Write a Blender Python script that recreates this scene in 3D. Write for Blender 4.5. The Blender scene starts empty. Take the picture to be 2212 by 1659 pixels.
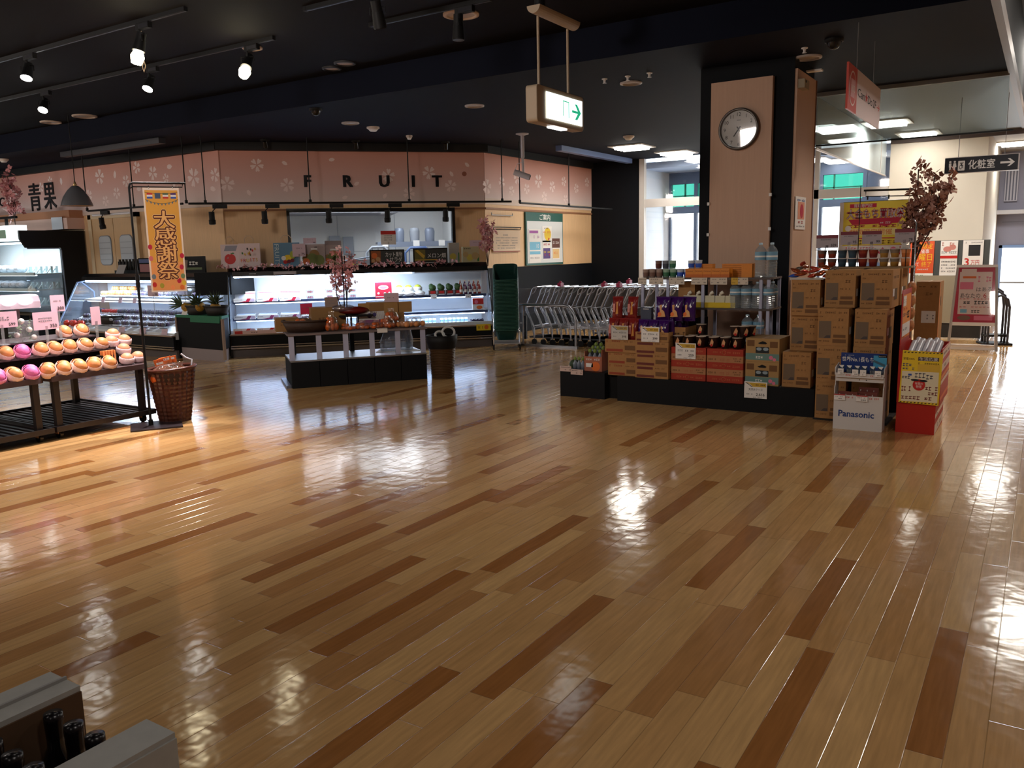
import bpy, math, random
from mathutils import Vector, Matrix
R_ = random.Random(7)
SC = bpy.context.scene
COL = SC.collection
D2R = math.radians

# ------------------------------------------------------------------ camera
CAM = Vector((0.0, 0.0, 1.5))
FPX, PITCH, ROLL, YAW = 1782.6, D2R(9.1676), D2R(-1.23296), D2R(32.862)
_c, _s = math.cos(PITCH), math.sin(PITCH)
_r, _f, _u = Vector((1, 0, 0)), Vector((0, _c, -_s)), Vector((0, _s, _c))
_cr, _sr = math.cos(ROLL), math.sin(ROLL)
_R, _U = _r * _cr + _u * _sr, _u * _cr - _r * _sr
_rz = Matrix.Rotation(YAW, 3, 'Z')
VR, VU, VF = _rz @ _R, _rz @ _U, _rz @ _f
cd = bpy.data.cameras.new('camera')
cam = bpy.data.objects.new('camera', cd)
COL.objects.link(cam)
m3 = Matrix((VR, VU, -VF)).transposed()
cam.matrix_world = Matrix.Translation(CAM) @ m3.to_4x4()
cd.sensor_fit = 'HORIZONTAL'
cd.sensor_width = 36.0
cd.lens = 36.0 * FPX / 2212.0
cd.clip_start, cd.clip_end = 0.05, 200
SC.camera = cam
SC.view_settings.view_transform = 'Standard'
SC.view_settings.look = 'None'
SC.view_settings.gamma = 1
SC.view_settings.exposure = 0.0
SC.view_settings.use_curve_mapping = False
SC.cycles.max_bounces = 7
SC.cycles.diffuse_bounces = 3
SC.cycles.glossy_bounces = 3
SC.cycles.transmission_bounces = 4
SC.cycles.transparent_max_bounces = 12
SC.cycles.caustics_reflective = False
SC.cycles.caustics_refractive = False
SC.cycles.sample_clamp_indirect = 6.0
SC.cycles.use_denoising = True

# ------------------------------------------------------------------ sky
W = bpy.data.worlds.new('world'); SC.world = W; W.use_nodes = True
W.node_tree.nodes['Background'].inputs[0].default_value = (0.88, 0.95, 1.0, 1)
W.node_tree.nodes['Background'].inputs[1].default_value = 5.0


def lamp(name, kind, loc, power, color=(1, 1, 1), aim=None, size=0.3, size_y=None, angle=60, blend=0.6, soft=0.04):
    l = bpy.data.lights.new(name, kind)
    l.energy, l.color = power, color
    if kind == 'AREA':
        l.size = size
        if size_y: l.shape = 'RECTANGLE'; l.size_y = size_y
    if kind == 'SPOT':
        l.spot_size, l.spot_blend, l.shadow_soft_size = D2R(angle), blend, soft
    o = bpy.data.objects.new(name, l); COL.objects.link(o)
    o.location = loc
    if aim is not None:
        o.rotation_euler = (Vector(aim) - Vector(loc)).to_track_quat('-Z', 'Y').to_euler()
    return o


WARM, COOL, PINK = (1.0, 0.86, 0.68), (0.86, 0.94, 1.0), (1.0, 0.72, 0.62)
# daylight entering by the glazed entrance and by the corridor door
lamp('daylight_entrance', 'AREA', (-4.9, 17.1, 1.45), 80, COOL, aim=(-4.9, 10, 1.0), size=4.0, size_y=2.2)
lamp('daylight_corridor', 'AREA', (-0.3, 19.8, 1.0), 40, COOL, aim=(-0.4, 10, 0.6), size=1.0, size_y=1.6)
# unseen lamps outside the view, mostly added as fill
NEU = (1.0, 0.92, 0.83)
for x, y, p in ((-2.2, 2.2, 5), (-4.6, 0.6, 4), (-0.2, -2.2, 10), (-3.0, -2.0, 8), (-7.0, 1.0, 6), (-3.2, 4.2, 4)):
    lamp('unseen_lamp', 'AREA', (x, y, 3.53), p, NEU, aim=(x, y, 0), size=0.6)  # overhead fill added for the foreground, no fixture
lamp('unseen_lamp', 'AREA', (-16.8, 3.5, 3.3), 60, (1.0, 0.9, 0.82), aim=(-11.5, 8.6, 1.8), size=1.6)  # fill added from the left for the wood wall
lamp('unseen_lamp', 'AREA', (-4.5, 1.5, 3.45), 130, (1.0, 0.9, 0.82), aim=(-9.6, 10.3, 2.2), size=0.8)  # fill added for the wall across the corner
lamp('unseen_lamp', 'AREA', (0.9, 0.8, 3.9), 45, (1.0, 0.92, 0.84), aim=(-2.0, 8.0, 1.2), size=0.8)  # fill added for the column and its display
lamp('unseen_lamp', 'AREA', (-13.5, 0.2, 3.4), 190, (1.0, 0.9, 0.82), aim=(-11.0, 8.6, 1.6), size=1.6)  # fill added to brighten the left wall end
lamp('unseen_lamp', 'AREA', (0.9, 4.0, 3.95), 15, NEU, aim=(0.7, 4.0, 0), size=0.6)
lamp('unseen_lamp', 'AREA', (0.9, 9.0, 3.95), 62, NEU, aim=(0.6, 9.0, 0), size=0.6)
lamp('unseen_lamp', 'AREA', (0.9, 13.5, 3.95), 28, (1.0, 0.95, 0.9), aim=(0.6, 13.5, 0), size=0.6)


# ------------------------------------------------------------------ pixel rays of the survey (metres, real depths)
def _ray(x, y):
    return VR * ((x - 1106) / FPX) - VU * ((y - 829.5) / FPX) + VF
def gZ(x, y, z=0.0):
    d = _ray(x, y); return CAM + d * ((z - CAM.z) / d.z)
def gX(x, y, v):
    d = _ray(x, y); return CAM + d * (v / d.x)
def gY(x, y, v):
    d = _ray(x, y); return CAM + d * (v / d.y)


# ------------------------------------------------------------------ materials
def lin(c):
    return tuple((v / 255 / 12.92) if v / 255 <= 0.04045 else ((v / 255 + 0.055) / 1.055) ** 2.4 for v in c)
_M = {}
def mt(name, rgb, rough=0.5, metal=0.0, emit=0.0, noise=0.0, scale=20.0, spec=0.5, stretch=None, coat=0.0, bump=0.0):
    """one plain procedural material; rgb is sRGB 0-255"""
    if name in _M: return _M[name]
    m = bpy.data.materials.new(name); m.use_nodes = True
    nt = m.node_tree; b = nt.nodes['Principled BSDF']
    c = lin(rgb) + (1,)
    b.inputs['Base Color'].default_value = c
    b.inputs['Roughness'].default_value = rough
    b.inputs['Metallic'].default_value = metal
    b.inputs['Specular IOR Level'].default_value = spec
    if coat: b.inputs['Coat Weight'].default_value = coat; b.inputs['Coat Roughness'].default_value = 0.08
    if emit:
        b.inputs['Emission Color'].default_value = c
        b.inputs['Emission Strength'].default_value = emit
    if noise or bump:
        tc = nt.nodes.new('ShaderNodeTexCoord'); mp = nt.nodes.new('ShaderNodeMapping')
        mp.inputs['Scale'].default_value = stretch or (1, 1, 1)
        n = nt.nodes.new('ShaderNodeTexNoise'); n.inputs['Scale'].default_value = scale; n.inputs['Detail'].default_value = 3
        nt.links.new(tc.outputs['Object'], mp.inputs[0]); nt.links.new(mp.outputs[0], n.inputs[0])
        if noise:
            r = nt.nodes.new('ShaderNodeValToRGB')
            r.color_ramp.elements[0].position, r.color_ramp.elements[1].position = 0.3, 0.7
            r.color_ramp.elements[0].color = tuple(v * (1 - noise) for v in c[:3]) + (1,)
            r.color_ramp.elements[1].color = tuple(min(1, v * (1 + noise)) for v in c[:3]) + (1,)
            nt.links.new(n.outputs[0], r.inputs[0]); nt.links.new(r.outputs[0], b.inputs['Base Color'])
        if bump:
            bp = nt.nodes.new('ShaderNodeBump'); bp.inputs['Strength'].default_value = bump; bp.inputs['Distance'].default_value = 0.004
            nt.links.new(n.outputs[0], bp.inputs['Height']); nt.links.new(bp.outputs[0], b.inputs['Normal'])
    _M[name] = m
    return m
def clear(name, tint=(1, 1, 1), gloss=0.08, rough=0.03, haze=0.0, hazec=(200, 210, 215)):
    """thin sheet of glass or clear plastic"""
    if name in _M: return _M[name]
    m = bpy.data.materials.new(name); m.use_nodes = True
    nt = m.node_tree; nt.nodes.remove(nt.nodes['Principled BSDF']); out = nt.nodes['Material Output']
    t = nt.nodes.new('ShaderNodeBsdfTransparent'); t.inputs[0].default_value = tuple(tint) + (1,)
    g = nt.nodes.new('ShaderNodeBsdfGlossy'); g.inputs['Roughness'].default_value = rough
    lw = nt.nodes.new('ShaderNodeLayerWeight'); lw.inputs[0].default_value = 0.25
    mu = nt.nodes.new('ShaderNodeMath'); mu.operation = 'MULTIPLY_ADD'; mu.inputs[1].default_value = 0.5; mu.inputs[2].default_value = gloss
    nt.links.new(lw.outputs['Facing'], mu.inputs[0])
    x = nt.nodes.new('ShaderNodeMixShader')
    nt.links.new(mu.outputs[0], x.inputs[0]); nt.links.new(t.outputs[0], x.inputs[1]); nt.links.new(g.outputs[0], x.inputs[2])
    last = x
    if haze:
        d = nt.nodes.new('ShaderNodeBsdfDiffuse'); d.inputs[0].default_value = lin(hazec) + (1,)
        x2 = nt.nodes.new('ShaderNodeMixShader'); x2.inputs[0].default_value = haze
        nt.links.new(x.outputs[0], x2.inputs[1]); nt.links.new(d.outputs[0], x2.inputs[2]); last = x2
    nt.links.new(last.outputs[0], out.inputs[0])
    _M[name] = m
    return m

BLACK = mt('matt_black', (12, 12, 14), 0.6, spec=.3)
BLACKG = mt('black_gloss', (14, 14, 16), 0.25)
DARK = mt('charcoal_board', (13, 15, 19), 0.7, spec=.25)
STEEL = mt('chrome', (205, 205, 210), 0.18, 1.0)
GALV = mt('brushed_steel', (170, 172, 178), 0.4, 1.0)
WHITE = mt('white_paint', (232, 230, 228), 0.5)
PAPER = mt('paper', (236, 232, 228), 0.7)
INK = mt('black_ink', (28, 27, 30), 0.7)
GREYINK = mt('grey_ink', (120, 118, 122), 0.7)
RED = mt('red_print', (196, 36, 30), 0.6)
CRIM = mt('crimson_print', (190, 20, 60), 0.6)
YELL = mt('yellow_print', (236, 200, 40), 0.6)
GOLD = mt('gold_print', (205, 165, 50), 0.5)
PINKP = mt('pink_print', (228, 120, 150), 0.6)
BLUEP = mt('blue_print', (40, 80, 170), 0.6)
SKYP = mt('pale_blue_print', (120, 185, 215), 0.6)
GREENP = mt('green_print', (60, 120, 60), 0.6)
ORANP = mt('orange_print', (226, 110, 40), 0.6)
BROWNP = mt('brown_print', (95, 50, 35), 0.6)
PURP = mt('purple_print', (70, 30, 110), 0.5)
KRAFT = mt('kraft_carton', (168, 122, 72), 0.75, noise=0.06, scale=30)
KRAFTD = mt('kraft_print', (112, 76, 42), 0.75)
CLEARP = clear('clear_plastic', gloss=0.06, haze=0.05)
GLASS = clear('window_glass', gloss=0.05)


# ------------------------------------------------------------------ mesh builder
class B:
    def __init__(s, mat=None):
        s.v, s.f, s.mi, s.sm, s.mats, s.M, s.c = [], [], [], [], [], Matrix.Identity(4), 0
        if mat: s.m(mat)
    def m(s, mat):
        if mat not in s.mats: s.mats.append(mat)
        s.c = s.mats.index(mat); return s
    def at(s, loc=(0, 0, 0), rz=0, rx=0, ry=0, sc=1):
        s.M = Matrix.Translation(loc) @ Matrix.Rotation(D2R(rz), 4, 'Z') @ Matrix.Rotation(D2R(ry), 4, 'Y') @ Matrix.Rotation(D2R(rx), 4, 'X') @ Matrix.Scale(sc, 4)
        return s
    def add(s, vs, fs, smooth=False):
        o = len(s.v)
        s.v += [tuple(s.M @ Vector(p)) for p in vs]
        for f in fs:
            s.f.append(tuple(i + o for i in f)); s.mi.append(s.c); s.sm.append(smooth)
        return s
    def box(s, x0, x1, y0, y1, z0, z1):
        return s.add([(x0, y0, z0), (x1, y0, z0), (x1, y1, z0), (x0, y1, z0), (x0, y0, z1), (x1, y0, z1), (x1, y1, z1), (x0, y1, z1)],
                     [(0, 3, 2, 1), (4, 5, 6, 7), (0, 1, 5, 4), (1, 2, 6, 5), (2, 3, 7, 6), (3, 0, 4, 7)])
    def rect(s, x0, x1, z0, z1, y=0.0):                       # faces local -Y
        return s.add([(x0, y, z0), (x1, y, z0), (x1, y, z1), (x0, y, z1)], [(0, 1, 2, 3)])
    def poly(s, pts):
        return s.add(pts, [tuple(range(len(pts)))])
    def disc(s, x, z, r, y=0.0, n=16, rz=None):
        return s.poly([(x + r * math.cos(2 * math.pi * i / n), y, z + (rz or r) * math.sin(2 * math.pi * i / n)) for i in range(n)])
    def prism(s, pts, y0, y1):                                # outline in x,z ; extruded along y
        n = len(pts)
        vs = [(x, y0, z) for x, z in pts] + [(x, y1, z) for x, z in pts]
        return s.add(vs, [tuple(range(n)), tuple(range(2 * n - 1, n - 1, -1))] + [(i, i + n, (i + 1) % n + n, (i + 1) % n) for i in range(n)])
    def slab(s, pts, z0, z1):                                 # outline in x,y ; extruded along z
        n = len(pts)
        vs = [(x, y, z0) for x, y in pts] + [(x, y, z1) for x, y in pts]
        return s.add(vs, [tuple(range(n - 1, -1, -1)), tuple(range(n, 2 * n))] + [(i, (i + 1) % n, (i + 1) % n + n, i + n) for i in range(n)])
    def side(s, pts, x0, x1):                                 # outline in y,z ; extruded along x
        n = len(pts)
        vs = [(x0, y, z) for y, z in pts] + [(x1, y, z) for y, z in pts]
        return s.add(vs, [tuple(range(n - 1, -1, -1)), tuple(range(n, 2 * n))] + [(i, (i + 1) % n, (i + 1) % n + n, i + n) for i in range(n)])
    def cyl(s, p0, p1, r0, r1=None, n=12, caps=True):
        r1 = r0 if r1 is None else r1
        p0, p1 = Vector(p0), Vector(p1); d = (p1 - p0).normalized()
        a = d.orthogonal().normalized(); b = d.cross(a)
        vs = []
        for p, r in ((p0, r0), (p1, r1)):
            vs += [tuple(p + (a * math.cos(2 * math.pi * i / n) + b * math.sin(2 * math.pi * i / n)) * r) for i in range(n)]
        s.add(vs, [(i, (i + 1) % n, (i + 1) % n + n, i + n) for i in range(n)], True)
        if caps: s.add(vs, [tuple(range(n - 1, -1, -1)), tuple(range(n, 2 * n))])
        return s
    def tube(s, pts, r, n=6, closed=False):
        pts = [Vector(p) for p in pts]; k = len(pts); vs = []; a = None
        for i, p in enumerate(pts):
            if closed: d = pts[(i + 1) % k] - pts[i - 1]
            else: d = pts[min(i + 1, k - 1)] - pts[max(i - 1, 0)]
            d.normalize()
            a = d.orthogonal().normalized() if a is None else (a - d * a.dot(d)).normalized()
            b = d.cross(a)
            vs += [tuple(p + (a * math.cos(2 * math.pi * j / n) + b * math.sin(2 * math.pi * j / n)) * r) for j in range(n)]
        fs = []
        for i in range(k if closed else k - 1):
            o, q = i * n, ((i + 1) % k) * n
            fs += [(o + j, o + (j + 1) % n, q + (j + 1) % n, q + j) for j in range(n)]
        s.add(vs, fs, True)
        if not closed: s.add(vs, [tuple(range(n - 1, -1, -1)), tuple(range((k - 1) * n, k * n))])
        return s
    def lathe(s, prof, n=16, c=(0, 0, 0), smooth=True, sx=1, sy=1):
        vs = [(c[0] + r * sx * math.cos(2 * math.pi * i / n), c[1] + r * sy * math.sin(2 * math.pi * i / n), c[2] + z) for r, z in prof for i in range(n)]
        fs = [(k * n + i, k * n + (i + 1) % n, (k + 1) * n + (i + 1) % n, (k + 1) * n + i) for k in range(len(prof) - 1) for i in range(n)]
        return s.add(vs, fs, smooth)
    def ball(s, c, r, sx=1, sy=1, sz=1, n=12, k=8):
        prof = [(max(1e-4, math.sin(math.pi * j / k)) * r, -math.cos(math.pi * j / k) * r * sz) for j in range(k + 1)]
        return s.lathe(prof, n, c, True, sx, sy)
    def rrect(s, w, d, r, k=4):
        pts = []
        for cx, cy, a in ((w / 2 - r, d / 2 - r, 0), (-w / 2 + r, d / 2 - r, 90), (-w / 2 + r, -d / 2 + r, 180), (w / 2 - r, -d / 2 + r, 270)):
            pts += [(cx + r * math.cos(D2R(a + 90 * i / k)), cy + r * math.sin(D2R(a + 90 * i / k))) for i in range(k + 1)]
        return pts
    def loft(s, rings, cap0=True, cap1=True, smooth=True):    # rings of equally many 3D points
        n = len(rings[0]); vs = [p for r in rings for p in r]
        fs = [(k * n + i, k * n + (i + 1) % n, (k + 1) * n + (i + 1) % n, (k + 1) * n + i) for k in range(len(rings) - 1) for i in range(n)]
        s.add(vs, fs, smooth)
        if cap0: s.add(rings[0], [tuple(range(n - 1, -1, -1))])
        if cap1: s.add(rings[-1], [tuple(range(n))])
        return s
    def text(s, body, x, z, h, y=-0.001, w=None, align='C', depth=0.0, fat=0.0, shear=0.0):
        """lettering on a plane facing local -Y; h is the cap height, w squeezes to a width"""
        c = bpy.data.curves.new('t', 'FONT'); c.body = body; c.size = 1; c.resolution_u = 2
        c.extrude = depth / 2 / (h / 0.72) if depth else 0.0; c.offset = fat; c.shear = shear
        o = bpy.data.objects.new('t', c); COL.objects.link(o)
        bpy.context.view_layer.update()
        me = bpy.data.meshes.new_from_object(o.evaluated_get(bpy.context.evaluated_depsgraph_get()))
        xs = [v.co.x for v in me.vertices] or [0]
        x0, x1 = min(xs), max(xs); k = h / 0.72; kx = k
        if w: kx = w / max(1e-6, x1 - x0)
        sh = {'C': (x0 + x1) / 2, 'L': x0, 'R': x1}[align]
        vs = [(x + (v.co.x - sh) * kx, y - v.co.z * k, z + (v.co.y - 0.36) * k) for v in me.vertices]
        s.add(vs, [tuple(p.vertices) for p in me.polygons])
        bpy.data.objects.remove(o); bpy.data.curves.remove(c); bpy.data.meshes.remove(me)
        return s
    def scribble(s, x0, x1, z, h, y=-0.001, n=9, seed=1):
        """a line of print too small to read: uneven little strokes"""
        r = random.Random(seed); w = (x1 - x0) / n
        for i in range(n):
            if r.random() < 0.12: continue
            a = x0 + i * w; hh = h * r.uniform(0.55, 1)
            s.rect(a + w * 0.08, a + w * 0.85, z - hh / 2, z - hh / 2 + h * 0.22, y)
            s.rect(a + w * 0.3, a + w * 0.5, z - hh / 2, z + hh / 2, y)
            s.rect(a + w * 0.1, a + w * 0.9, z + hh / 2 - h * 0.22, z + hh / 2, y)
        return s
    def build(s, name, parent=None, label=None, bevel=0.0, seg=2):
        me = bpy.data.meshes.new(name)
        me.from_pydata(s.v, [], s.f)
        for m in s.mats: me.materials.append(m)
        me.polygons.foreach_set('material_index', s.mi)
        me.polygons.foreach_set('use_smooth', s.sm)
        me.update()
        o = bpy.data.objects.new(name, me); COL.objects.link(o)
        if parent is not None: o.parent = parent
        if label: o['label'] = label
        if bevel:
            md = o.modifiers.new('b', 'BEVEL'); md.width = bevel; md.segments = seg; md.limit_method = 'ANGLE'
        return o


def thing(name, label, cat, loc=(0, 0, 0), rz=0.0, group=None):
    o = bpy.data.objects.new(name, None); o.empty_display_size = 0.05; COL.objects.link(o)
    o.location = loc; o.rotation_euler = (0, 0, D2R(rz))
    o['label'] = label; o['category'] = cat
    if group: o['group'] = group
    return o
def tag(o, label, cat, loc=None, rz=None, group=None):
    o['label'] = label; o['category'] = cat
    if group: o['group'] = group
    if loc is not None: o.location = loc
    if rz is not None: o.rotation_euler = (0, 0, D2R(rz))
    return o
def struct(o, label=None):
    o['kind'] = 'structure'
    if label: o['label'] = label
    return o
def dup(root, label, loc, rz=None, group=None, rot=None, scale=None):
    def cp(o, parent):
        c = o.copy(); COL.objects.link(c); c.parent = parent
        if o.parent is not None: c.matrix_parent_inverse = o.matrix_parent_inverse
        return c
    r = cp(root, None)
    for ch in list(root.children):
        c = cp(ch, r)
        for g in list(ch.children): cp(g, c)
    r.location = loc; r['label'] = label
    if rz is not None: r.rotation_euler = (0, 0, D2R(rz))
    if rot is not None: r.rotation_euler = tuple(D2R(a) for a in rot)
    if scale is not None: r.scale = scale if isinstance(scale, tuple) else (scale,) * 3
    if group: r['group'] = group
    return r
class Kind:
    """first call places the original, later calls place copies"""
    def __init__(s, root): s.root, s.used = root, False
    def put(s, label, loc, rz=0.0, group=None, rot=None, scale=None):
        if s.used: return dup(s.root, label, loc, rz, group, rot, scale)
        s.used = True; o = s.root; o.location = loc; o['label'] = label
        o.rotation_euler = tuple(D2R(a) for a in rot) if rot else (0, 0, D2R(rz))
        if scale is not None: o.scale = scale if isinstance(scale, tuple) else (scale,) * 3
        if group: o['group'] = group
        return o
ORD = 'first second third fourth fifth sixth seventh eighth ninth tenth eleventh twelfth thirteenth fourteenth fifteenth sixteenth seventeenth eighteenth nineteenth twentieth'.split()
ORD += ['twenty-' + a for a in ORD[:9]] + ['thirtieth'] + ['thirty-' + a for a in ORD[:9]]
def nth(i, n, a='from left'):
    return ORD[i] + ' ' + a


# ================================================================== SETTING
def floor_material():
    m = bpy.data.materials.new('plank_floor'); m.use_nodes = True
    nt = m.node_tree; b = nt.nodes['Principled BSDF']; N = nt.nodes.new; L = nt.links.new
    tone = N('ShaderNodeAttribute'); tone.attribute_name = 'tone'
    ramp = N('ShaderNodeValToRGB'); e = ramp.color_ramp.elements
    e[0].position, e[0].color = 0.0, lin((208, 166, 112)) + (1,)
    e[1].position, e[1].color = 1.0, lin((158, 104, 56)) + (1,)
    k = e.new(0.3); k.color = lin((192, 146, 94)) + (1,)
    k = e.new(0.6); k.color = lin((172, 122, 74)) + (1,)
    L(tone.outputs['Fac'], ramp.inputs[0])
    uv = N('ShaderNodeUVMap'); sp = N('ShaderNodeSeparateXYZ'); L(uv.outputs[0], sp.inputs[0])
    tc = N('ShaderNodeTexCoord'); mp = N('ShaderNodeMapping'); mp.inputs['Scale'].default_value = (60, 4, 1)
    n = N('ShaderNodeTexNoise'); n.inputs['Scale'].default_value = 1.0; n.inputs['Detail'].default_value = 4
    L(tc.outputs['Object'], mp.inputs[0]); L(mp.outputs[0], n.inputs[0])
    mr = N('ShaderNodeMapRange'); mr.inputs[1].default_value, mr.inputs[2].default_value = 0.3, 0.75
    mr.inputs[3].default_value, mr.inputs[4].default_value = 1.1, 0.82
    L(n.outputs[0], mr.inputs[0])
    mix = N('ShaderNodeMix'); mix.data_type = 'RGBA'; mix.blend_type = 'MULTIPLY'; mix.inputs[0].default_value = 1
    L(ramp.outputs[0], mix.inputs[6]); L(mr.outputs[0], mix.inputs[7])
    # seam between planks: u,v run in metres inside each plank, z holds nothing
    def edge(sock, size):
        a = N('ShaderNodeMath'); a.operation = 'SUBTRACT'; a.inputs[1].default_value = size / 2; L(sock, a.inputs[0])
        c = N('ShaderNodeMath'); c.operation = 'ABSOLUTE'; L(a.outputs[0], c.inputs[0])
        d = N('ShaderNodeMath'); d.operation = 'SUBTRACT'; d.inputs[0].default_value = size / 2; L(c.outputs[0], d.inputs[1])
        return d.outputs[0]
    mn = N('ShaderNodeMath'); mn.operation = 'MINIMUM'
    L(edge(sp.outputs[0], 0.1014), mn.inputs[0]); L(edge(sp.outputs[1], 0.94), mn.inputs[1])
    seam = N('ShaderNodeMapRange'); seam.inputs[1].default_value, seam.inputs[2].default_value = 0.0004, 0.0022
    L(mn.outputs[0], seam.inputs[0])
    dk = N('ShaderNodeMapRange'); dk.inputs[3].default_value, dk.inputs[4].default_value = 0.6, 1.0
    L(seam.outputs[0], dk.inputs[0])
    mix2 = N('ShaderNodeMix'); mix2.data_type = 'RGBA'; mix2.blend_type = 'MULTIPLY'; mix2.inputs[0].default_value = 1
    L(mix.outputs[2], mix2.inputs[6]); L(dk.outputs[0], mix2.inputs[7]); L(mix2.outputs[2], b.inputs['Base Color'])
    wv = N('ShaderNodeTexNoise'); wv.inputs['Scale'].default_value = 9.0; wv.inputs['Detail'].default_value = 2
    L(tc.outputs['Object'], wv.inputs[0])
    b1 = N('ShaderNodeBump'); b1.inputs['Strength'].default_value = 0.10; b1.inputs['Distance'].default_value = 0.02
    L(wv.outputs[0], b1.inputs['Height'])
    b2 = N('ShaderNodeBump'); b2.inputs['Strength'].default_value = 0.5; b2.inputs['Distance'].default_value = 0.0012
    L(seam.outputs[0], b2.inputs['Height']); L(b1.outputs[0], b2.inputs['Normal']); L(b2.outputs[0], b.inputs['Normal'])
    b.inputs['Roughness'].default_value = 0.13
    b.inputs['Specular IOR Level'].default_value = 0.62
    return m

PW, PL, PX = 0.1014, 0.94, -0.158
DARKS = [(-.21, 2.53), (-.61, 2.1), (-.715, 3.1), (-1.215, 3.36), (-1.72, 4.1), (-.81, 4.52), (-2.25, 2.06), (-2.55, 2.1), (-1.735, 1.27),
         (-2.87, 3.27), (-3.05, 2.4), (-1.52, 2.13), (-1.23, 1.47), (-3.855, 2.17), (-4.465, 2.41), (-5.17, 3.23), (-3.345, 3.12), (-3.73, 3.35),
         (-3.1, 4.49), (-2.13, 3.06), (-2.74, 3.98), (-1.41, 5.99), (-1.11, 5.1), (-2.65, 5.66), (-2.33, 5.96), (-.72, 1.26), (-4.66, 3.36),
         (-5.58, 3.12), (-5.67, 2.26), (-6.01, 2.44), (-5.27, 2.18), (-4.78, 1.58), (-6.39, 3.5), (-2.97, .9), (-5.34, 5.06), (-4.19, 5.34),
         (-3.46, 4.89), (-5.08, 4.42), (-6.9, 3.9), (-4.9, 5.9), (-5.9, 6.4), (-3.9, 6.3)]
MIDS = [(-.405, 4.02), (-1.01, 2.3), (-.9, 2.5), (-.91, 3.3), (-1.32, 4.1), (-.19, 5.3), (-.29, 6.93), (-.51, 6.0), (-1.53, 5.2), (-4.13, 1.52), (-3.45, 1.05),
        (-2.11, .89), (-2.05, 1.9), (-1.84, 3.0), (-3.16, 2.58), (-2.86, 2.2), (-.9, 6.2), (-1.0, 7.2)]
def make_floor():
    known = {}
    for t, lst in ((1.0, DARKS), (0.52, MIDS)):
        for x, y in lst:
            known.setdefault(math.floor((PX - x) / PW), []).append((y, t))
    r = random.Random(3)
    vs, fs, uvs, tones = [], [], [], []
    y_lo, y_hi = -3.9, 24.0
    for row in range(-30, 181):
        xr = PX - row * PW; xl = xr - PW
        kn = known.get(row)
        ph = (kn[0][0] if kn else r.uniform(0, PL)) % PL
        y = y_lo - PL + ((ph - y_lo) % PL)
        while y < y_hi:
            a, c = max(y, y_lo), min(y + PL, y_hi)
            if c > a:
                t = None
                for ky, kt in kn or ():
                    if abs(y - ky) < PL / 2: t = kt
                if t is None:
                    q = r.random()
                    t = r.uniform(0, .3) if q < .86 else r.uniform(.3, .5)
                    if q > .965 and (y > 6.5 or xl < -6.5): t = 1.0
                i = len(vs)
                vs += [(xl, a, 0), (xr, a, 0), (xr, c, 0), (xl, c, 0)]
                fs.append((i, i + 1, i + 2, i + 3)); tones.append(t)
                uvs += [(0, a - y), (PW, a - y), (PW, c - y), (0, c - y)]
            y += PL
    me = bpy.data.meshes.new('floor'); me.from_pydata(vs, [], fs)
    uvl = me.uv_layers.new(name='UVMap')
    uvl.data.foreach_set('uv', [v for p in uvs for v in p])
    at = me.attributes.new('tone', 'FLOAT', 'FACE'); at.data.foreach_set('value', tones)
    me.materials.append(floor_material()); me.update()
    o = bpy.data.objects.new('floor', me); COL.objects.link(o)
    struct(o, 'glossy plank floor of pale wood with scattered darker planks')
make_floor()

CEILB = mt('ceiling_black', (13, 17, 32), 0.8, spec=.12)
CEILN = mt('ceiling_near', (17, 14, 18), 0.8, spec=.12)
WALLW = mt('wall_white', (222, 214, 200), 0.8, noise=0.02, scale=3)
VESTW = mt('vestibule_white', (205, 214, 226), 0.7)
WOODW = mt('wood_wall', (224, 186, 142), 0.6, noise=0.06, scale=6, stretch=(14, 14, 0.6))
BEIGE = mt('beige_panel', (196, 160, 136), 0.6, noise=0.03, scale=5, stretch=(12, 12, .6))
WBLACK = mt('wall_black', (9, 13, 20), 0.7, spec=.2)
BAND = mt('pale_band', (214, 196, 184), 0.7)

def S(name, mat, *boxes, label=None):
    b = B(mat)
    for q in boxes: b.box(*q)
    return struct(b.build(name), label)

S('ceiling', CEILN, (-18.6, -.46, -4, 7.35, 3.57, 3.75), label='black ceiling over the wide aisle, higher part')
S('ceiling.001', CEILB, (-18.6, -.46, 7.35, 15.95, 3.27, 3.75), label='black dropped ceiling before the fruit wall')
S('ceiling.002', mt('ceiling_grey', (92, 97, 100), 0.5), (-2.46, -.47, 10.6, 15.9, 3.255, 3.269), label='grey ceiling field before the white wall')
S('ceiling.003', mt('coffer_grey', (60, 58, 58), 0.7), (-.46, 2.7, -4, 24, 4.1, 4.2), label='raised grey ceiling over the right aisle')
S('trim_1', mt('coffer_face', (30, 30, 30), 0.8, spec=.2), (-.46, -.43, -4, 22, 3.36, 4.1), label='grey upstand of the raised ceiling')
S('trim_2', mt('pale_trim', (112, 100, 92), 0.5), (-.48, -.42, -4, 16, 3.24, 3.36), label='pale edge strip of the raised ceiling')
S('trim_3', mt('trim_grey', (120, 118, 116), 0.5), (-2.46, -.47, 10.56, 10.6, 3.225, 3.27), label='grey strip across the ceiling')
S('wall_right', mt('far_side_wall', (150, 130, 112), 0.8), (2.6, 2.75, -4, 24, 0, 4.1))
S('wall_rear', mt('rear_wall', (120, 104, 92), 0.8), (-18.6, 2.7, -4.15, -4, 0, 4.1))
S('wall_end', mt('end_wall', (96, 84, 76), 0.8), (-18.75, -18.6, -4, 9, 0, 3.7))


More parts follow.
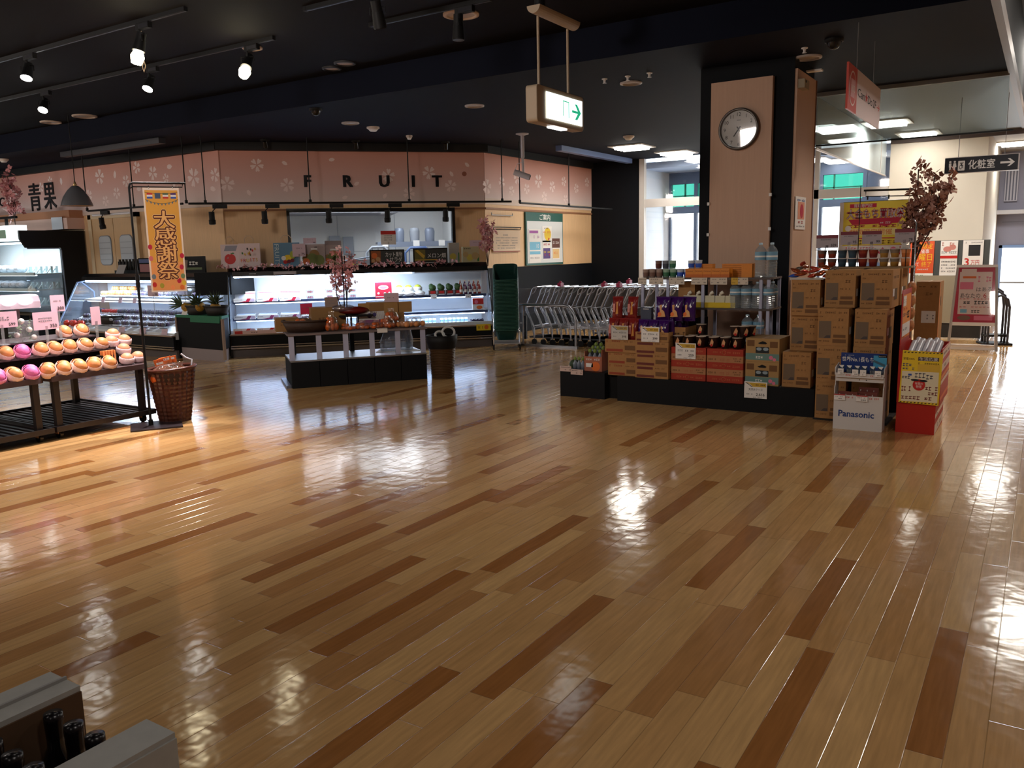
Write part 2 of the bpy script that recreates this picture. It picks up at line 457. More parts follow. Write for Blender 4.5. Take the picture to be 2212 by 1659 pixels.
# sakura wallpaper: printed pink-to-grey fade with light from below painted in
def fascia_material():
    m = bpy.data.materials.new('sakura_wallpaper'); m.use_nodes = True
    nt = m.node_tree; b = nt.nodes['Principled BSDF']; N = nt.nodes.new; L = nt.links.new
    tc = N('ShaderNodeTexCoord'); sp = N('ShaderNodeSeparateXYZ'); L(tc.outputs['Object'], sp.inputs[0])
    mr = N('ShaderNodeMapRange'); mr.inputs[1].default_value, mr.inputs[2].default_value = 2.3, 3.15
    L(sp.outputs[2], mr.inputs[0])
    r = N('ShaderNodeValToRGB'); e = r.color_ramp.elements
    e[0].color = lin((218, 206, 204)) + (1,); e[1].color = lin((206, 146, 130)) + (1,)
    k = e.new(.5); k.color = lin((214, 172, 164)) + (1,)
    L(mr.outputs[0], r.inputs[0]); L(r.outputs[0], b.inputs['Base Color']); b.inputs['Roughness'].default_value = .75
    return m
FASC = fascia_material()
PETAL = mt('petal_print', (236, 214, 210), 0.75)
SHOT = mt('wall_joint', (90, 62, 52), 0.8)
def flower(b, x, z, r, y, rot=0.0):
    for k in range(5):
        a = rot + k * 2 * math.pi / 5; p = []
        for rr, da in ((.12, 0), (.55, -.42), (.95, -.34), (1.0, -.12), (.84, 0), (1.0, .12), (.95, .34), (.55, .42)):
            p.append((x + r * rr * math.sin(a + da), y, z + r * rr * math.cos(a + da)))
        b.poly(p)
def petal(b, x, z, r, y, rot):
    b.poly([(x + r * a * math.cos(rot) - r * c * math.sin(rot), y, z + r * a * math.sin(rot) + r * c * math.cos(rot)) for a, c in ((0, -1), (.5, -.4), (.55, .3), (.2, 1), (0, .75), (-.2, 1), (-.55, .3), (-.5, -.4))])

def placed(o, loc, rz):
    o.location = loc; o.rotation_euler = (0, 0, D2R(rz)); return o
RZC = 47.12                                    # fruit wall across the corner; local x runs along it
OC = (-11.05, 8.79, 0)
LC = 4.243
WX0, WX1, WZ0, WZ1 = .976, 3.694, 1.08, 2.217   # kitchen window
# ---- wall across the corner
b = B(WOODW)
b.box(0, WX0, 0, .15, 0, 2.30); b.box(WX1, LC, 0, .15, 0, 2.30); b.box(WX0, WX1, 0, .15, 0, WZ0); b.box(WX0, WX1, 0, .15, WZ1, 2.30)
b.m(BAND).box(0, LC, -.012, .15, 2.30, 2.36)
b.m(mt('wood_ledge', (150, 104, 74), .6)).box(0, WX0 - .02, -.018, 0, 2.215, 2.245); b.box(WX1 + .02, LC, -.018, 0, 2.215, 2.245)
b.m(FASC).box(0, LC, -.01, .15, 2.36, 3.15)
b.m(mt('black_valance', (16, 15, 18), .7)).box(-.05, LC + .05, -.12, .15, 3.15, 3.28)
b.m(PETAL)
for px, pz, r in ((.08, 2.64, .115), (.55, 2.93, .105), (1.0, 2.62, .11), (3.3, 2.82, .11), (2.62, 2.77, .11), (2.95, 2.48, .10), (3.66, 2.6, .10), (.25, 2.46, .0), (3.05, 2.8, 0)):
    if r: flower(b, px, pz, r, -.012, px)
for px, pz in ((.98, 2.96), (1.72, 3.02), (2.1, 2.64), (3.68, 2.8), (2.55, 2.44), (1.9, 2.42), (.4, 2.5), (3.95, 2.95)):
    petal(b, px, pz, .05, -.012, px)
b.m(mt('knot_mark', (150, 92, 74), .8)).disc(3.9, 2.8, .04, -.012)
o = placed(struct(b.build('wall_back'), 'wood wall across the corner under a pink blossom fascia'), OC, RZC)

LET = mt('sign_letters', (26, 22, 28), .5)
t = thing('sign_lettering', 'bold black capital letters FRUIT on the pink wall', 'sign lettering', OC, RZC)
for ch, x in zip('FRUIT', (1.32, 1.96, 2.55, 3.03, 3.43)):
    b = B(LET)
    for q in (-.013, -.006, 0, .006, .013):
        for r_ in (-.006, .006): b.text(ch, x + q, 2.685 + r_, .185, -.012, depth=.03)
    b.build('letter', t)

# ---- left wall with the produce sign
b = B(WOODW)
b.box(-15.0, -11.05, 8.77, 8.92, 0, 2.30); b.box(-18.6, -15.0, 8.77, 8.92, 0, 2.30)
b.m(BAND).box(-15.0, -11.05, 8.755, 8.92, 2.30, 2.36)
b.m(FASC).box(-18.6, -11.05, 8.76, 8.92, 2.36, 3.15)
b.m(_M['black_valance']).box(-18.6, -11.0, 8.66, 8.92, 3.15, 3.28)
b.m(mt('soffit_brown_board', (176, 122, 90), .7)).box(-18.6, -14.95, 8.5, 8.77, 2.26, 2.40)  # brown board above the pink soffit band
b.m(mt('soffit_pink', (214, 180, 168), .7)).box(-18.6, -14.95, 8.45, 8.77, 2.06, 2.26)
b.m(PETAL)
for px, py, r in ((215, 382, .17), (295, 362, .13), (272, 391, .13), (252, 417, .13), (330, 374, .15), (228, 434, .12), (377, 410, .14), (192, 422, .13), (418, 383, .19), (464, 378, .14), (33, 414, .12), (88, 405, .12), (20, 440, .13), (358, 385, .1), (108, 390, .1)):
    p = gY(px, py, 8.757); flower(b, p.x, p.z, r * .8, 8.757, px)
for px, py in ((248, 377), (366, 360), (132, 392), (460, 408), (345, 420), (300, 408)):
    p = gY(px, py, 8.757); petal(b, p.x, p.z, .07, 8.757, px)
struct(b.build('wall_left'), 'wood wall with pink blossom fascia behind the produce tables')
t = thing('sign_lettering', 'black sign characters 青果 on the left wall above the open cooler', 'sign lettering')
for ch, px, py, h in (('青', 76, 427, .40), ('果', 108, 423, .40), ('E', 32, 431, .18), ('C', 5, 436, .18)):
    p = gY(px, py, 8.757); b = B(LET); b.text(ch, p.x, p.z, h, 8.757, depth=.03, fat=.008, w=.42 if h > .3 else .2); b.build('character', t)

# ---- right part of the fruit wall
b = B(WOODW)
b.box(-8.31, -8.16, 11.9, 15.85, 1.21, 2.30)
b.m(WBLACK).box(-8.31, -8.155, 11.9, 15.85, 0, 1.21)
b.m(BAND).box(-8.31, -8.15, 11.9, 15.85, 2.30, 2.40)
b.m(_M['wood_ledge']).box(-8.16, -8.14, 11.9, 15.85, 2.215, 2.245)
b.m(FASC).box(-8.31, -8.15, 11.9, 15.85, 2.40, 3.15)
b.m(_M['black_valance']).box(-8.31, -8.1, 11.9, 15.85, 3.15, 3.28)
for px, py, r in ((1163, 391, .13), (1052, 403, .13), (1117, 385, .11), (1138, 408, .1), (1193, 403, .11), (1218, 392, .1), (1245, 407, .1), (1084, 394, .1), (1268, 394, .1), (1176, 425, .1), (1222, 430, .09), (1105, 412, .09)):
    p = gX(px, py, -8.147)
    bb = B(PETAL); flower(bb, 0, 0, r, 0, px)
    b.m(PETAL); M0 = b.M; b.at((p.x, p.y, p.z), rz=90); b.add(bb.v, bb.f); b.M = M0
struct(b.build('wall_side'), 'fruit wall turning back above the trolleys, dark below')
S('wall_entrance', WBLACK, (-8.31, -7.06, 15.85, 16.0, 0, 3.28), label='black wall between the notice board and the glazed entrance')

# ---- kitchen behind the window
KW = mt('kitchen_white', (226, 228, 228), .5)
b = B(KW)
b.box(.15, 4.05, 3.2, 3.3, 0, 2.62); b.box(.05, .15, .15, 3.3, 0, 2.62); b.box(4.05, 4.15, .15, 3.3, 0, 2.62)
b.m(mt('kitchen_joint', (176, 180, 186), .6))
for x in (.75, 1.9, 3.05): b.box(x, x + .012, 3.19, 3.2, 0, 2.75)
b.box(.15, 4.05, 3.19, 3.2, 1.55, 1.56)
b.m(mt('kitchen_soffit', (150, 150, 156), .6)).box(.9, 3.0, 1.9, 3.2, 2.27, 2.62)
b.m(mt('kitchen_floor', (150, 152, 156), .5)).box(.15, 4.05, .15, 3.2, -.02, .004)
placed(struct(b.build('wall_kitchen'), 'white tiled kitchen walls seen through the window'), OC, RZC)
b = B(mt('kitchen_ceiling', (150, 150, 152), .6)); b.box(.05, 4.15, .15, 3.3, 2.62, 2.75)
placed(struct(b.build('ceiling.004'), 'grey kitchen ceiling behind the window'), OC, RZC)
b = B(BLACKG)
b.box(WX0 - .02, WX1 + .02, -.03, .1, WZ1 - .03, WZ1 + .03); b.box(WX0 - .02, WX0 + .03, -.03, .1, WZ0, WZ1); b.box(WX1 - .03, WX1 + .02, -.03, .1, WZ0, WZ1); b.box(WX0, WX1, -.03, .1, WZ0 - .02, WZ0 + .03)
wf = placed(struct(b.build('window_1'), 'black framed kitchen window under the letters FRUIT'), OC, RZC)
b = B(GLASS); b.box(WX0 + .03, WX1 - .03, .03, .036, WZ0 + .03, WZ1 - .03); b.build('glass_pane', wf)
cosr, sinr = math.cos(D2R(RZC)), math.sin(D2R(RZC))
def kit(x, y, z): return (OC[0] + cosr * x - sinr * y, OC[1] + sinr * x + cosr * y, z)
LAMPW = mt('lamp_glow_white', (250, 250, 255), .5, emit=14)
LAMPT = mt('tube_glow', (225, 236, 255), .5, emit=16)
for i, x in enumerate((1.25, 3.1)):
    t = thing('kitchen_lamp', 'fluorescent kitchen ceiling lamp %s the hanging black spot in mid window' % ('left of', 'right of')[i], 'lamp', kit(x, 1.7, 2.615), RZC, 'kitchen ceiling lamps')
    b = B(WHITE); b.box(-.65, .65, -.14, .14, -.05, 0); b.build('lamp_body', t)
    b = B(LAMPW); b.cyl((-.6, -.06, -.07), (.6, -.06, -.07), .017); b.cyl((-.6, .06, -.07), (.6, .06, -.07), .017); b.build('lamp_tube', t)
lamp('kitchen_light', 'AREA', kit(2.4, 1.7, 2.5), 68, COOL, aim=kit(2.4, 1.75, 0), size=1.6)

# ---- staff double door in the left wall
d = B(mt('door_wood', (200, 166, 124), .55, noise=.05, scale=6, stretch=(12, 12, .6)))
d.box(-14.62, -13.98, 8.72, 8.765, 0, 2.22); d.box(-13.97, -13.33, 8.72, 8.765, 0, 2.22)
do = struct(d.build('door_1'), 'pale wood double swing door with two rounded windows')
d = B(mt('door_frame_pale', (206, 184, 150), .5)); d.box(-14.72, -14.62, 8.70, 8.77, 0, 2.3); d.box(-13.33, -13.24, 8.70, 8.77, 0, 2.3); d.box(-14.72, -13.24, 8.70, 8.77, 2.22, 2.3); d.build('door_frame', do)
SHUT = mt('door_window_grey', (186, 194, 202), .3)
for x in (-14.26, -13.62):
    p = [(x + a, 1.66 + c) for a, c in B().rrect(.36, .50, .09)]
    d = B(mt('gasket_grey', (120, 124, 132), .4)); d.prism([(x + a, 1.66 + c) for a, c in B().rrect(.39, .53, .1)], 8.712, 8.72)
    g = d.build('window_frame', do)
    d = B(SHUT); d.prism(p, 8.706, 8.712)
    d.m(mt('blind_line', (160, 168, 178), .4))
    for k in range(4): d.rect(x - .17, x + .17, 1.49 + k * .1, 1.505 + k * .1, 8.705)
    d.build('window_pane', g)
b = B(WHITE); b.box(-13.14, -13.05, 8.75, 8.77, 1.13, 1.27); b.m(GREYINK).box(-13.12, -13.07, 8.745, 8.75, 1.17, 1.23)
tag(b.build('light_switch'), 'white switch plate on the wood wall beside the staff door', 'switch')

# ---- column with beige face
b = B(WBLACK)
b.box(-3.08, -2.15, 8.42, 9.2, 0, 3.27)
struct(b.build('column'), 'square black column carrying the wall clock')
b = B(BEIGE); b.box(-2.95, -2.34, 8.36, 8.42, 1.0 - 1.0, 3.11)
struct(b.build('trim_4'), 'beige face panel of the clock column')
b = B(BEIGE); b.box(-2.15, -2.125, 8.43, 9.2, 0, 3.16)
b.m(mt('panel_edge_brown', (120, 76, 52), .6)).box(-2.15, -2.118, 9.18, 9.2, 0, 3.16)
struct(b.build('trim_5'), 'beige side panel of the clock column')
for x, z in ((-2.955, 1.93), (-2.33, 1.99), (-2.955, 1.62), (-2.33, 1.66)):
    b = B(WHITE); b.box(x - .012, x + .012, 8.34, 8.358, z - .015, z + .015)
    tag(b.build('poster_clip'), 'small white poster clip at the %s edge of the column face, %s one' % ('left' if x < -2.6 else 'right', 'upper' if z > 1.8 else 'lower'), 'clip', group='clips on the column face')

# ---- glazed entrance, vestibule behind it
FR = mt('alu_frame_pale', (196, 190, 186), .45)
FRD = mt('alu_frame_blue', (92, 110, 140), .4)
YP = 15.88
b = B(FR); b.box(-7.06, -6.95, YP - .05, YP + .06, 0, 3.27); b.box(-6.95, -2.4, YP - .04, YP + .05, 2.31, 2.47)
for x in (-4.75, -3.6): b.box(x - .04, x + .04, YP - .04, YP + .05, 0, 3.27)
w = struct(b.build('window_2'), 'pale framed glass screen of the entrance')
b = B(GLASS); b.box(-6.95, -2.4, YP, YP + .01, 2.47, 3.27); b.box(-6.95, -2.4, YP, YP + .01, .03, 2.31); b.build('glass_pane', w)
S('wall_vestibule', VESTW, (-7.16, -7.03, 16.0, 17.5, 0, 3.27), label='bluish white side wall of the entrance')
S('wall_vestibule_end', VESTW, (-2.37, -2.27, 16.05, 17.5, 0, 3.27))
S('ceiling.005', mt('vestibule_ceiling', (150, 168, 200), .6), (-7.16, -2.3, 15.96, 17.5, 3.08, 3.2), label='bluish ceiling of the entrance')
b = B(FRD)
YO = 17.4
b.box(-7.05, -2.35, YO - .05, YO + .05, 2.84, 3.08); b.box(-7.05, -2.35, YO - .06, YO + .06, 2.22, 2.36); b.box(-7.05, -2.35, YO - .05, YO + .05, 0, .12)
for x in (-7.02, -6.43, -5.3, -4.0, -3.86, -3.05, -2.7, -2.4): b.box(x - .035, x + .035, YO - .05, YO + .05, 0, 2.84)
b.box(-3.05, -2.4, YO - .04, YO + .04, 0, 2.84)
w = struct(b.build('window_3'), 'blue framed outer glazing with green panes on top')
b = B(GLASS); b.box(-7.0, -3.05, YO, YO + .01, .12, 2.22); b.build('glass_pane', w)
GRN = clear('green_glass', tint=(.16, .44, .37), gloss=.04)
b = B(GRN); b.box(-7.0, -3.05, YO + .01, YO + .02, 2.36, 2.84); b.build('green_pane', w)
b = B(mt('green_mullion', (20, 110, 90), .5))
for x in (-6.68, -3.62): b.box(x - .012, x + .012, YO - .02, YO + .03, 2.36, 2.84)
b.box(-7.0, -6.43, YO - .02, YO + .03, 2.58, 2.60); b.box(-4.0, -3.05, YO - .02, YO + .03, 2.58, 2.60)
b.build('pane_bar', w)
S('ground', mt('pavement', (190, 190, 188), .9), (-30, 20, 17.5, 60, -.25, -.05), label='pale paving outside the entrance')

# ---- white wall and corridor on the right
b = B(WALLW); b.box(-2.4, -.93, 15.9, 16.05, 0, 3.27)
b.m(mt('dark_cornice', (74, 62, 60), .7)).box(-2.4, -.42, 15.85, 15.9, 3.17, 3.27)
struct(b.build('wall_front'), 'cream white wall behind the poster boards')
S('wall_corridor', WALLW, (-1.05, -.93, 16.05, 20.0, 0, 3.3), label='side wall of the corridor')
S('ceiling.006', mt('corridor_ceiling', (170, 164, 158), .7), (-1.05, 2.7, 15.9, 20.2, 3.27, 3.4), label='corridor ceiling')
CORG = mt('corridor_grey', (138, 138, 158), .6)
b = B(CORG); b.box(-1.0, -.84, 20, 20.15, 0, 3.3); b.box(-.84, 2.7, 20, 20.15, 1.38, 3.3); b.box(.6, 2.7, 20, 20.15, 0, 1.38)
b.m(mt('corridor_beam', (188, 186, 192), .6)).box(-.93, 2.7, 19.7, 20.0, 2.02, 2.1)
b.m(mt('panel_line', (120, 120, 136), .6)).rect(-.84, .6, 1.86, 1.875, 19.995)
struct(b.build('wall_corridor_end'), 'grey end wall of the corridor')
b = B(mt('door_edge_blue', (120, 150, 200), .4)); b.box(-.86, -.80, 19.97, 20.1, 0, 1.40); b.box(.55, .62, 19.97, 20.1, 0, 1.4); b.box(-.86, .62, 19.97, 20.1, 1.34, 1.40)
w = struct(b.build('door_2'), 'bright glazed door at the end of the corridor')
b = B(GLASS); b.box(-.80, .55, 20.02, 20.03, .02, 1.34); b.build('glass_pane', w)
b = B(GALV); b.box(-.80, .55, 19.98, 20.02, .62, .65); b.build('push_bar', w)
b = B(mt('vent_pale', (176, 176, 190), .5)); b.box(-.83, -.6, 19.95, 20, 2.28, 2.9)
b.m(mt('vent_slot', (92, 94, 112), .6))
for k in range(4): b.rect(-.81 + k * .055, -.785 + k * .055, 2.3, 2.88, 19.948)
tag(b.build('vent_grille'), 'slatted upright vent grille high on the corridor end wall', 'vent')

# ---- hanging glass smoke screens
SMOKE = clear('smoke_glass', tint=(.86, .9, .9), gloss=.10, haze=.10, hazec=(190, 205, 210))
b = B(SMOKE); b.box(-2.46, -.47, 10.6, 10.608, 2.67, 3.255)
t = b.build('smoke_screen'); tag(t, 'clear glass smoke screen hanging across the aisle before the white wall', 'smoke screen')
b = B(BLACK); b.box(-2.46, -.40, 10.595, 10.613, 2.655, 2.672); b.box(-2.47, -2.455, 10.595, 10.613, 2.66, 3.255); b.build('black_edge', t)
FROST = clear('frosted_smoke_glass', tint=(.8, .86, .88), gloss=.10, haze=.45, hazec=(214, 224, 226))
b = B(FROST); b.box(-2.466, -2.458, 10.72, 15.84, 2.65, 3.25)
t = tag(b.build('smoke_screen'), 'pale frosted smoke screen running from the column side to the white wall', 'smoke screen')
b = B(FR); b.box(-2.475, -2.45, 10.72, 15.84, 2.635, 2.655); b.box(-2.475, -2.45, 15.3, 15.33, 2.65, 3.25); b.build('rail', t)


# ================================================================== CEILING FIXTURES, SIGNS
def gP(px, py, p, n):
    d = _ray(px, py); n = Vector(n); return CAM + d * ((Vector(p) - CAM).dot(n) / d.dot(n))
NC = Vector((-math.sin(D2R(RZC)), math.cos(D2R(RZC)), 0))      # into the fruit wall
def cloc(s, y, z): return (OC[0] + cosr * s - sinr * y, OC[1] + sinr * s + cosr * y, z)
def wall_s(px, py, off):                                        # (along, z) on a plane 'off' before the fruit wall
    p = gP(px, py, Vector(OC) - NC * off, NC); v = p - Vector(OC)
    return v.x * cosr + v.y * sinr, p.z

# ---- lit square ceiling lights
def square_light(label, x, y, z, rz=0, glow=14.0, power=0):
    t = thing('ceiling_light', label, 'ceiling light', (x, y, z), rz, 'square ceiling lights')
    b = B(WHITE)
    b.box(-.32, .32, -.32, -.25, -.02, 0); b.box(-.32, .32, .25, .32, -.02, 0); b.box(-.32, -.25, -.25, .25, -.02, 0); b.box(.25, .32, -.25, .25, -.02, 0)
    b.build('light_frame', t)
    for k in range(4):
        b = B(mt('panel_glow_%d' % glow, (255, 250, 240), .5, emit=glow)); b.cyl((-.24, -.18 + k * .12, -.012), (.24, -.18 + k * .12, -.012), .05, n=10); b.build('light_tube', t)
    if power: lamp('panel_light', 'AREA', (x, y, z - .07), power, (1.0, .95, .86), aim=(x, y, 0), size=.55)
square_light('bright square ceiling light on the black ceiling left of the clock column', -6.29, 13.79, 3.27, glow=16, power=40)
square_light('square ceiling light half hidden by the clock column near the glazed entrance', -6.02, 15.2, 3.27, glow=16, power=20)
square_light('brightest square light on the grey ceiling under the white and red hanging sign', -2.12, 13.6, 3.254, glow=22, power=60)
square_light('square light on the black ceiling behind the frosted smoke screen', -3.05, 13.5, 3.27, glow=14)
square_light('square ceiling light close above the top of the cream white wall', -1.9, 15.3, 3.254, glow=14)
square_light('square ceiling light at the corridor entrance above the restroom sign', -.62, 18.2, 3.27, glow=14, power=20)
square_light('square light high in the raised ceiling at the right edge', -.02, 13.4, 4.1, glow=20, power=30)
square_light('nearer entrance light above the green panes right of the column', -3.85, 16.45, 3.08, glow=8)
square_light('farther entrance light just above the green panes right of the column', -3.45, 17.0, 3.08, glow=8)

# ---- round unlit downlights
def downlight(label, px, py, z, r=.11, tint=(206, 186, 170)):
    p = gZ(px, py, z - .012)
    t = thing('downlight', label, 'downlight', (p.x, p.y, z), 0, 'round unlit downlights')
    b = B(mt('downlight_ring_%d' % tint[0], tint, .5)); b.lathe([(r, 0), (r, -.014), (r * .8, -.02), (r * .78, -.006)], 24); b.build('trim_ring', t)
    b = B(mt('downlight_inside', (186, 176, 170), .35)); b.lathe([(r * .78, -.006), (r * .4, -.004), (.001, -.003)], 24); b.build('reflector', t)
downlight('pale round downlight right of the red and white sign column, above the light switch box', 1745, 126, 3.27, .13, (190, 184, 184))
downlight('pale round downlight right of the green exit sign', 1363, 181, 3.27, .12, (190, 184, 184))
downlight('pale round downlight left of the green exit sign', 1025, 230, 3.27, .12, (190, 184, 184))
downlight('pale round downlight above the letter U of FRUIT', 757, 267, 3.27, .12, (190, 184, 184))
downlight('beige round downlight behind the pendant lamp cord, nearer one', 183, 252, 3.57, .17)
downlight('beige round downlight behind the leftmost lit spot', 110, 265, 3.57, .15)
downlight('beige round downlight beside the track box of the rightmost lit spot', 545, 105, 3.57, .10)
downlight('large beige round downlight behind the unlit track spot at the top', 996, 33, 3.57, .16)
downlight('dark round ceiling ring, left of a pair', 717, 149, 3.57, .11, (30, 30, 34))
downlight('dark round ceiling ring, right of a pair', 745, 138, 3.57, .12, (38, 38, 42))

def detector(label, px, py, z, r=.06, mat=None):
    p = gZ(px, py, z - .03)
    t = thing('smoke_detector', label, 'smoke detector', (p.x, p.y, z), 0)
    b = B(mat or mt('detector_cream', (214, 200, 190), .5)); b.lathe([(r, 0), (r, -.02), (r * .75, -.035), (r * .7, -.04)], 16); b.build('detector_base', t)
    b = B(mat or WHITE); b.lathe([(r * .7, -.04), (r * .5, -.06), (.001, -.062)], 16); b.build('detector_head', t)
detector('cream smoke detector right of the downlight above the letter R', 806, 279, 3.27, .09)
detector('small white sensor dome above the letter I', 884, 297, 3.27, .05)
detector('cream smoke detector at the left edge above the produce sign', 8, 347, 3.27, .08)
detector('cream smoke detector above the bright square ceiling light', 1358, 298, 3.27, .09)
for i, (px, py, w) in enumerate(((1306, 170, 'left of the downlight beside the exit sign'), (1356, 164, 'just above the downlight beside the exit sign'), (1403, 157, 'right of the downlight beside the exit sign'), (1738, 103, 'above the downlight by the switch box'))):
    p = gZ(px, py, 3.27)
    b = B(WHITE); b.lathe([(.03, 0), (.03, -.008), (.014, -.012), (.012, -.04), (.022, -.045), (.001, -.047)], 10)
    tag(b.build('sprinkler'), 'tiny white ceiling sprinkler ' + w, 'sprinkler', p)
for px, py, z, w in ((1802, 92, 3.27, 'left of the red and white hanging sign'), (682, 240, 3.27, 'above the letter F')):
    p = gZ(px, py, z - .03)
    t = thing('dome_camera', 'small black dome camera on the ceiling ' + w, 'camera', (p.x, p.y, z))
    b = B(BLACK); b.lathe([(.08, 0), (.08, -.025), (.065, -.03)], 16); b.build('camera_base', t)
    b = B(BLACKG); b.lathe([(.06, -.03), (.052, -.06), (.03, -.082), (.001, -.09)], 16); b.build('camera_dome', t)
for i, px in enumerate((572, 768, 962)):
    s, z = wall_s(px, 306, .42)
    t = thing('eyeball_spot', 'black eyeball spot on the black valance above the letters, %s' % nth(i, 3), 'spotlight', cloc(s, -.42, 3.27), RZC, 'black eyeball spots above the fruit wall')
    b = B(BLACK); b.lathe([(.07, 0), (.07, -.02), (.05, -.03)], 14); b.build('spot_base', t)
    b = B(BLACKG); b.cyl((0, 0, -.02), (.01, .05, -.11), .04); b.build('spot_head', t)
for (xa, ya), (xb, yb), w in (((1196, 334), (1350, 360), 'right of the white security camera'),):
    a, c = gX(xa, ya, -7.3), gX(xb, yb, -7.3)
    b = B(mt('trough_daylit_blue', (92, 112, 160), .5)); b.box(-7.26, -7.14, a.y, c.y, 3.18, 3.27)  # bluish daylight on the unlit trough is put into its colour
    tag(b.build('lamp_trough'), 'long unlit bluish light trough on the black ceiling ' + w, 'light trough')
a, c = gY(140, 358, 7.9), gY(352, 322, 7.9)
b = B(mt('dark_trough', (40, 38, 46), .5)); b.box(a.x, c.x, 7.84, 7.96, 3.19, 3.27)
tag(b.build('lamp_trough'), 'long dark light trough above the pendant lamp and banner', 'light trough')

# ---- track rails with spots
def rail(label, x0, x1, y):
    t = thing('track_rail', label, 'track rail', ((x0 + x1) / 2, y, 3.57))
    w = (x1 - x0) / 2
    b = B(BLACK); b.box(-w, w, -.02, .02, -.035, 0); b.m(mt('track_slot', (60, 60, 66), .3, .6)).box(-w, w, -.006, .006, -.037, -.034); b.build('rail_profile', t)
    b = B(BLACK); b.box(-w - .03, -w, -.022, .022, -.037, 0); b.build('end_cap', t)
rail('black lighting track nearest the picture top on the left', -13.0, -6.2, 4.70)
rail('black lighting track with the two spots right of the pendant cord', -13.5, -6.35, 5.78)
rail('short black track holding the unlit spot before the beige downlight', -5.3, -4.0, 6.0)
rail('short black track holding the unlit spot cut by the top edge', -5.4, -4.2, 5.3)
GLOWW = mt('spot_glow', (255, 252, 244), .5, emit=40)
GLOWY = mt('spot_glow_warm', (255, 240, 200), .5, emit=40)
def spot(label, x, y, aim, lit, long_=.16, r=.055, bulb=False):
    z = 3.533
    t = thing('track_spot', label, 'spotlight', (x, y, z), 0, 'track spots')
    b = B(BLACK); b.box(-.02, .16, -.022, .022, -.05, 0); b.m(mt('track_slot', (60, 60, 66), .3, .6)).box(.02, .15, -.0225, -.0222, -.04, -.01); b.build('track_adapter', t)
    j = Vector((0, 0, -.15)); d = (Vector(aim) - Vector((x, y, z)) - j).normalized()
    b = B(BLACK); b.cyl((0, 0, -.05), (0, 0, -.10), .012)
    sd = d.cross(Vector((0, 0, 1)))
    sd = sd.normalized() if sd.length > .01 else Vector((1, 0, 0))
    b.tube([j + sd * (r + .012), j + sd * (r + .012) + Vector((0, 0, .05)), (0, 0, -.1), j - sd * (r + .012) + Vector((0, 0, .05)), j - sd * (r + .012)], .006); b.build('yoke', t)
    a, c = j - d * long_ * .5, j + d * long_ * .5
    b = B(BLACK); b.cyl(a, j - d * .02, r * .75, n=16); b.cyl(j - d * .02, c, r * .8, r, n=16); b.build('lamp_head', t)
    if bulb:
        b = B(GLOWY); b.cyl(c - d * .002, c + d * .05, r * .7, r * 1.05, 14); b.cyl(c + d * .05, c + d * .11, r * 1.05, r * .8, 14); b.build('bulb', t)
    else:
        b = B(GLOWW if lit else BLACKG); b.cyl(c - d * .004, c + d * .006, r * .94, n=18); b.build('lens', t)
    return Vector((x, y, z)) + c + d * (.13 if bulb else .02)
for lab, x, y, aim, bulb, pw, ang, col in (
    ('lit spot with a glowing bare bulb on the nearest track', -6.86, 4.7, (-7.1, 4.0, .5), True, 640, 62, (1, .9, .88)),
    ('lit spot seen from the side, left end of the nearest track', -8.74, 4.7, (-8.1, 3.6, .6), False, 200, 60, (1, .88, .88)),
    ('lit spot with a tilted bright disc, middle of the farther track', -8.33, 5.78, (-7.9, 4.2, .6), False, 220, 60, (1, .88, .88)),
    ('lit spot with a round glowing bulb at the right end of the farther track', -6.74, 5.78, (-5.7, 3.4, 0), True, 720, 56, (1, .9, .86)),
    ('lowest lit spot with a tilted bright disc above the pendant cord', -10.46, 5.78, (-9.4, 4.3, .7), False, 160, 60, (1, .94, .94))):
    p = spot(lab, x, y, aim, True, bulb=bulb)
    lamp('spot_beam', 'SPOT', p, pw, col, aim=aim, angle=ang, blend=.9, soft=.05)
spot('unlit black spot hanging before the large beige downlight', -4.34, 6.0, (-4.4, 5.95, 0), False, .2)
spot('unlit black spot cut off by the picture top edge', -4.62, 5.3, (-5.0, 6.6, 0), False, .2)
p = gZ(246, 95, 3.0)
b = B(mt('string', (170, 150, 130), .8)); b.tube([(-7.12, 4.9, 3.57), (-7.12, 4.9, 3.3), (-7.1, 4.9, 3.25), (-7.13, 4.9, 3.2), (-7.15, 4.9, 3.25), (-7.12, 4.9, 3.3)], .004)
tag(b.build('hanging_string'), 'looped string hanging beside the bare glowing bulb', 'string')

# ---- hanging rails with unlit spots before the fruit wall
def hang_rail(label, frame, s0, s1, y, z, rods, zc=3.27):
    t = thing('hanging_rail', label, 'hanging rail', frame[0], frame[1], 'black rails hung before the wall')
    b = B(BLACK); b.cyl((s0, y, z), (s1, y, z), .016, n=8); b.build('rail_bar', t)
    for s in rods:
        b = B(BLACK); b.cyl((s, y, z), (s, y, zc), .009, n=6); b.cyl((s, y, z), (s, y, z + .05), .022, n=8); b.build('hanger_rod', t)
HS = .75
zz_ = wall_s(700, 438, HS)[1]
hang_rail('long black rail with spots hung before the letters', (OC, RZC), wall_s(407, 441, HS)[0], wall_s(1105, 437, HS)[0], -HS, zz_, [wall_s(x, 430, HS)[0] for x in (443, 670, 884, 1085)])
LY = 8.0
l0, l1 = gY(190, 455, LY), gY(395, 441, LY)
hang_rail('black rail hung before the staff door', ((0, 0, 0), 0), l0.x, l1.x, LY, (l0.z + l1.z) / 2, [gY(x, 430, LY).x for x in (186, 288, 402)])
RX = -7.45
r0, r1 = gX(1123, 437, RX), gX(1322, 453, RX)
hang_rail('black rail hung before the notice board', ((RX, 0, 0), 90), r0.y, r1.y, 0, (r0.z + r1.z) / 2, [gX(x, 430, RX).y for x in (1123, 1229)])
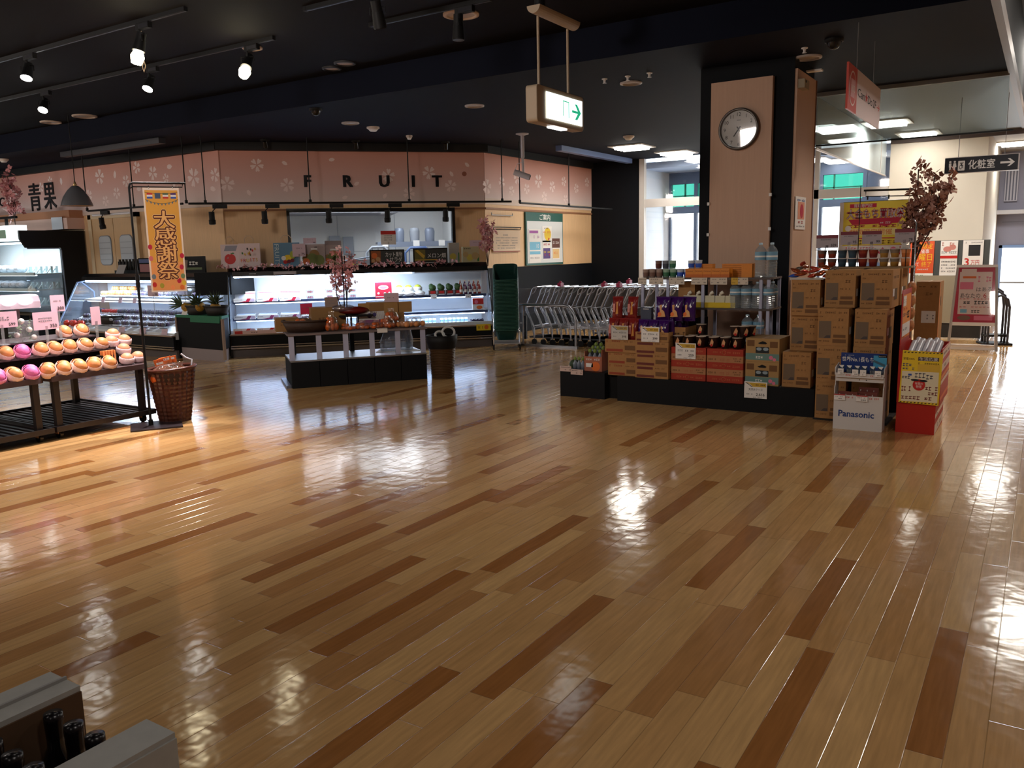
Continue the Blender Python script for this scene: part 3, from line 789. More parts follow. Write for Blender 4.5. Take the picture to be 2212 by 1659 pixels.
def hung_spot(label, loc, rz):
    t = thing('hung_spot', label, 'spotlight', loc, rz, 'unlit spots on the hanging rails')
    b = B(BLACK); b.box(-.01, .20, -.02, .02, -.075, -.018); b.build('track_adapter', t)
    b = B(BLACK); b.tube([(.03, 0, -.07), (-.01, 0, -.11), (-.03, 0, -.16)], .008); b.build('yoke', t)
    b = B(BLACK); b.cyl((-.03, 0, -.12), (-.03, .01, -.24), .042, n=14); b.cyl((-.03, .01, -.24), (-.03, .02, -.30), .05, n=14); b.build('lamp_head', t)
    b = B(mt('lens_dim', (120, 122, 130), .2, .6)); b.cyl((-.03, .019, -.296), (-.03, .021, -.306), .046, n=14); b.build('lens', t)
for px, w in ((460, 'left of the kitchen window'), (574, 'left of the kitchen window, close to its corner'), (713, 'before the left part of the kitchen window'), (840, 'before the middle of the kitchen window'), (966, 'before the right end of the kitchen window')):
    hung_spot('unlit black spot on the rail ' + w, cloc(wall_s(px, 440, HS)[0], -HS, zz_), RZC)
p = gY(219, 455, LY); hung_spot('unlit black spot before the staff door', (p.x, LY, (l0.z + l1.z) / 2), 0)
b = B(mt('pale_tube', (214, 214, 220), .4)); q0, q1 = gY(186, 458, LY), gY(275, 452, LY)
b.cyl((q0.x + .1, LY + .05, q0.z - .06), (q1.x, LY + .05, q0.z - .06), .018); tag(b.build('unlit_tube'), 'pale unlit tube lamp on the rail before the staff door', 'tube lamp')

# ---- pendant lamp
p = gZ(148, 245, 3.57)
pd = gY(165, 445, p.y)
sc = (gY(165, 398, p.y).z - pd.z)
t = thing('pendant_lamp', 'grey bell shaped pendant lamp on a thin cord', 'pendant lamp', (pd.x + .02, p.y, pd.z))
b = B(mt('pendant_grey', (104, 106, 112), .3, .15)); b.lathe([(.215, 0), (.205, .04), (.17, .13), (.11, .22), (.055, .275), (.03, .285), (.001, .287)], 28); b.build('lamp_shade', t)
b = B(mt('pendant_inside', (214, 190, 178), .5)); b.lathe([(.211, .001), (.2, .04), (.165, .128), (.105, .215), (.001, .27)], 28); b.build('shade_lining', t)
b = B(mt('brass', (190, 160, 110), .35, .8)); b.lathe([(.022, .285), (.028, .30), (.014, .325), (.012, .345), (.001, .346)], 12); b.build('cord_grip', t)
b = B(BLACK); b.cyl((0, 0, .34), (0, 0, 3.57 - pd.z), .006, n=6); b.build('cord', t)

# ---- hanging illuminated exit sign (faces +X)
XE = -3.5
a, c = gX(1158, 180, XE), gX(1260, 283, XE)
h = gX(1160, 262, XE)
w2, hh, zc = (c.y - a.y) / 2, (a.z - h.z), (a.z + h.z) / 2
t = thing('exit_sign', 'hanging lit exit sign with a green doorway and arrow', 'exit sign', (XE, (a.y + c.y) / 2, zc), 90)
BEI = mt('sign_housing', (176, 156, 132), .5)
b = B(BEI); b.prism(B().rrect(2 * w2, hh, .03), -.005, .10); b.build('sign_housing', t, bevel=.006)
EXW = mt('exit_panel_glow', (236, 252, 255), .4, emit=2.2); EXG = mt('exit_green_glow', (40, 190, 140), .4, emit=.75)
b = B(EXW); b.rect(-w2 * .66, w2 * .9, -hh * .36, hh * .36, -.012)
b.m(EXG)
k = hh * .36
def bar(x0, x1, z0, z1): b.rect(x0 * w2, x1 * w2, z0 * k, z1 * k, -.014)
bar(.02, .045, -.55, .62); bar(.27, .30, -.62, .62); bar(.02, .30, .58, .66)
b.poly([(w2 * .42, -.014, k * .1), (w2 * .42, -.014, -k * .1), (w2 * .68, -.014, -k * .1), (w2 * .55, -.014, -k * .62), (w2 * .66, -.014, -k * .62), (w2 * .83, -.014, 0), (w2 * .66, -.014, k * .62), (w2 * .55, -.014, k * .62), (w2 * .68, -.014, k * .1)])
b.build('lit_panel', t)
b = B(mt('exit_underlight', (255, 255, 255), .4, emit=5)); b.box(-w2 * .25, w2 * .35, .02, .08, -hh / 2 - .012, -hh / 2 + .002); b.build('under_light', t)
top = 3.36 - zc
for x in (-w2 * .68, w2 * .55):
    b = B(BEI); b.cyl((x, .05, hh / 2 - .01), (x, .05, top - .02), .011, n=10); b.build('hanger_rod', t)
b = B(BEI); b.side([(.05 + .06 * math.cos(D2R(a)), top + .05 - .06 * math.sin(D2R(a))) for a in range(0, 181, 15)], -w2 * .85, w2 * .85); b.build('canopy', t)
b = B(BLACK); b.cyl((-w2 * .6, .05, top + .02), (-w2 * .6, .05, 3.57 - zc), .045, n=12); b.build('ceiling_stub', t)

# ---- wall clock
t = thing('wall_clock', 'round white wall clock with grey rim on the column', 'clock', (-2.655, 8.36, 2.64), 0)
b = B(mt('clock_rim', (92, 86, 82), .35, .5)); b.M = Matrix.Rotation(D2R(90), 4, 'X'); b.lathe([(.20, 0), (.205, .02), (.20, .04), (.187, .046), (.178, .04), (.176, .02)], 40); b.build('clock_rim', t)
b = B(mt('clock_face', (196, 192, 188), .5)); b.disc(0, 0, .178, -.02, 40)
b.m(INK)
for k in range(1, 13):
    a = D2R(30 * k); b.text(str(k), .142 * math.sin(a), .142 * math.cos(a), .036, -.0215)
b.m(GREYINK).rect(-.02, .02, .082, .088, -.0215)
b.build('clock_face', t)
def hand(ang, ln, wd, y, name):
    b = B(INK); a = D2R(ang); d, n = (math.sin(a), math.cos(a)), (math.cos(a), -math.sin(a))
    P = lambda u, v: (d[0] * u + n[0] * v, y, d[1] * u + n[1] * v)
    b.poly([P(-.03, -wd), P(ln, -wd * .7), P(ln, wd * .7), P(-.03, wd)]); b.build(name, t)
hand(216, .085, .007, -.025, 'hour_hand'); hand(143, .13, .0055, -.028, 'minute_hand')
b = B(CLEARP); b.disc(0, 0, .178, -.038, 40); b.build('clock_glass', t)

# ---- Can*Do hanging sign (faces +X)
XC = -1.42
a, c, e = gX(1832, 133, XC), gX(1901, 187, XC), gX(1830, 236, XC)
w2, hh = (c.y - a.y) / 2, a.z - e.z
t = thing('hanging_shop_sign', 'white and red hanging sign reading Can★Do 2F with an arrow', 'hanging sign', (XC, (a.y + c.y) / 2, (a.z + e.z) / 2), 90)
b = B(mt('sign_white', (226, 206, 206), .5)); b.box(-w2 * .52, w2, -.008, .008, -hh / 2, hh / 2)
b.m(mt('sign_vermilion', (200, 66, 48), .5)).box(-w2, -w2 * .52, -.008, .008, -hh / 2, hh / 2)
b.m(mt('sign_ring_white', (236, 214, 206), .5)).disc(-w2 * .76, 0, w2 * .19, -.0095, 28, hh * .38)
b.m(_M['sign_vermilion']).disc(-w2 * .76, 0, w2 * .165, -.0105, 28, hh * .345)
b.m(mt('sign_pink', (214, 150, 150), .5)).rect(-w2 * .87, -w2 * .65, -hh * .2, hh * .2, -.0115)
b.m(_M['sign_ring_white']).text('100', -w2 * .76, 0, hh * .16, -.013, w=w2 * .2)
b.m(INK).text('Can', -w2 * .26, hh * .02, hh * .2, -.0095, w=w2 * .42).text('Do', w2 * .3, hh * .02, hh * .2, -.0095, w=w2 * .28).text('2F', w2 * .6, hh * .02, hh * .2, -.0095, w=w2 * .22)
b.m(RED).text('★', w2 * .06, hh * .02, hh * .22, -.0095, w=w2 * .18).text('→', w2 * .86, hh * .0, hh * .18, -.0095, w=w2 * .2)
b.build('sign_panel', t)
for x in (-w2 * .52, w2 * .52):
    b = B(GREYINK); b.cyl((x, 0, hh / 2 - .01), (x, 0, 3.27 - (a.z + e.z) / 2 if (a.y + c.y) / 2 + x > 7.36 else 3.57 - (a.z + e.z) / 2), .003, n=5); b.build('hanging_wire', t)

# ---- restroom sign
YW = 12.0
a, c, e = gY(2042, 347, YW), gY(2201, 330, YW), gY(2040, 376, YW)
w2, hh = (c.x - a.x) / 2, .185
t = thing('restroom_sign', 'black hanging restroom sign 化粧室 with white pictograms and arrow', 'hanging sign', ((a.x + c.x) / 2, YW, (a.z + e.z) / 2 + .012), 0)
SGN = mt('sign_navy_black', (22, 24, 38), .4); SGW = mt('sign_white_glow', (236, 236, 240), .5)
b = B(SGN); b.box(-w2, w2, -.03, .03, -hh / 2, hh / 2); b.build('sign_body', t)
b = B(mt('sign_edge', (206, 200, 204), .4)); b.box(w2, w2 + .012, -.032, .032, -hh / 2 - .006, hh / 2 + .006); b.box(-w2, w2, -.032, .032, hh / 2, hh / 2 + .006); b.box(-w2, w2, -.032, .032, -hh / 2 - .006, -hh / 2); b.build('sign_frame', t)
b = B(SGW)
for x, wide in ((-.335, .7), (-.285, 1.2)):
    b.disc(x, .045, .013, -.0315); b.poly([(x - .014, -.0315, .028), (x + .014, -.0315, .028), (x + .018 * wide, -.0315, -.02), (x + .009, -.0315, -.022), (x + .008, -.0315, -.06), (x - .008, -.0315, -.06), (x - .009, -.0315, -.022), (x - .018 * wide, -.0315, -.02)])
b.text('♿', -.21, -.005, .085, -.0315, w=.075)
b.text('化粧室', .01, -.003, .085, -.0315, w=.29, fat=.012)
b.poly([(.21, -.0315, .012), (.21, -.0315, -.012), (.32, -.0315, -.012), (.285, -.0315, -.045), (.312, -.0315, -.045), (.362, -.0315, 0), (.312, -.0315, .045), (.285, -.0315, .045), (.32, -.0315, .012)])
b.build('lettering', t)
for x in (-.25, .25):
    b = B(GREYINK); b.cyl((x, 0, hh / 2), (x, 0, 3.255 - (a.z + e.z) / 2), .004, n=5); b.build('hanging_wire', t)

# ---- white security camera on a stem
p0 = gZ(1128, 290, 3.26); p1 = gY(1124, 372, p0.y)
t = thing('security_camera', 'white security camera on a ceiling stem before the pink wall', 'camera', (p0.x, p0.y, 3.27))
CW = mt('camera_white', (196, 190, 196), .5)
b = B(CW); b.lathe([(.10, 0), (.10, -.012), (.03, -.03)], 18); b.cyl((0, 0, -.02), (0, 0, -.36), .028, n=12); b.cyl((0, 0, -.34), (.01, 0, -.60), .02, n=10); b.build('stem', t)
b = B(CW); b.cyl((-.12, -.06, -.57), (.10, .04, -.66), .045, n=14); b.build('camera_body', t)
b = B(BLACKG); b.cyl((.099, .039, -.66), (.106, .043, -.663), .036, n=14); b.build('lens', t)
b = B(CW); b.tube([(0, 0, -.42), (-.08, -.03, -.45), (-.10, -.05, -.52), (-.1, -.05, -.56)], .004); b.build('cable', t)

# ---- switch box and poster on the column side (faces +X)
a, c = gX(1722, 168, -2.115), gX(1745, 202, -2.115)
b = B(mt('switch_box_cream', (150, 134, 104), .5)); b.box(-2.125, -2.06, 8.44, 8.62, c.z, a.z); b.m(BLACK).box(-2.06, -2.055, 8.475, 8.495, c.z + .05, c.z + .07)
tag(b.build('switch_box'), 'cream sensor box at the top of the column side panel', 'box')
b = B(WHITE); b.box(-2.125, -1.98, 8.74, 8.82, 3.175, 3.19)
tag(b.build('ceiling_bracket'), 'small pale bracket under the ceiling beside the column', 'bracket')
t = thing('column_poster', 'small white poster with red print on the column side panel', 'poster', (-2.117, 8.66, 1.81), 90)
b = B(PAPER); b.box(-.2, .2, -.006, .0, -.16, .16); b.m(mt('poster_salmon', (224, 150, 120), .6)).rect(-.12, .14, -.06, .11, -.008)
b.m(CRIM).disc(.03, .02, .07, -.009).m(BLUEP).scribble(-.15, .15, .125, .022, -.008, 7, 3).m(RED).scribble(-.1, .1, -.09, .03, -.008, 5, 4).m(GREYINK).scribble(-.16, .16, -.13, .015, -.008, 10, 4)
b.build('poster_sheet', t)


# ================================================================== FRUIT COOLERS
TUBE = mt('cooler_tube_glow', (200, 222, 255), .5, emit=13)
CWHT = mt('cooler_white', (226, 230, 234), .45)
CSHELF = mt('cooler_shelf_white', (214, 220, 228), .4)
LEDGE = mt('cooler_ledge_tan', (150, 128, 112), .4)
ENDGL = clear('cooler_end_glass', gloss=.08, haze=.12, hazec=(190, 205, 225))
OCC, RCC = (-10.2, 8.06, 0), 45.0
def cc(s, y, z):                                  # point in the corner cooler's own frame
    return (OCC[0] + (s - y) * .70711, OCC[1] + (s + y) * .70711, z)
t = thing('fruit_cooler', 'long black open cooler with white lit shelves under the FRUIT window', 'cooler', OCC, RCC)
L_ = 4.0
b = B(DARK); b.box(0, L_, 0.02, .06, .17, .33); b.m(BLACK).box(0, L_, .1, 1.05, 0, .28); b.build('base_body', t)
b = B(mt('kick_grey', (92, 84, 82), .5)); b.box(0, L_, .06, .1, 0, .12); b.build('kick_plate', t)
b = B(STEEL); b.box(0, L_, -.012, .02, .13, .15); b.box(0, L_, -.008, .02, .165, .18); b.build('bumper_rail', t)
b = B(LEDGE); b.box(0, L_, -.01, .09, .33, .352); b.build('front_ledge', t)
b = B(CWHT); b.box(0, L_, .09, .98, .28, .30); b.m(CSHELF).box(0, L_, .09, .11, .30, .40); b.build('deck', t)
b = B(CWHT); b.box(0, L_, .98, 1.05, .28, 1.30); b.build('back_panel', t)
for z, y0, nm in ((.56, .32, 'lower'), (.82, .42, 'upper')):
    b = B(CSHELF); b.box(.02, L_ - .02, y0, .98, z - .018, z)
    b.m(mt('shelf_edge_blue', (40, 52, 84), .5)).box(.02, L_ - .02, y0 - .012, y0, z - .035, z + .005)
    sh = b.build('shelf', t)
    b = B(TUBE); b.cyl((.06, y0 + .05, z - .04), (L_ - .06, y0 + .05, z - .04), .012, n=8); b.build('shelf_lamp', sh)
b = B(BLACKG); b.side([(.34, 1.20), (.34, 1.27), (.42, 1.33), (1.05, 1.33), (1.05, 1.26), (.40, 1.24)], 0, L_); b.m(mt('sticker_grey', (160, 150, 150), .6)).rect(.66, 1.0, 1.215, 1.262, .3385); b.m(WHITE).rect(.30, .40, 1.235, 1.24, .3385); ca = b.build('canopy', t)
b = B(mt('canopy_lining', (215, 218, 222), .5)); b.box(0, L_, .40, .98, 1.225, 1.238); b.build('canopy_lining', ca)
for a, c in ((.06, 1.42), (1.46, 2.78)):
    b = B(TUBE); b.cyl((a, .375, 1.195), (c, .375, 1.195), .018, n=10); b.build('canopy_lamp', ca)
b = B(mt('tube_off', (150, 152, 158), .4)); b.cyl((2.82, .375, 1.195), (3.95, .375, 1.195), .018, n=10); b.build('unlit_tube', ca)
for x in (0.0, L_):
    b = B(BLACKG); b.box(x - .015, x + .015, .0, 1.05, 0, .34)
    b.m(ENDGL).side([(.02, .34), (.06, .62), (.30, 1.22), (1.0, 1.25), (1.0, .34)], x - .006, x + .006)
    b.m(BLACKG).tube([(x, .02, .34), (x, .06, .62), (x, .30, 1.22)], .012)
    if x: b.m(LEDGE).box(x - .012, x + .02, -.01, .05, .1, .36)
    b.build('end_panel', t)
lamp('cooler_light', 'AREA', cc(1.45, .3, 1.16), 30, (.70, .84, 1), aim=cc(1.45, .62, .4), size=2.6, size_y=.06)
lamp('cooler_light', 'AREA', cc(2.0, .30, .52), 24, (.70, .84, 1), aim=cc(2.0, .4, .2), size=3.6, size_y=.06)

def price_strip(label, s, y, z, w, col, seed):
    t = thing('price_strip', label, 'price strip', cc(s, y, z), RCC, 'price strips on the cooler shelves')
    b = B(PAPER); b.box(-w / 2, w / 2, 0, .004, -.028, .028)
    b.m(col).poly([(w * .02, -.001, -.028), (w * .14, -.001, .028), (w * .3, -.001, .028), (w * .2, -.001, -.028)]); b.poly([(-w * .25, -.001, -.028), (w * .02, -.001, -.028), (w * .05, -.001, -.01)])
    b.m(mt('strip_lilac', (200, 180, 205), .6)).poly([(w * .24, -.001, -.02), (w * .3, -.001, .024), (w * .46, -.001, .024), (w * .46, -.001, -.02)])
    b.m(GREYINK).scribble(-w * .46, -w * .1, .008, .014, -.0015, 6, seed)
    b.build('strip_card', t)
for k in range(3):
    for z, y, col, row in ((.835, .40, CRIM, 'upper'), (.575, .30, mt('strip_plum', (140, 40, 90), .6), 'lower'), (.40, .07, RED, 'bottom')):
        price_strip('pale price strip with a %s slash on the %s shelf edge, %s' % ('crimson' if row == 'upper' else 'plum' if row == 'lower' else 'red', row, nth(k, 3)), .20 + k * .34, y, z, .32, col, k)

# products in the corner cooler
def berry_carton():
    t = thing('berry_carton', '', 'carton', (0, 0, 0), RCC, 'white strawberry cartons on the upper shelf')
    b = B(WHITE); b.box(-.15, .15, 0, .13, 0, .14); b.m(mt('carton_window', (196, 200, 214), .3)).prism([(a, .055 + c) for a, c in B().rrect(.20, .07, .03)], -.001, 0)
    b.m(CRIM).poly([(-.15, -.0012, .118), (.15, -.0012, .108), (.15, -.0012, .116), (-.15, -.0012, .128)]).scribble(-.09, -.01, .03, .025, -.002, 3, 4); b.build('carton_body', t)
    b = B(WHITE); b.tube([(-.03, .06, .14), (-.025, .06, .175), (.025, .06, .175), (.03, .06, .14)], .006); b.build('carton_handle', t)
    return Kind(t)
K = berry_carton()
for k in range(3): K.put('white strawberry carton with a pink stripe and window on the upper shelf, %s' % nth(k, 3), cc(.2 + k * .34, .55, .821), RCC)
def lidded_tub(col, name, grp):
    t = thing(name, '', 'tub', (0, 0, 0), RCC, grp)
    b = B(clear('tub_plastic', gloss=.1, haze=.25)); b.lathe([(.001, 0), (.05, 0), (.062, .055), (.066, .06)], 16); b.build('tub_bowl', t)
    b = B(col); 
    for i in range(5): b.ball((.03 * math.cos(i * 1.257), .03 * math.sin(i * 1.257), .025), .018, n=8, k=5)
    b.build('berries', t)
    b = B(WHITE); b.lathe([(.066, .06), (.066, .068), (.05, .075), (.001, .076)], 16); b.build('tub_lid', t)
    return Kind(t)
K = lidded_tub(mt('berry_red', (190, 30, 50), .35), 'berry_tub', 'lidded berry tubs on the upper shelf')
for k, (s, n_) in enumerate(((1.18, 2), (1.48, 2), (1.66, 2), (1.84, 2))):
    for j in range(n_):
        K.put('white lidded tub of red berries, %s pile of the upper shelf, %s one' % (nth(k, 4), ('lower', 'upper')[j]), cc(s, .52, .821 + j * .085), RCC)
t = thing('shelf_poster', 'red and pink poster card with white clouds on the upper shelf', 'poster', cc(2.32, .38, .80), RCC)
b = B(mt('poster_red', (200, 30, 60), .6)); b.box(-.13, .13, 0, .005, 0, .25); b.m(PAPER).disc(0, .17, .08, -.001, 20, .035).rect(-.12, .12, .02, .03, -.001).disc(-.08, .08, .018, -.001).disc(.02, .075, .02, -.001).disc(.09, .08, .018, -.001)
b.m(mt('poster_pink', (240, 130, 160), .6)).disc(0, .17, .055, -.0015, 20, .022); b.build('poster_card', t)
def netted_fruit(name, fcol, r, cat, grp, ncol=(236, 232, 230)):
    t = thing(name, '', cat, (0, 0, 0), 0, grp)
    b = B(mt('foam_net_%d_%d' % (ncol[0], ncol[1]), ncol, .7, bump=.6, scale=90)); b.lathe([(.001, .0), (r * .75, .004), (r * 1.17, r * .5), (r * 1.23, r * 1.0), (r * 1.17, r * 1.34), (r * 1.1, r * 1.42)], 16); b.build('foam_net', t)
    b = B(fcol); b.ball((0, 0, r + .008), r, sz=.92, n=16, k=10); b.build('fruit', t)
    b = B(mt('fruit_stem', (96, 84, 40), .7)); b.cyl((0, 0, r * 1.88), (0, 0, r * 2.0), r * .1, n=6); b.build('stem', t)
    return Kind(t)
K = netted_fruit('citrus_fruit', mt('pomelo_green', (186, 196, 60), .4), .062, 'fruit', 'green yellow citrus on the upper shelf')
for k in range(3): K.put('yellow green citrus fruit in a white net on the upper shelf, %s' % nth(k, 3), cc(2.58 + k * .15, .55, .87), RCC)
K = netted_fruit('pale_melon', mt('melon_white', (214, 216, 206), .5), .075, 'fruit', 'pale melons on the upper shelf')
for k in range(3): K.put('pale melon below the yellow green citrus, %s' % nth(k, 3), cc(2.56 + k * .17, .47, .821), RCC, scale=(1, 1, .55))
t = thing('veg_carton', '', 'carton', (0, 0, 0), RCC, 'leafy packs on the upper shelf')
b = B(mt('veg_pack_brown', (92, 66, 54), .6)); b.box(-.06, .06, 0, .10, 0, .07); b.m(RED).rect(-.04, .04, .02, .06, -.001); b.m(PAPER).rect(-.05, .05, .0, .012, -.001); b.build('pack_box', t)
b = B(mt('leaf_pack_green', (62, 92, 46), .6, noise=.3, scale=60, bump=.8)); b.ball((0, .05, .11), .06, sy=.8, sz=.9); b.ball((-.02, .06, .14), .04); b.build('leaf_bundle', t)
K = Kind(t)
for k in range(4): K.put('dark green leafy pack with a red tag on the upper shelf, %s' % nth(k, 4), cc(3.12 + k * .14, .5, .821), RCC)
def juice(col, nm):
    t = thing('juice_bottle', '', 'bottle', (0, 0, 0), RCC, 'juice bottles on the upper shelf')
    b = B(mt(nm, col, .2)); b.lathe([(.001, 0), (.026, 0), (.027, .10), (.012, .14), (.012, .155)], 12); b.build('bottle_body', t)
    b = B(PAPER); b.lathe([(.0275, .03), (.0275, .075)], 12); b.build('bottle_label', t)
    b = B(mt('cap_cream', (214, 190, 170), .5)); b.lathe([(.014, .155), (.014, .175), (.001, .176)], 10); b.build('bottle_cap', t)
    return Kind(t)
JU = [juice((170, 70, 36), 'juice_orange'), juice((92, 40, 84), 'juice_purple'), juice((150, 50, 40), 'juice_red')]
for row in range(2):
    for k in range(5):
        ju = (0, 1, 1, 2, 2)[k]
        JU[ju].put('%s juice bottle, %s of five in the %s row at the right end' % (('orange', 'purple', 'red')[ju], nth(k, 5), ('front', 'back')[row]), cc(3.58 + k * .075, .48 + row * .1, .821 + row * .045), RCC)
K = lidded_tub(mt('jam_violet', (110, 70, 130), .35), 'jam_cup', 'small cups on the lower shelf')
for k in range(6): K.put('small violet dessert cup on the lower shelf, %s' % nth(k, 6), cc(1.75 + k * .15, .40, .561), RCC, scale=.7)
t = thing('gift_carton', 'small red carton with a bread picture at the right end of the lower shelf', 'carton', cc(3.84, .40, .561), RCC)
b = B(WHITE); b.box(-.09, .09, 0, .1, 0, .19); b.m(RED).rect(-.09, .09, .09, .19, -.001); b.m(ORANP).disc(.02, .04, .05, -.001, 16, .03); b.m(PINKP).disc(-.03, .13, .03, -.002); b.build('carton_body', t)
t = thing('yogurt_cup', '', 'cup', (0, 0, 0), RCC, 'pale cups in rows on the bottom deck')
b = B(mt('cup_pale_blue', (190, 212, 228), .4)); b.lathe([(.001, 0), (.022, 0), (.028, .085), (.001, .086)], 12); b.build('cup_body', t)
b = B(mt('cup_band_blue', (70, 110, 150), .4)); b.lathe([(.0262, .03), (.0275, .06)], 12); b.build('cup_band', t)
K = Kind(t)
for g, s0 in enumerate((2.72, 3.24)):
    for k in range(7):
        K.put('pale blue cup on the bottom deck, %s in the %s row of seven' % (nth(k, 7), ('left', 'right')[g]), cc(s0 + k * .066, .42, .361), RCC)
b = B(CSHELF); b.box(-.62, .62, 0, .35, 0, .06); tag(b.build('cup_riser'), 'white riser under the pale blue cups on the bottom deck', 'riser', cc(3.2, .36, .3), RCC)
t = thing('grape_tray', 'dark tray of grapes at the right end of the bottom deck', 'tray', cc(3.78, .2, .36), RCC)
b = B(BLACKG); b.slab(B().rrect(.26, .16, .04), 0, .03); b.build('tray', t)
GR = mt('grape_dark', (40, 34, 70), .3)
for k in range(14):
    b = B(GR); b.ball((-.09 + (k % 7) * .03, -.03 + (k // 7) * .05, .045 + .012 * (k % 2)), .02, n=8, k=6); b.build('grape', t)
t = thing('price_card', 'yellow price card hanging at the right end of the cooler ledge', 'price card', cc(3.86, -.015, .31), RCC)
b = B(YELL); b.box(-.13, .1, -.004, 0, -.05, .05); b.m(ORANP).disc(.03, .0, .035, -.005).m(INK).scribble(-.11, -.02, .0, .03, -.005, 4, 8); b.build('card', t)
t = thing('price_card', 'long pale price card with a red square at the left end of the cooler ledge', 'price card', cc(.35, -.012, .375), RCC)
b = B(mt('card_blush', (222, 190, 188), .6)); b.box(-.30, .32, 0, .004, -.025, .03); b.m(RED).rect(-.28, -.17, -.02, .025, -.001); b.m(INK).scribble(-.05, .05, .0, .014, -.001, 3, 5); b.build('card', t)
K = None
for k, s in enumerate((2.42, 3.12, 3.68)):
    t = thing('shelf_tag', 'small white shelf tag under the upper shelf, %s' % nth(k, 3), 'shelf tag', cc(s, .40, .80), RCC, 'shelf tags of the corner cooler')
    b = B(PAPER); b.box(-.05, .05, 0, .003, -.04, .02); b.m(INK).scribble(-.01, .04, -.02, .014, -.001, 2, k).m(GREYINK).scribble(-.04, .03, .005, .008, -.001, 5, k); b.build('tag_card', t)

# flat white packs with red tops on shelves
t = thing('white_pack', '', 'pack', (0, 0, 0), RCC, 'flat white packs on the cooler shelves')
b = B(WHITE); b.box(-.14, .14, 0, .3, 0, .05); b.m(mt('pack_film', (206, 220, 236), .2)).box(-.12, .12, .02, .28, .05, .056); b.build('pack_tray', t)
K = Kind(t)
for k in range(6): K.put('flat white pack on the lower shelf, %s' % nth(k, 6), cc(.2 + k * .33, .42, .561), RCC)
for k in range(8): K.put('flat white pack on the bottom deck, %s' % nth(k, 8), cc(.2 + k * .31, .22, .301), RCC)

# ---- things on the cooler top
BROWNB = [mt('dried_tan', (166, 118, 98), .7), mt('dried_brown', (136, 88, 72), .7), mt('dried_rose', (178, 130, 116), .7)]
BLOS = [mt('blossom_pink', (222, 160, 168), .7), mt('blossom_pale', (232, 196, 198), .7), mt('blossom_dusty', (196, 128, 128), .7)]
TWIG = mt('twig_brown', (64, 44, 36), .8)
def blossoms(b, pts, r, rnd, per=3, spread=.05, pal=None):
    for p in pts:
        for _ in range(per):
            c = Vector(p) + Vector((rnd.gauss(0, spread), rnd.gauss(0, spread), rnd.gauss(0, spread)))
            n = Vector((rnd.uniform(-1, 1), rnd.uniform(-1, 1), rnd.uniform(-.6, 1))).normalized()
            u = n.orthogonal().normalized(); v = n.cross(u); q = r * rnd.uniform(.7, 1.15)
            b.m(rnd.choice(pal or BLOS))
            for k in range(4):
                a = k * math.pi / 2 + rnd.random()
                d1 = u * math.cos(a) + v * math.sin(a); d2 = n.cross(d1)
                b.poly([tuple(c), tuple(c + d1 * q * .6 + d2 * q * .4 + n * q * .2), tuple(c + d1 * q + n * q * .15), tuple(c + d1 * q * .6 - d2 * q * .4 + n * q * .2)])
def branch(label, base, tips, r, per, spread, seed, stem=.008, dense=12, cat='blossom branch', pal=None):
    rnd = random.Random(seed)
    t = thing('blossom_branch', label, cat, base)
    for tip, a0 in tips:
        b = B(TWIG); tp = Vector(tip)
        mid = tp * .5 + Vector((rnd.uniform(-.04, .04), rnd.uniform(-.04, .04), 0))
        b.tube([(0, 0, 0), tuple(tp * .25 * 1.0 + mid * .0), tuple(mid), tuple(tp)], stem * .8); b.build('twig', t)
    b = B()
    pts = []
    for tip, a0 in tips:
        for i in range(dense):
            f = a0 + (1 - a0) * i / (dense - 1); pts.append(Vector(tip) * f)
    blossoms(b, pts, r, rnd, per, spread, pal)
    b.build('blossoms', t)
rnd = random.Random(11)
t = thing('blossom_garland', 'pink blossom garland draped along the cooler top edge', 'garland', OCC, RCC)
pts = [(-.15 + i * .045, .36 + .02 * math.sin(i), 1.355 - .035 * abs(math.sin(i * .33)) + rnd.uniform(-.02, .02)) for i in range(82)]
b = B(TWIG); b.tube(pts, .005, 5); b.build('twig', t)
b = B(); blossoms(b, pts, .034, rnd, 2, .022); b.build('blossoms', t)

def paper_bag(label, s, y, w, h, rz, body, art):
    t = thing('paper_bag', label, 'paper bag', cc(s, y, 1.331), RCC + rz)
    b = B(body); b.side([(-.05, 0), (.05, 0), (.012, h), (-.012, h)], -w / 2, w / 2); art(b, w, h); b.build('bag_body', t)
    b = B(mt('bag_cord', (206, 176, 150), .7)); b.tube([(-w * .2, 0, h - .01), (-w * .2, 0, h + .07), (-w * .1, 0, h + .115), (w * .1, 0, h + .115), (w * .2, 0, h + .07), (w * .2, 0, h - .01)], .006); b.build('bag_handle', t)
def tilt(b, h):                                  # art on the sloping front: y from z
    f = lambda z: -.05 + .038 * z / h - .0015
    return f
def apple_art(b, w, h):
    f = lambda x, z: (x, -.05 + .038 * z / h - .002, z)
    b.m(mt('apple_red', (204, 40, 36), .5)); n = 20
    b.poly([f(.0 + .085 * math.cos(2 * math.pi * i / n), h * .36 + .075 * math.sin(2 * math.pi * i / n) + (.012 if abs(math.cos(2 * math.pi * i / n)) > .3 and math.sin(2 * math.pi * i / n) > .3 else 0)) for i in range(n)])
    b.m(GREENP).poly([f(0, h * .60), f(.05, h * .66), f(.07, h * .60), f(.02, h * .585)]); b.m(PAPER).poly([f(-.05, h * .38), f(-.03, h * .48), f(-.02, h * .40)])
    b.m(mt('bag_grey', (150, 148, 160), .6)).poly([f(-.09, h * .72), f(.09, h * .72), f(.12, h * .95), f(-.06, h * .95)])
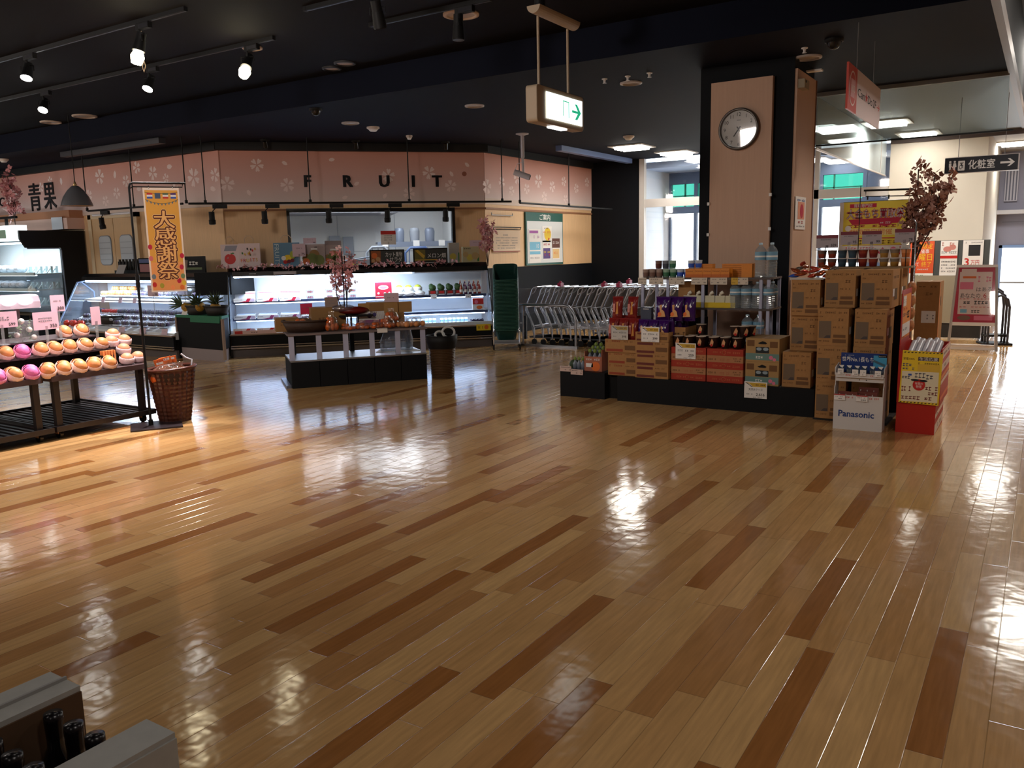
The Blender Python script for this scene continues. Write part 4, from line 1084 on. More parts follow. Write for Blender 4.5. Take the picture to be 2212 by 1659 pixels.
def letter_art(b, w, h):
    M0 = b.M.copy(); b.M = M0 @ Matrix.Translation((0, -.032, 0)) @ Matrix.Rotation(math.atan(.038 / h), 4, 'X') @ Matrix.Translation((0, -.014, 0))
    for ch, x, mm in zip('FRUITS', (-.115, -.07, -.025, .02, .065, .11), (ORANP, RED, YELL, RED, ORANP, GOLD)):
        b.m(mm).text(ch, x, h * .30 + (.01 if x > 0 else 0), .055, -.002)
    r = random.Random(2)
    for i in range(10): b.m(r.choice((GREENP, RED, GOLD, INK))).disc(r.uniform(-.12, .12), h * r.uniform(.48, .82), .012, -.002, 6, .02)
    b.M = M0
def blue_art(b, w, h):
    M0 = b.M.copy(); b.M = M0 @ Matrix.Translation((0, -.032, 0)) @ Matrix.Rotation(math.atan(.038 / h), 4, 'X') @ Matrix.Translation((0, -.014, 0))
    b.M = b.M @ Matrix.Translation((-w * .36, 0, h * .5)) @ Matrix.Rotation(D2R(90), 4, 'Y')
    b.m(mt('bag_letter_pale', (196, 214, 216), .6)).text('FRUITS', 0, 0, .07, -.002, w=h * .9)
    b.M = M0 @ Matrix.Translation((0, -.032, 0)) @ Matrix.Rotation(math.atan(.038 / h), 4, 'X') @ Matrix.Translation((0, -.014, 0))
    b.m(YELL).disc(.02, h * .34, .075, -.002, 14, .06).m(PAPER).disc(-.05, h * .36, .035, -.003).m(mt('lime_print', (170, 180, 60), .6)).disc(.09, h * .5, .045, -.003, 12, .06).m(mt('cherry_print', (120, 20, 40), .5)).disc(.03, h * .22, .03, -.003).disc(.08, h * .26, .03, -.003).disc(0, h * .2, .025, -.003).m(RED).disc(-.03, h * .2, .03, -.0035)
    b.M = M0
PINKW = mt('bag_pinkwhite', (226, 204, 204), .7)
paper_bag('white paper bag with a red apple on the cooler top', .0, .80, .28, .36, -6, PINKW, apple_art)
paper_bag('white paper bag with coloured FRUITS letters on the cooler top', .30, .68, .32, .37, -4, PINKW, letter_art)
paper_bag('blue paper bag with upright FRUITS letters on the cooler top', .86, .70, .40, .37, 0, mt('bag_blue', (92, 134, 164), .6), blue_art)
def card(label, loc, rz, w, h, lines=2, price=None, col=None, stand=0.0, head=None, cat='price card', name='price_card', group=None, tiltx=0):
    """upright price card; loc is its bottom centre, or the foot of its stand"""
    t = thing(name, label, cat, loc, rz, group)
    b = B(col or PAPER); z0 = stand
    if tiltx: b.M = Matrix.Rotation(D2R(tiltx), 4, 'X')
    b.box(-w / 2, w / 2, 0, .004, z0, z0 + h)
    if head: b.m(head).rect(-w / 2, w / 2, z0 + h * .74, z0 + h, -.0012)
    b.m(GREYINK)
    for i in range(lines): b.scribble(-w * .3, w * .25, z0 + h * (.64 - i * .15), h * .09, -.0018, 7, i + int(w * 1000))
    if price: b.m(INK).text(price, w * .42, z0 + h * .2, h * .2, -.0018, align='R', fat=.01)
    b.build('card', t)
    if stand:
        b = B(clear('stand_plastic', gloss=.1, haze=.2)); b.box(-.012, .012, 0, .006, 0, z0 + h * .2); b.box(-.035, .035, -.03, .03, 0, .005); b.build('card_stand', t)
    return t
LILAC = mt('card_lilac', (206, 180, 192), .6)
card('lilac price card before the blue paper bag', cc(1.05, .62, 1.331), RCC, .20, .20, 1, '75', LILAC, stand=.15)
# gift boxes with melon pictures
def gift_box(label, s, y, w, h, d, peak):
    t = thing('gift_box', label, 'gift box', cc(s, y, 1.331), RCC)
    b = B(mt('gift_grey', (176, 160, 158), .7)); b.box(-w / 2, w / 2, 0, d, 0, h)
    if peak: b.side([(0, h), (d, h), (d * .5, h + .07)], -w / 2, w / 2)
    b.m(mt('melon_art_green', (120, 128, 62), .6)).disc(-w * .1, h * .3, h * .28, -.001).disc(w * .2, h * .26, h * .25, -.001).m(mt('melon_art_tan', (156, 118, 66), .6)).disc(0, h * .5, h * .24, -.0008).disc(-w * .36, h * .35, h * .2, -.0009).m(ORANP).disc(-w * .38, h * .2, h * .16, -.0012)
    b.m(INK).scribble(w * .02, w * .2, h * .86, h * .07, -.001, 3, 4); b.build('box_body', t)
    b = B(WHITE); b.box(-.05, .05, -.004, .0, h * .74, h * .82); b.build('box_handle', t)
gift_box('grey gift box with melon pictures, left one behind the garland', 1.28, .74, .34, .34, .2, False)
gift_box('grey gift box with melon pictures and raised roof, right one behind the garland', 1.58, .78, .26, .32, .2, True)
card('lilac price card on the left gift box', cc(1.22, .72, 1.68), RCC, .2, .09, 1, '298', LILAC)
def sign_board(label, s, y, w, h, lines, art):
    t = thing('sign_board', label, 'sign', cc(s, y, 1.331), RCC)
    b = B(BLACKG); b.box(-w / 2, w / 2, 0, .03, 0, h); b.m(mt('board_olive', (46, 48, 44), .5)).rect(-w * .46, w * .48, h * .1, h * .92, -.001); art(b, w, h)
    b.m(mt('board_letter', (226, 224, 216), .5))
    for i, (tx, ww, x) in enumerate(lines): b.text(tx, x, h * (.66 - i * .36) if len(lines) > 1 else h * .5, h * .26, -.003, w=ww, fat=.006)
    b.m(PAPER).rect(-w * .4, w * .35, h * .03, h * .06, -.002); b.build('board', t)
def cut_art(b, w, h): b.m(mt('art_orange', (150, 80, 30), .6)).rect(-w * .46, -w * .18, h * .1, h * .92, -.002).m(ORANP).disc(-w * .36, h * .6, h * .2, -.0025).m(mt('art_cream', (200, 150, 100), .6)).disc(-w * .26, h * .35, h * .16, -.0026).disc(-w * .4, h * .25, h * .12, -.0026)
def melon_art(b, w, h): b.m(mt('art_olive', (110, 100, 40), .6)).rect(-w * .46, -w * .15, h * .15, h * .92, -.002).m(GOLD).poly([(-w * .44, -.0025, h * .85), (-w * .2, -.0025, h * .3), (-w * .16, -.0025, h * .5), (-w * .36, -.0025, h * .9)]).rect(-w * .46, w * .2, h * .2, h * .25, -.0025)
sign_board('black board with an orange fruit picture and カット果物サラダ on the cooler top', 2.42, .66, .56, .23, (('カット果物', .27, .11), ('サラダ', .2, .14)), cut_art)
sign_board('black board with an olive green picture and メロン畑 on the cooler top', 3.12, .66, .56, .24, (('メロン畑', .3, .10),), melon_art)
card('white notice card with a red head hung before the kitchen window', cc(2.46, .76, 1.331), RCC, .24, .22, 3, None, PAPER, stand=.31, head=RED, cat='notice', name='notice_card')
for s, w, h, lab in ((3.52, .17, .32, 'tall pale box with a yellow melon picture at the right end of the cooler top'), (3.80, .27, .25, 'cream box with melon pictures at the right end of the cooler top')):
    t = thing('gift_box', lab, 'gift box', cc(s, .72, 1.331), RCC)
    b = B(mt('gift_cream', (190, 178, 140), .7) if w > .2 else mt('gift_grey2', (170, 166, 158), .7)); b.box(-w / 2, w / 2, 0, .15, 0, h)
    b.m(mt('melon_yellow', (206, 186, 80), .5)).disc(-.02, h * .3, .055, -.001); b.m(GREENP).rect(w * .38, w / 2, .01, h * .5, -.001)
    if w > .2: b.m(mt('melon_tan2', (190, 160, 110), .6)).disc(.07, h * .4, .06, -.0012).disc(-.09, h * .5, .045, -.0012).m(INK).scribble(-.12, .06, h * .88, .02, -.001, 6, 1)
    b.build('box_body', t)
card('tilted lilac price card over the cream melon box', cc(3.88, .70, 1.585), RCC - 8, .2, .1, 1, '398', LILAC)

# ---- back-room things seen through the kitchen window
KM = [mt('kitchen_steel', (120, 130, 148), .4, .2), mt('kitchen_blue', (76, 100, 146), .5), mt('kitchen_grey', (140, 146, 156), .5), mt('kitchen_cream', (224, 218, 176), .6)]
t = thing('wall_shelf', 'steel wall shelf high at the right in the kitchen', 'shelf', kit(3.35, 2.2, 1.72), RZC)
b = B(KM[0]); b.box(-.75, .7, 0, .4, -.04, 0); b.box(-.75, .7, -.01, 0, -.1, 0)
b.build('shelf_board', t)
for x in (-.6, .0, .5):
    b = B(WHITE); b.box(x - .06, x + .06, -.02, -.01, -.09, .02); b.build('shelf_clip', t)
for k, x in enumerate((3.05, 3.35, 3.65)):
    b = B(KM[k % 2 and 2 or 0]); b.lathe([(.09, 0), (.1, .2), (.08, .26), (.001, .27)], 12)
    tag(b.build('steel_canister'), 'grey canister on the kitchen wall shelf, %s' % nth(k, 3), 'canister', kit(x, 2.4, 1.72), group='canisters on the kitchen shelf')
def cage(label, s, y, w, h, mat, n):
    t = thing('roll_cage', label, 'trolley', kit(s, y, 0), RZC)
    b = B(mat); b.tube([(-w / 2, 0, 0.1), (-w / 2, 0, h - .1), (-w / 2 + .1, 0, h), (w / 2 - .1, 0, h), (w / 2, 0, h - .1), (w / 2, 0, .1)], .026, 8); b.build('cage_frame', t)
    b = B(mat)
    for i in range(n): b.cyl((-w / 2 + (i + 1) * w / (n + 1), 0, .1), (-w / 2 + (i + 1) * w / (n + 1), 0, h), .008, n=5)
    b.box(-w / 2, w / 2, -.3, .3, .06, .1); b.cyl((-w / 2, 0, h * .7), (w / 2, 0, h * .7), .01, n=5); b.build('cage_bars', t)
    for x in (-w / 2 + .05, w / 2 - .05):
        b = B(BLACK); b.cyl((x, -.2, .05), (x + .02, -.2, .05), .05, n=10); b.build('wheel', t)
cage('pale roll cage with a rounded top behind the kitchen window', 2.55, 1.6, .42, 1.62, KM[2], 3)
cage('bluish roll cage with a rounded top right in the kitchen', 3.35, 2.0, .5, 1.6, KM[1], 5)
t = thing('weighing_machine', 'cream and grey label machine on the kitchen table', 'machine', kit(2.1, 1.3, .9), RZC)
b = B(KM[2]); b.box(-.2, .3, 0, .4, .0, .5); b.m(KM[3]).box(-.3, -.12, -.02, .3, .04, .34); b.m(YELL).rect(-.1, .08, .38, .43, -.001); b.m(WHITE).rect(-.15, .0, .1, .24, -.001); b.build('machine_body', t)
b = B(KM[0]); b.cyl((-.24, -.1, .0), (-.24, -.1, .4), .01); b.cyl((-.2, 0, .48), (.3, 0, .55), .012); b.build('machine_rail', t)
t = thing('work_table', 'steel work table in the kitchen', 'table', kit(2.2, 1.5, 0), RZC)
b = B(KM[0]); b.box(-.7, 1.4, -.3, .4, .86, .9); b.build('table_top', t)
for x in (-.65, 1.35):
    for y in (-.26, .36):
        b = B(KM[0]); b.cyl((x, y, 0), (x, y, .86), .02); b.build('leg', t)
t = thing('white_machine', 'white box machine at the right bottom of the kitchen window', 'machine', kit(3.2, .75, .9), RZC)
b = B(WHITE); b.box(-.28, .3, 0, .35, 0, .42); b.m(KM[2]).box(.05, .3, -.004, 0, .02, .4); b.build('machine_body', t)
for x in (0, .15):
    b = B(WHITE); b.cyl((x, .15, .42), (x, .15, .46), .05, n=12); b.build('dial', t)
b = B(KM[2]); b.box(-.3, .32, .0, .4, -.9, 0); tag(b.build('machine_stand'), 'grey cabinet under the white machine in the kitchen', 'cabinet', kit(3.2, .72, .899), RZC)
t = thing('dispenser', 'white wall dispensers with hoses in the middle of the kitchen wall', 'dispenser', kit(2.05, 3.19, 1.55), RZC)
b = B(KM[2]); b.box(-.32, -.12, -.12, 0, 0, .32); b.box(-.05, .15, -.12, 0, -.05, .3); b.m(KM[0]).disc(-.24, .12, .04, -.121).tube([(.1, -.06, -.05), (.12, -.08, -.2), (.0, -.08, -.3), (-.06, -.06, -.1)], .014); b.build('dispenser_body', t)
for k, (s, z, w, h) in enumerate(((.95, 1.42, .16, .22), (1.15, 1.42, .16, .22))):
    b = B(PAPER); b.box(-w / 2, w / 2, -.01, 0, -h / 2, h / 2); b.m(GREYINK)
    for i in range(4): b.scribble(-w * .4, w * .4, h * (.32 - i * .2), .02, -.011, 6, i + k)
    tag(b.build('wall_notice'), '%s of two printed sheets on the kitchen wall' % ('left', 'right')[k], 'notice', kit(s, 3.185, z), RZC, 'sheets on the kitchen wall')
t = thing('storage_crate', 'blue bucket on a pale crate at the left in the kitchen', 'crate', kit(.75, 2.0, 0), RZC)
b = B(KM[2]); b.box(-.22, .22, -.2, .2, 0, 1.45); b.build('crate_stack', t)
b = B(KM[1]); b.lathe([(.001, 1.45), (.13, 1.45), (.17, 1.72), (.18, 1.73), (.12, 1.6)], 16); b.build('bucket', t)
b = B(KM[0])
for x in (.5, .58, .66): b.cyl((x, 0, 0), (x, 0, 2.6), .012, n=6)
b.box(.48, .68, -.01, .01, 2.3, 2.33); b.box(.48, .68, -.01, .01, .1, .13)
tag(b.build('wall_pipes'), 'three thin pipes at the left edge of the kitchen window', 'pipes', kit(0.05, .6, 0), RZC)


# ================================================================== LEFT COOLERS, FRUIT TABLES
# ---- sloping cooler along the left wall
X0, X1, YF = -14.1, -10.95, 7.60
t = thing('sloped_cooler', 'low black fruit cooler with a slanted glass end behind the orange banner', 'cooler', (X0, YF, 0), 0)
LW = X1 - X0
b = B(DARK); b.box(0, LW, .02, .06, .17, .33); b.m(BLACK).box(0, LW, .1, 1.1, 0, .28); b.build('base_body', t)
b = B(_M['kick_grey']); b.box(0, LW, .06, .1, 0, .12); b.build('kick_plate', t)
b = B(STEEL); b.box(0, LW, -.012, .02, .13, .15); b.box(0, LW, -.008, .02, .165, .18); b.build('bumper_rail', t)
b = B(LEDGE); b.box(0, LW, -.01, .06, .33, .352); b.build('front_ledge', t)
b = B(CWHT); b.side([(.06, .28), (.06, .38), (.12, .40), (.50, .56), (.98, .60), (.98, .28)], 0.02, LW - .02); b.build('deck', t)
b = B(CWHT); b.box(0, LW, .98, 1.1, .28, 1.18); b.build('back_panel', t)
b = B(CSHELF); b.side([(.52, .80), (.52, .83), (.98, .87), (.98, .84)], .02, LW - .02); sh = b.build('shelf', t)
b = B(TUBE); b.cyl((.06, .56, .80), (LW - .06, .56, .80), .012, n=8); b.build('shelf_lamp', sh)
b = B(BLACKG); b.side([(.52, 1.15), (.52, 1.21), (.60, 1.26), (1.1, 1.26), (1.1, 1.18)], 0, LW); ca = b.build('canopy', t)
b = B(TUBE); b.cyl((.06, .56, 1.135), (LW - .06, .56, 1.135), .018, n=10); b.build('canopy_lamp', ca)
b = B(ENDGL); b.side([(.0, .36), (.42, 1.10), (.98, 1.15), (.98, .36)], -.006, .006)
b.m(mt('cooler_frame_blue', (150, 170, 206), .3, .4)).tube([(0, 0, .36), (0, .44, 1.12), (0, .6, 1.14)], .016); b.tube([(0, .5, 1.13), (0, .72, .95), (0, .72, .85)], .014); b.build('end_panel', t)
lamp('cooler_light', 'AREA', (-12.5, YF + .6, 1.1), 45, (.70, .84, 1), aim=(-12.5, YF + .55, .4), size=2.8, size_y=.06)
b = B(DARK); b.slab([(0, 0), (.55, .1), (.65, .6), (.1, .6)], .93, 1.27); tag(b.build('corner_box'), 'black box filling the corner between the two fruit coolers', 'box', (-10.88, 8.02, 0), 20)
t = thing('planter_row', 'black tray of dark bottles on the left end of the sloped cooler', 'tray', (-13.1, YF + .85, 1.261))
b = B(BLACK); b.box(-.4, .4, -.08, .08, 0, .05); b.build('tray', t)
for k in range(8):
    b = B(BLACKG); b.cyl((-.34 + k * .097, 0, .05), (-.34 + k * .097, 0, .20), .035, n=8); b.cyl((-.34 + k * .097, 0, .2), (-.34 + k * .097, 0, .235), .02, n=8); b.build('dark_bottle', t)
card('grey price card leaning before the dark bottles', (-13.12, YF + .62, 1.261), 0, .22, .16, 0, None, mt('card_grey', (150, 146, 146), .6), tiltx=-25)
t = thing('sign_board', 'black board with a brown picture on the right end of the sloped cooler', 'sign', (-11.5, YF + .8, 1.261), 8)
b = B(BLACKG); b.box(-.33, .33, 0, .03, 0, .26); b.m(mt('board_brown_art', (120, 96, 82), .6)).poly([(-.28, -.001, .05), (-.05, -.001, .05), (-.02, -.001, .2), (-.2, -.001, .22)]).m(mt('board_green_bar', (96, 110, 70), .6)).rect(-.05, .27, .05, .085, -.001).m(_M['board_letter']).scribble(.0, .26, .15, .07, -.001, 4, 3); b.build('board', t)
t = thing('photo_card', 'dark photo card behind the banner pole on the sloped cooler', 'sign', (-12.52, YF + .72, 1.261))
b = B(BLACKG); b.box(-.2, .2, 0, .02, 0, .25); b.m(mt('photo_rose', (150, 96, 96), .5)).rect(-.17, .1, .02, .15, -.001).m(mt('photo_blue', (70, 84, 130), .5)).rect(-.18, .18, .17, .23, -.001); b.build('card', t)

def fruit_pack(name, cols, grp, r=.036, n=6, tray=WHITE):
    t = thing(name, '', 'fruit pack', (0, 0, 0), 0, grp)
    b = B(tray); b.slab(B().rrect(.20, .15, .03), 0, .022); b.build('tray', t)
    for k in range(n):
        b = B(cols[k % len(cols)]); b.ball((-.062 + (k % 3) * .062, -.036 + (k // 3) * .072, .018 + r), r, n=10, k=7); b.build('fruit', t)
    return Kind(t)
ORG = mt('orange_skin', (222, 146, 88), .45, bump=.15, noise=.06, scale=60)
PEAR = mt('pear_skin', (214, 170, 110), .5); TOMR = mt('tomato_red', (196, 60, 44), .3); KIWI = mt('kiwi_dark', (92, 88, 92), .35); PLUM = mt('plum_dark', (84, 70, 96), .3)
FP = dict(orange=fruit_pack('orange_pack', [ORG, PEAR], 'orange fruit packs in the sloped cooler'), pear=fruit_pack('pear_pack', [PEAR], 'pale fruit packs in the sloped cooler'),
          red=fruit_pack('tomato_pack', [TOMR], 'red fruit packs in the sloped cooler', .03), dark=fruit_pack('kiwi_pack', [KIWI, PLUM], 'dark fruit packs in the sloped cooler', .034, tray=mt('tray_bluewhite', (200, 212, 230), .4)))
def fp(kind, lab, x, y, z): FP[kind].put(lab, (x, y, z), R_.uniform(-4, 4))
# upper shelf
ux = -13.75
seq = ['pear', 'orange', 'orange', 'orange', 'dark', 'dark', 'dark', 'dark', 'dark', 'dark', 'pear', 'dark']
cnt = {}
for k, kd in enumerate(seq):
    cnt[kd] = cnt.get(kd, -1) + 1
    fp(kd, '%s fruit pack on the sloped cooler upper shelf, %s of its kind' % ({'pear': 'pale', 'orange': 'orange', 'dark': 'dark'}[kd], nth(cnt[kd], 9)), ux + k * .225, YF + .74, .875)
for k in range(3):
    fp(('pear', 'pear', 'orange')[k], 'pale fruit pack in the raised back row of the upper shelf, %s' % nth(k, 3), -13.6 + k * .24, YF + .86, .95)
DKR = [('lower', .58, .585), ('bottom', .38, .51), ('front', .20, .44)]
for r_, (rn, yy, zz) in enumerate(DKR):
    for k in range(12):
        kd = ('red' if k in (1, 2) and r_ == 0 else 'dark')
        if r_ == 2 and k > 10: continue
        fp(kd, '%s fruit pack in the %s row of the sloped cooler, %s' % ('red' if kd == 'red' else 'dark', rn, nth(k, 12)), -13.75 + k * .232, YF + yy, zz)
def oval_basket(label, loc, rz, w, d, h, mat, group=None):
    t = thing('oval_basket', label, 'basket', loc, rz, group)
    b = B(mat); b.lathe([(.001, 0), (.40, 0), (.5, h), (.47, h), (.40, .02), (.001, .015)], 28, sx=w, sy=d); b.build('basket_bowl', t)
    b = B(mat); b.tube([(w * .5 * math.cos(a * .2244), d * .5 * math.sin(a * .2244), h) for a in range(28)], .012, 6, True); b.build('basket_rim', t)
    return t
WICKB = mt('black_wicker', (34, 28, 26), .6, bump=.8, scale=120)
for i, (x, y, z, w) in enumerate(((-12.85, YF + .22, .43, 'front left'), (-11.5, YF + .75, .89, 'upper right'))):
    oval_basket('black oval basket of mixed bags in the %s part of the sloped cooler' % w, (x, y, z + .03), 0, .46, .34, .13, WICKB, 'black baskets in the sloped cooler')
    for k in range(6):
        b = B((mt('garlic_white', (206, 200, 190), .5), KIWI, mt('bag_silver', (170, 176, 184), .3))[k % 3]); b.ball((0, 0, .05), .05, n=10, k=7, sz=.9)
        tag(b.build('fruit'), '%s fruit in the %s black basket, %s' % (('white', 'dark', 'silvery')[k % 3], w, nth(k, 6)), 'fruit', (x - .14 + (k % 3) * .14, y - .07 + (k // 3) * .13, z + .07), group='fruit in the black baskets')
for k in range(5):
    b = B(TOMR); b.ball((0, 0, .05), .055, n=12, k=8)
    tag(b.build('tomato'), 'red tomato in the front left corner of the sloped cooler, %s' % nth(k, 5), 'fruit', (-13.95 + k * .115, YF + .10 + .03 * (k % 2), .40), group='tomatoes in the cooler corner')
for k, (x, y, z, w) in enumerate(((-13.5, YF + .50, .78, .10), (-13.0, YF + .50, .78, .10), (-12.6, YF + .50, .78, .10), (-12.6, YF + .30, .46, .12), (-11.75, YF + .04, .353, .16), (-11.2, YF + .04, .353, .14), (-12.3, YF + .04, .353, .16))):
    card('small pale price card in the sloped cooler, %s %s' % (nth(k % 3 if k < 3 else k - 3, 4), 'of the upper shelf' if k < 3 else 'of the front row'), (x, y, z), 0, w, .09, 1, None, LILAC, tiltx=-15)
card('pale card 398 on a clip at the right of the orange banner', (-11.62, YF + .2, .60), 0, .26, .17, 1, '398', LILAC, stand=.32)
card('small grey card on a black stand near the black corner box', (-11.0, YF + .32, .6), 0, .14, .07, 1, '398', LILAC, stand=.5)
# a drape of clear film over the right end
b = B(clear('clear_film', gloss=.12, haze=.12, hazec=(190, 210, 235))); 
b.loft([[(0, 0, 0), (.05, .3, .12), (.1, .6, .16)], [(.3, 0, .06), (.33, .3, .22), (.36, .6, .26)], [(.6, 0, .0), (.6, .3, .16), (.62, .6, .2)]], False, False) if False else b.box(0, .62, 0, .5, 0, .28)
tag(b.build('clear_cover'), 'clear plastic cover over the right end of the sloped cooler', 'cover', (-11.62, YF + .46, .90), 0)

# ---- open multideck at the far left, seen from its end
t = thing('multideck_cooler', 'tall open chiller at the left edge with a black end panel and lit shelves', 'cooler', (-14.95, 8.74, 0), 90)
# local x runs along +Y (0 is the back), local -y is +X
b = B(BLACK)
out = [(0, 0), (0, 2.03), (-1.15, 2.03), (-1.15, 1.86), (-1.08, 1.76), (-.98, 1.73), (-.98, 1.72)]
b.prism([(0, .56), (0, 2.03), (-.45, 2.03), (-.45, 1.72), (-.47, .56)], 0, .05)
b.prism([(-.45, 1.73), (-.45, 2.03), (-1.15, 2.03), (-1.15, 1.88), (-1.06, 1.73)], 0, .05)
b.prism([(0, 0), (0, .56), (-1.12, .56), (-1.12, .5), (-1.05, 0)], 0, .05)
b.build('end_panel', t)
b = B(mt('gasket_bluegrey', (110, 122, 140), .4)); b.tube([(-.45, -.006, .6), (-.45, -.006, 1.68), (-.49, -.006, 1.72), (-1.05, -.006, 1.72)], .012); b.tube([(-.45, -.006, .6), (-.5, -.006, .57), (-1.1, -.006, .57)], .01); b.build('window_gasket', t)
b = B(clear('end_glass', gloss=.05)); b.box(-1.1, -.46, .02, .026, .57, 1.72); b.build('end_glass', t)
b = B(CWHT); b.box(-.12, -.06, .05, 3.4, .5, 1.95); b.build('back_panel', t)
b = B(BLACK); b.box(-1.12, 0, .05, 3.4, 0, .42); b.box(-.98, -.06, .05, 3.4, 1.86, 2.03); b.build('carcass', t)
b = B(mt('header_glow', (225, 240, 240), .5, emit=3.2)); b.box(-1.17, -.98, .06, 3.4, 1.86, 2.12); b.m(mt('header_print', (150, 190, 170), .6)).box(-1.175, -1.17, .4, 1.6, 1.9, 2.05); b.build('lit_header', t)
for k, z in enumerate((.72, 1.0, 1.28)):
    b = B(mt('pale_blue_shelf', (196, 216, 224), .4)); b.box(-.92, -.1, .06, 3.4, z - .02, z); b.box(-.95, -.92, .06, 3.4, z - .035, z + .02); sh = b.build('shelf', t)
    b = B(mt('multideck_tube', (214, 235, 250), .5, emit=5)); b.cyl((-.88, .1, z - .03), (-.88, 3.35, z - .03), .012, n=8); b.build('shelf_lamp', sh)
b = B(mt('multideck_tube', (214, 235, 250), .5, emit=5)); b.cyl((-.9, .1, 1.82), (-.9, 3.35, 1.82), .016, n=8); b.build('canopy_lamp', t)
lamp('chiller_light', 'AREA', (-16.2, 7.9, 1.78), 30, (.82, .95, 1), aim=(-16.2, 8.2, .9), size=2.4, size_y=.06)
SUP = mt('support_white', (206, 226, 230), .4)
t2 = thing('display_support', '', 'display stand', (0, 0, 0), 90, 'white display supports in the chiller')
b = B(SUP); b.box(-.02, .02, -.02, .02, 0, .12); b.build('upright', t2)
b = B(SUP); b.tube([(-.02, 0, .08), (-.09, 0, .0)], .012); b.build('brace', t2)
K = Kind(t2)
for r_, z in enumerate((.722, 1.002, 1.282)):
    for k in range(7):
        K.put('white A shaped support on the %s chiller shelf, %s' % (('bottom', 'middle', 'top')[r_], nth(k, 7, 'from the end panel')), (-15.07 - .16 * (k % 4) - .02 * r_, 8.44 - (k // 4) * .28 - (k % 4) * .1, z), 90)
PBAG = mt('salad_bag', (200, 206, 216), .3, noise=.3, scale=30)
for r_, z in enumerate((1.002, 1.282)):
    for k in range(4):
        b = B(PBAG); b.ball((0, 0, .08), .12, sx=1.2, sy=.9, sz=.62, n=12, k=7)
        tag(b.build('salad_bag'), 'pale bagged salad on the %s chiller shelf, %s' % (('middle', 'top')[r_], nth(k, 4, 'from the end panel')), 'bag', (-15.75 - k * .26, 7.95, z), group='bagged salads in the chiller')
card('white paper hanging on the wall band above the chiller end', (-15.25, 8.43, 2.06), 0, .36, .22, 0, None, mt('paper_bluewhite', (206, 214, 226), .6), name='hanging_paper', cat='paper')
branch('pink blossom sprig rising from the chiller top at the left edge', (-15.35, 7.75, 2.03), [((-.10, 0, 1.0), .3), ((-.2, .05, .9), .5), ((-.02, 0, .8), .4)], .07, 3, .055, 5, dense=12)
b = B(BLACK); b.box(-1.0, .35, -.02, .02, 0, .04); b.box(-.02, .02, -.02, .02, -.2, 0)
tag(b.build('shelf_bracket'), 'black bracket bar on top of the chiller', 'bracket', (-15.45, 7.65, 2.24))

# ---- pineapple stand
p = gZ(438, 782)
t = thing('pineapple_stand', 'black wedge stand with a green cloth top holding pineapples', 'display stand', (-10.42, 7.70, 0), -2)
W_ = [(-.58, 0), (.54, 0), (.27, .32), (-.48, .32)]
b = B(DARK); b.slab([(-.56, .01), (.52, .01), (.26, .31), (-.46, .31)], .17, .62); b.build('stand_body', t)
b = B(mt('kick_pale', (150, 138, 138), .5)); b.slab([(-.50, .012), (.52, .012), (.25, .3), (-.44, .3)], 0, .17); b.build('kick_plate', t)
for x in (-.575, .535):
    b = B(LEDGE); b.box(x - .015, x + .015, -.005, .03, .03, .62); b.build('side_post', t)
b = B(mt('green_cloth', (36, 110, 78), .7, bump=.6, scale=14)); b.slab(W_, .62, .66); b.side([(-.012, .56), (-.005, .66), (.02, .66), (0, .60)], -.2, .5); b.build('green_cover', t)
for k, (x, w) in enumerate(((-.22, 'left'), (.22, 'right'))):
    oval_basket('black oval basket with %s on the pineapple stand, %s one' % (('two pineapples', 'one pineapple')[k], w), (-10.42 + x, 7.86, .661), -2, .44, .30, .13, WICKB, 'baskets on the pineapple stand')
PINE = mt('pineapple_skin', (170, 126, 40), .6, noise=.35, scale=40, bump=.8); PLEAF = mt('pineapple_leaf', (78, 96, 66), .6)
def pineapple():
    t = thing('pineapple', '', 'pineapple', (0, 0, 0), 0, 'pineapples on the green stand')
    b = B(PINE); b.lathe([(.001, 0), (.055, .012), (.075, .07), (.075, .12), (.055, .18), (.025, .2), (.001, .201)], 16); b.build('fruit_body', t)
    b = B(PLEAF); r = random.Random(4)
    for k in range(26):
        a = k * 2.4; sp = .10 * (k / 26) ** .6 + .02; h = .22 - .10 * (k / 26)
        d = Vector((math.cos(a), math.sin(a), 0)); s_ = Vector((-d.y, d.x, 0)) * .013
        z = Vector((0, 0, 1))
        b.poly([tuple(d * .012 + z * .19 - s_), tuple(d * .012 + z * .19 + s_), tuple(d * sp * .6 + z * (.19 + h * .6) + s_ * .7), tuple(d * (sp * 1.4) + z * (.19 + h)), tuple(d * sp * .6 + z * (.19 + h * .6) - s_ * .7)])
    b.build('leaf_crown', t)
    return Kind(t)
K = pineapple()
K.put('pineapple leaning right in the left basket, right one of two', (-10.56, 7.88, .71), rot=(20, 50, -30))
K.put('pineapple lying low in the left basket, left one of two', (-10.72, 7.86, .71), rot=(35, -55, 0))
K.put('pineapple with upright leaves in the right basket', (-10.24, 7.86, .71), rot=(10, 48, -20))
card('pale price tag on the left pineapple basket', (-10.80, 7.73, .661), -2, .13, .10, 0, None, PAPER, tiltx=-20)

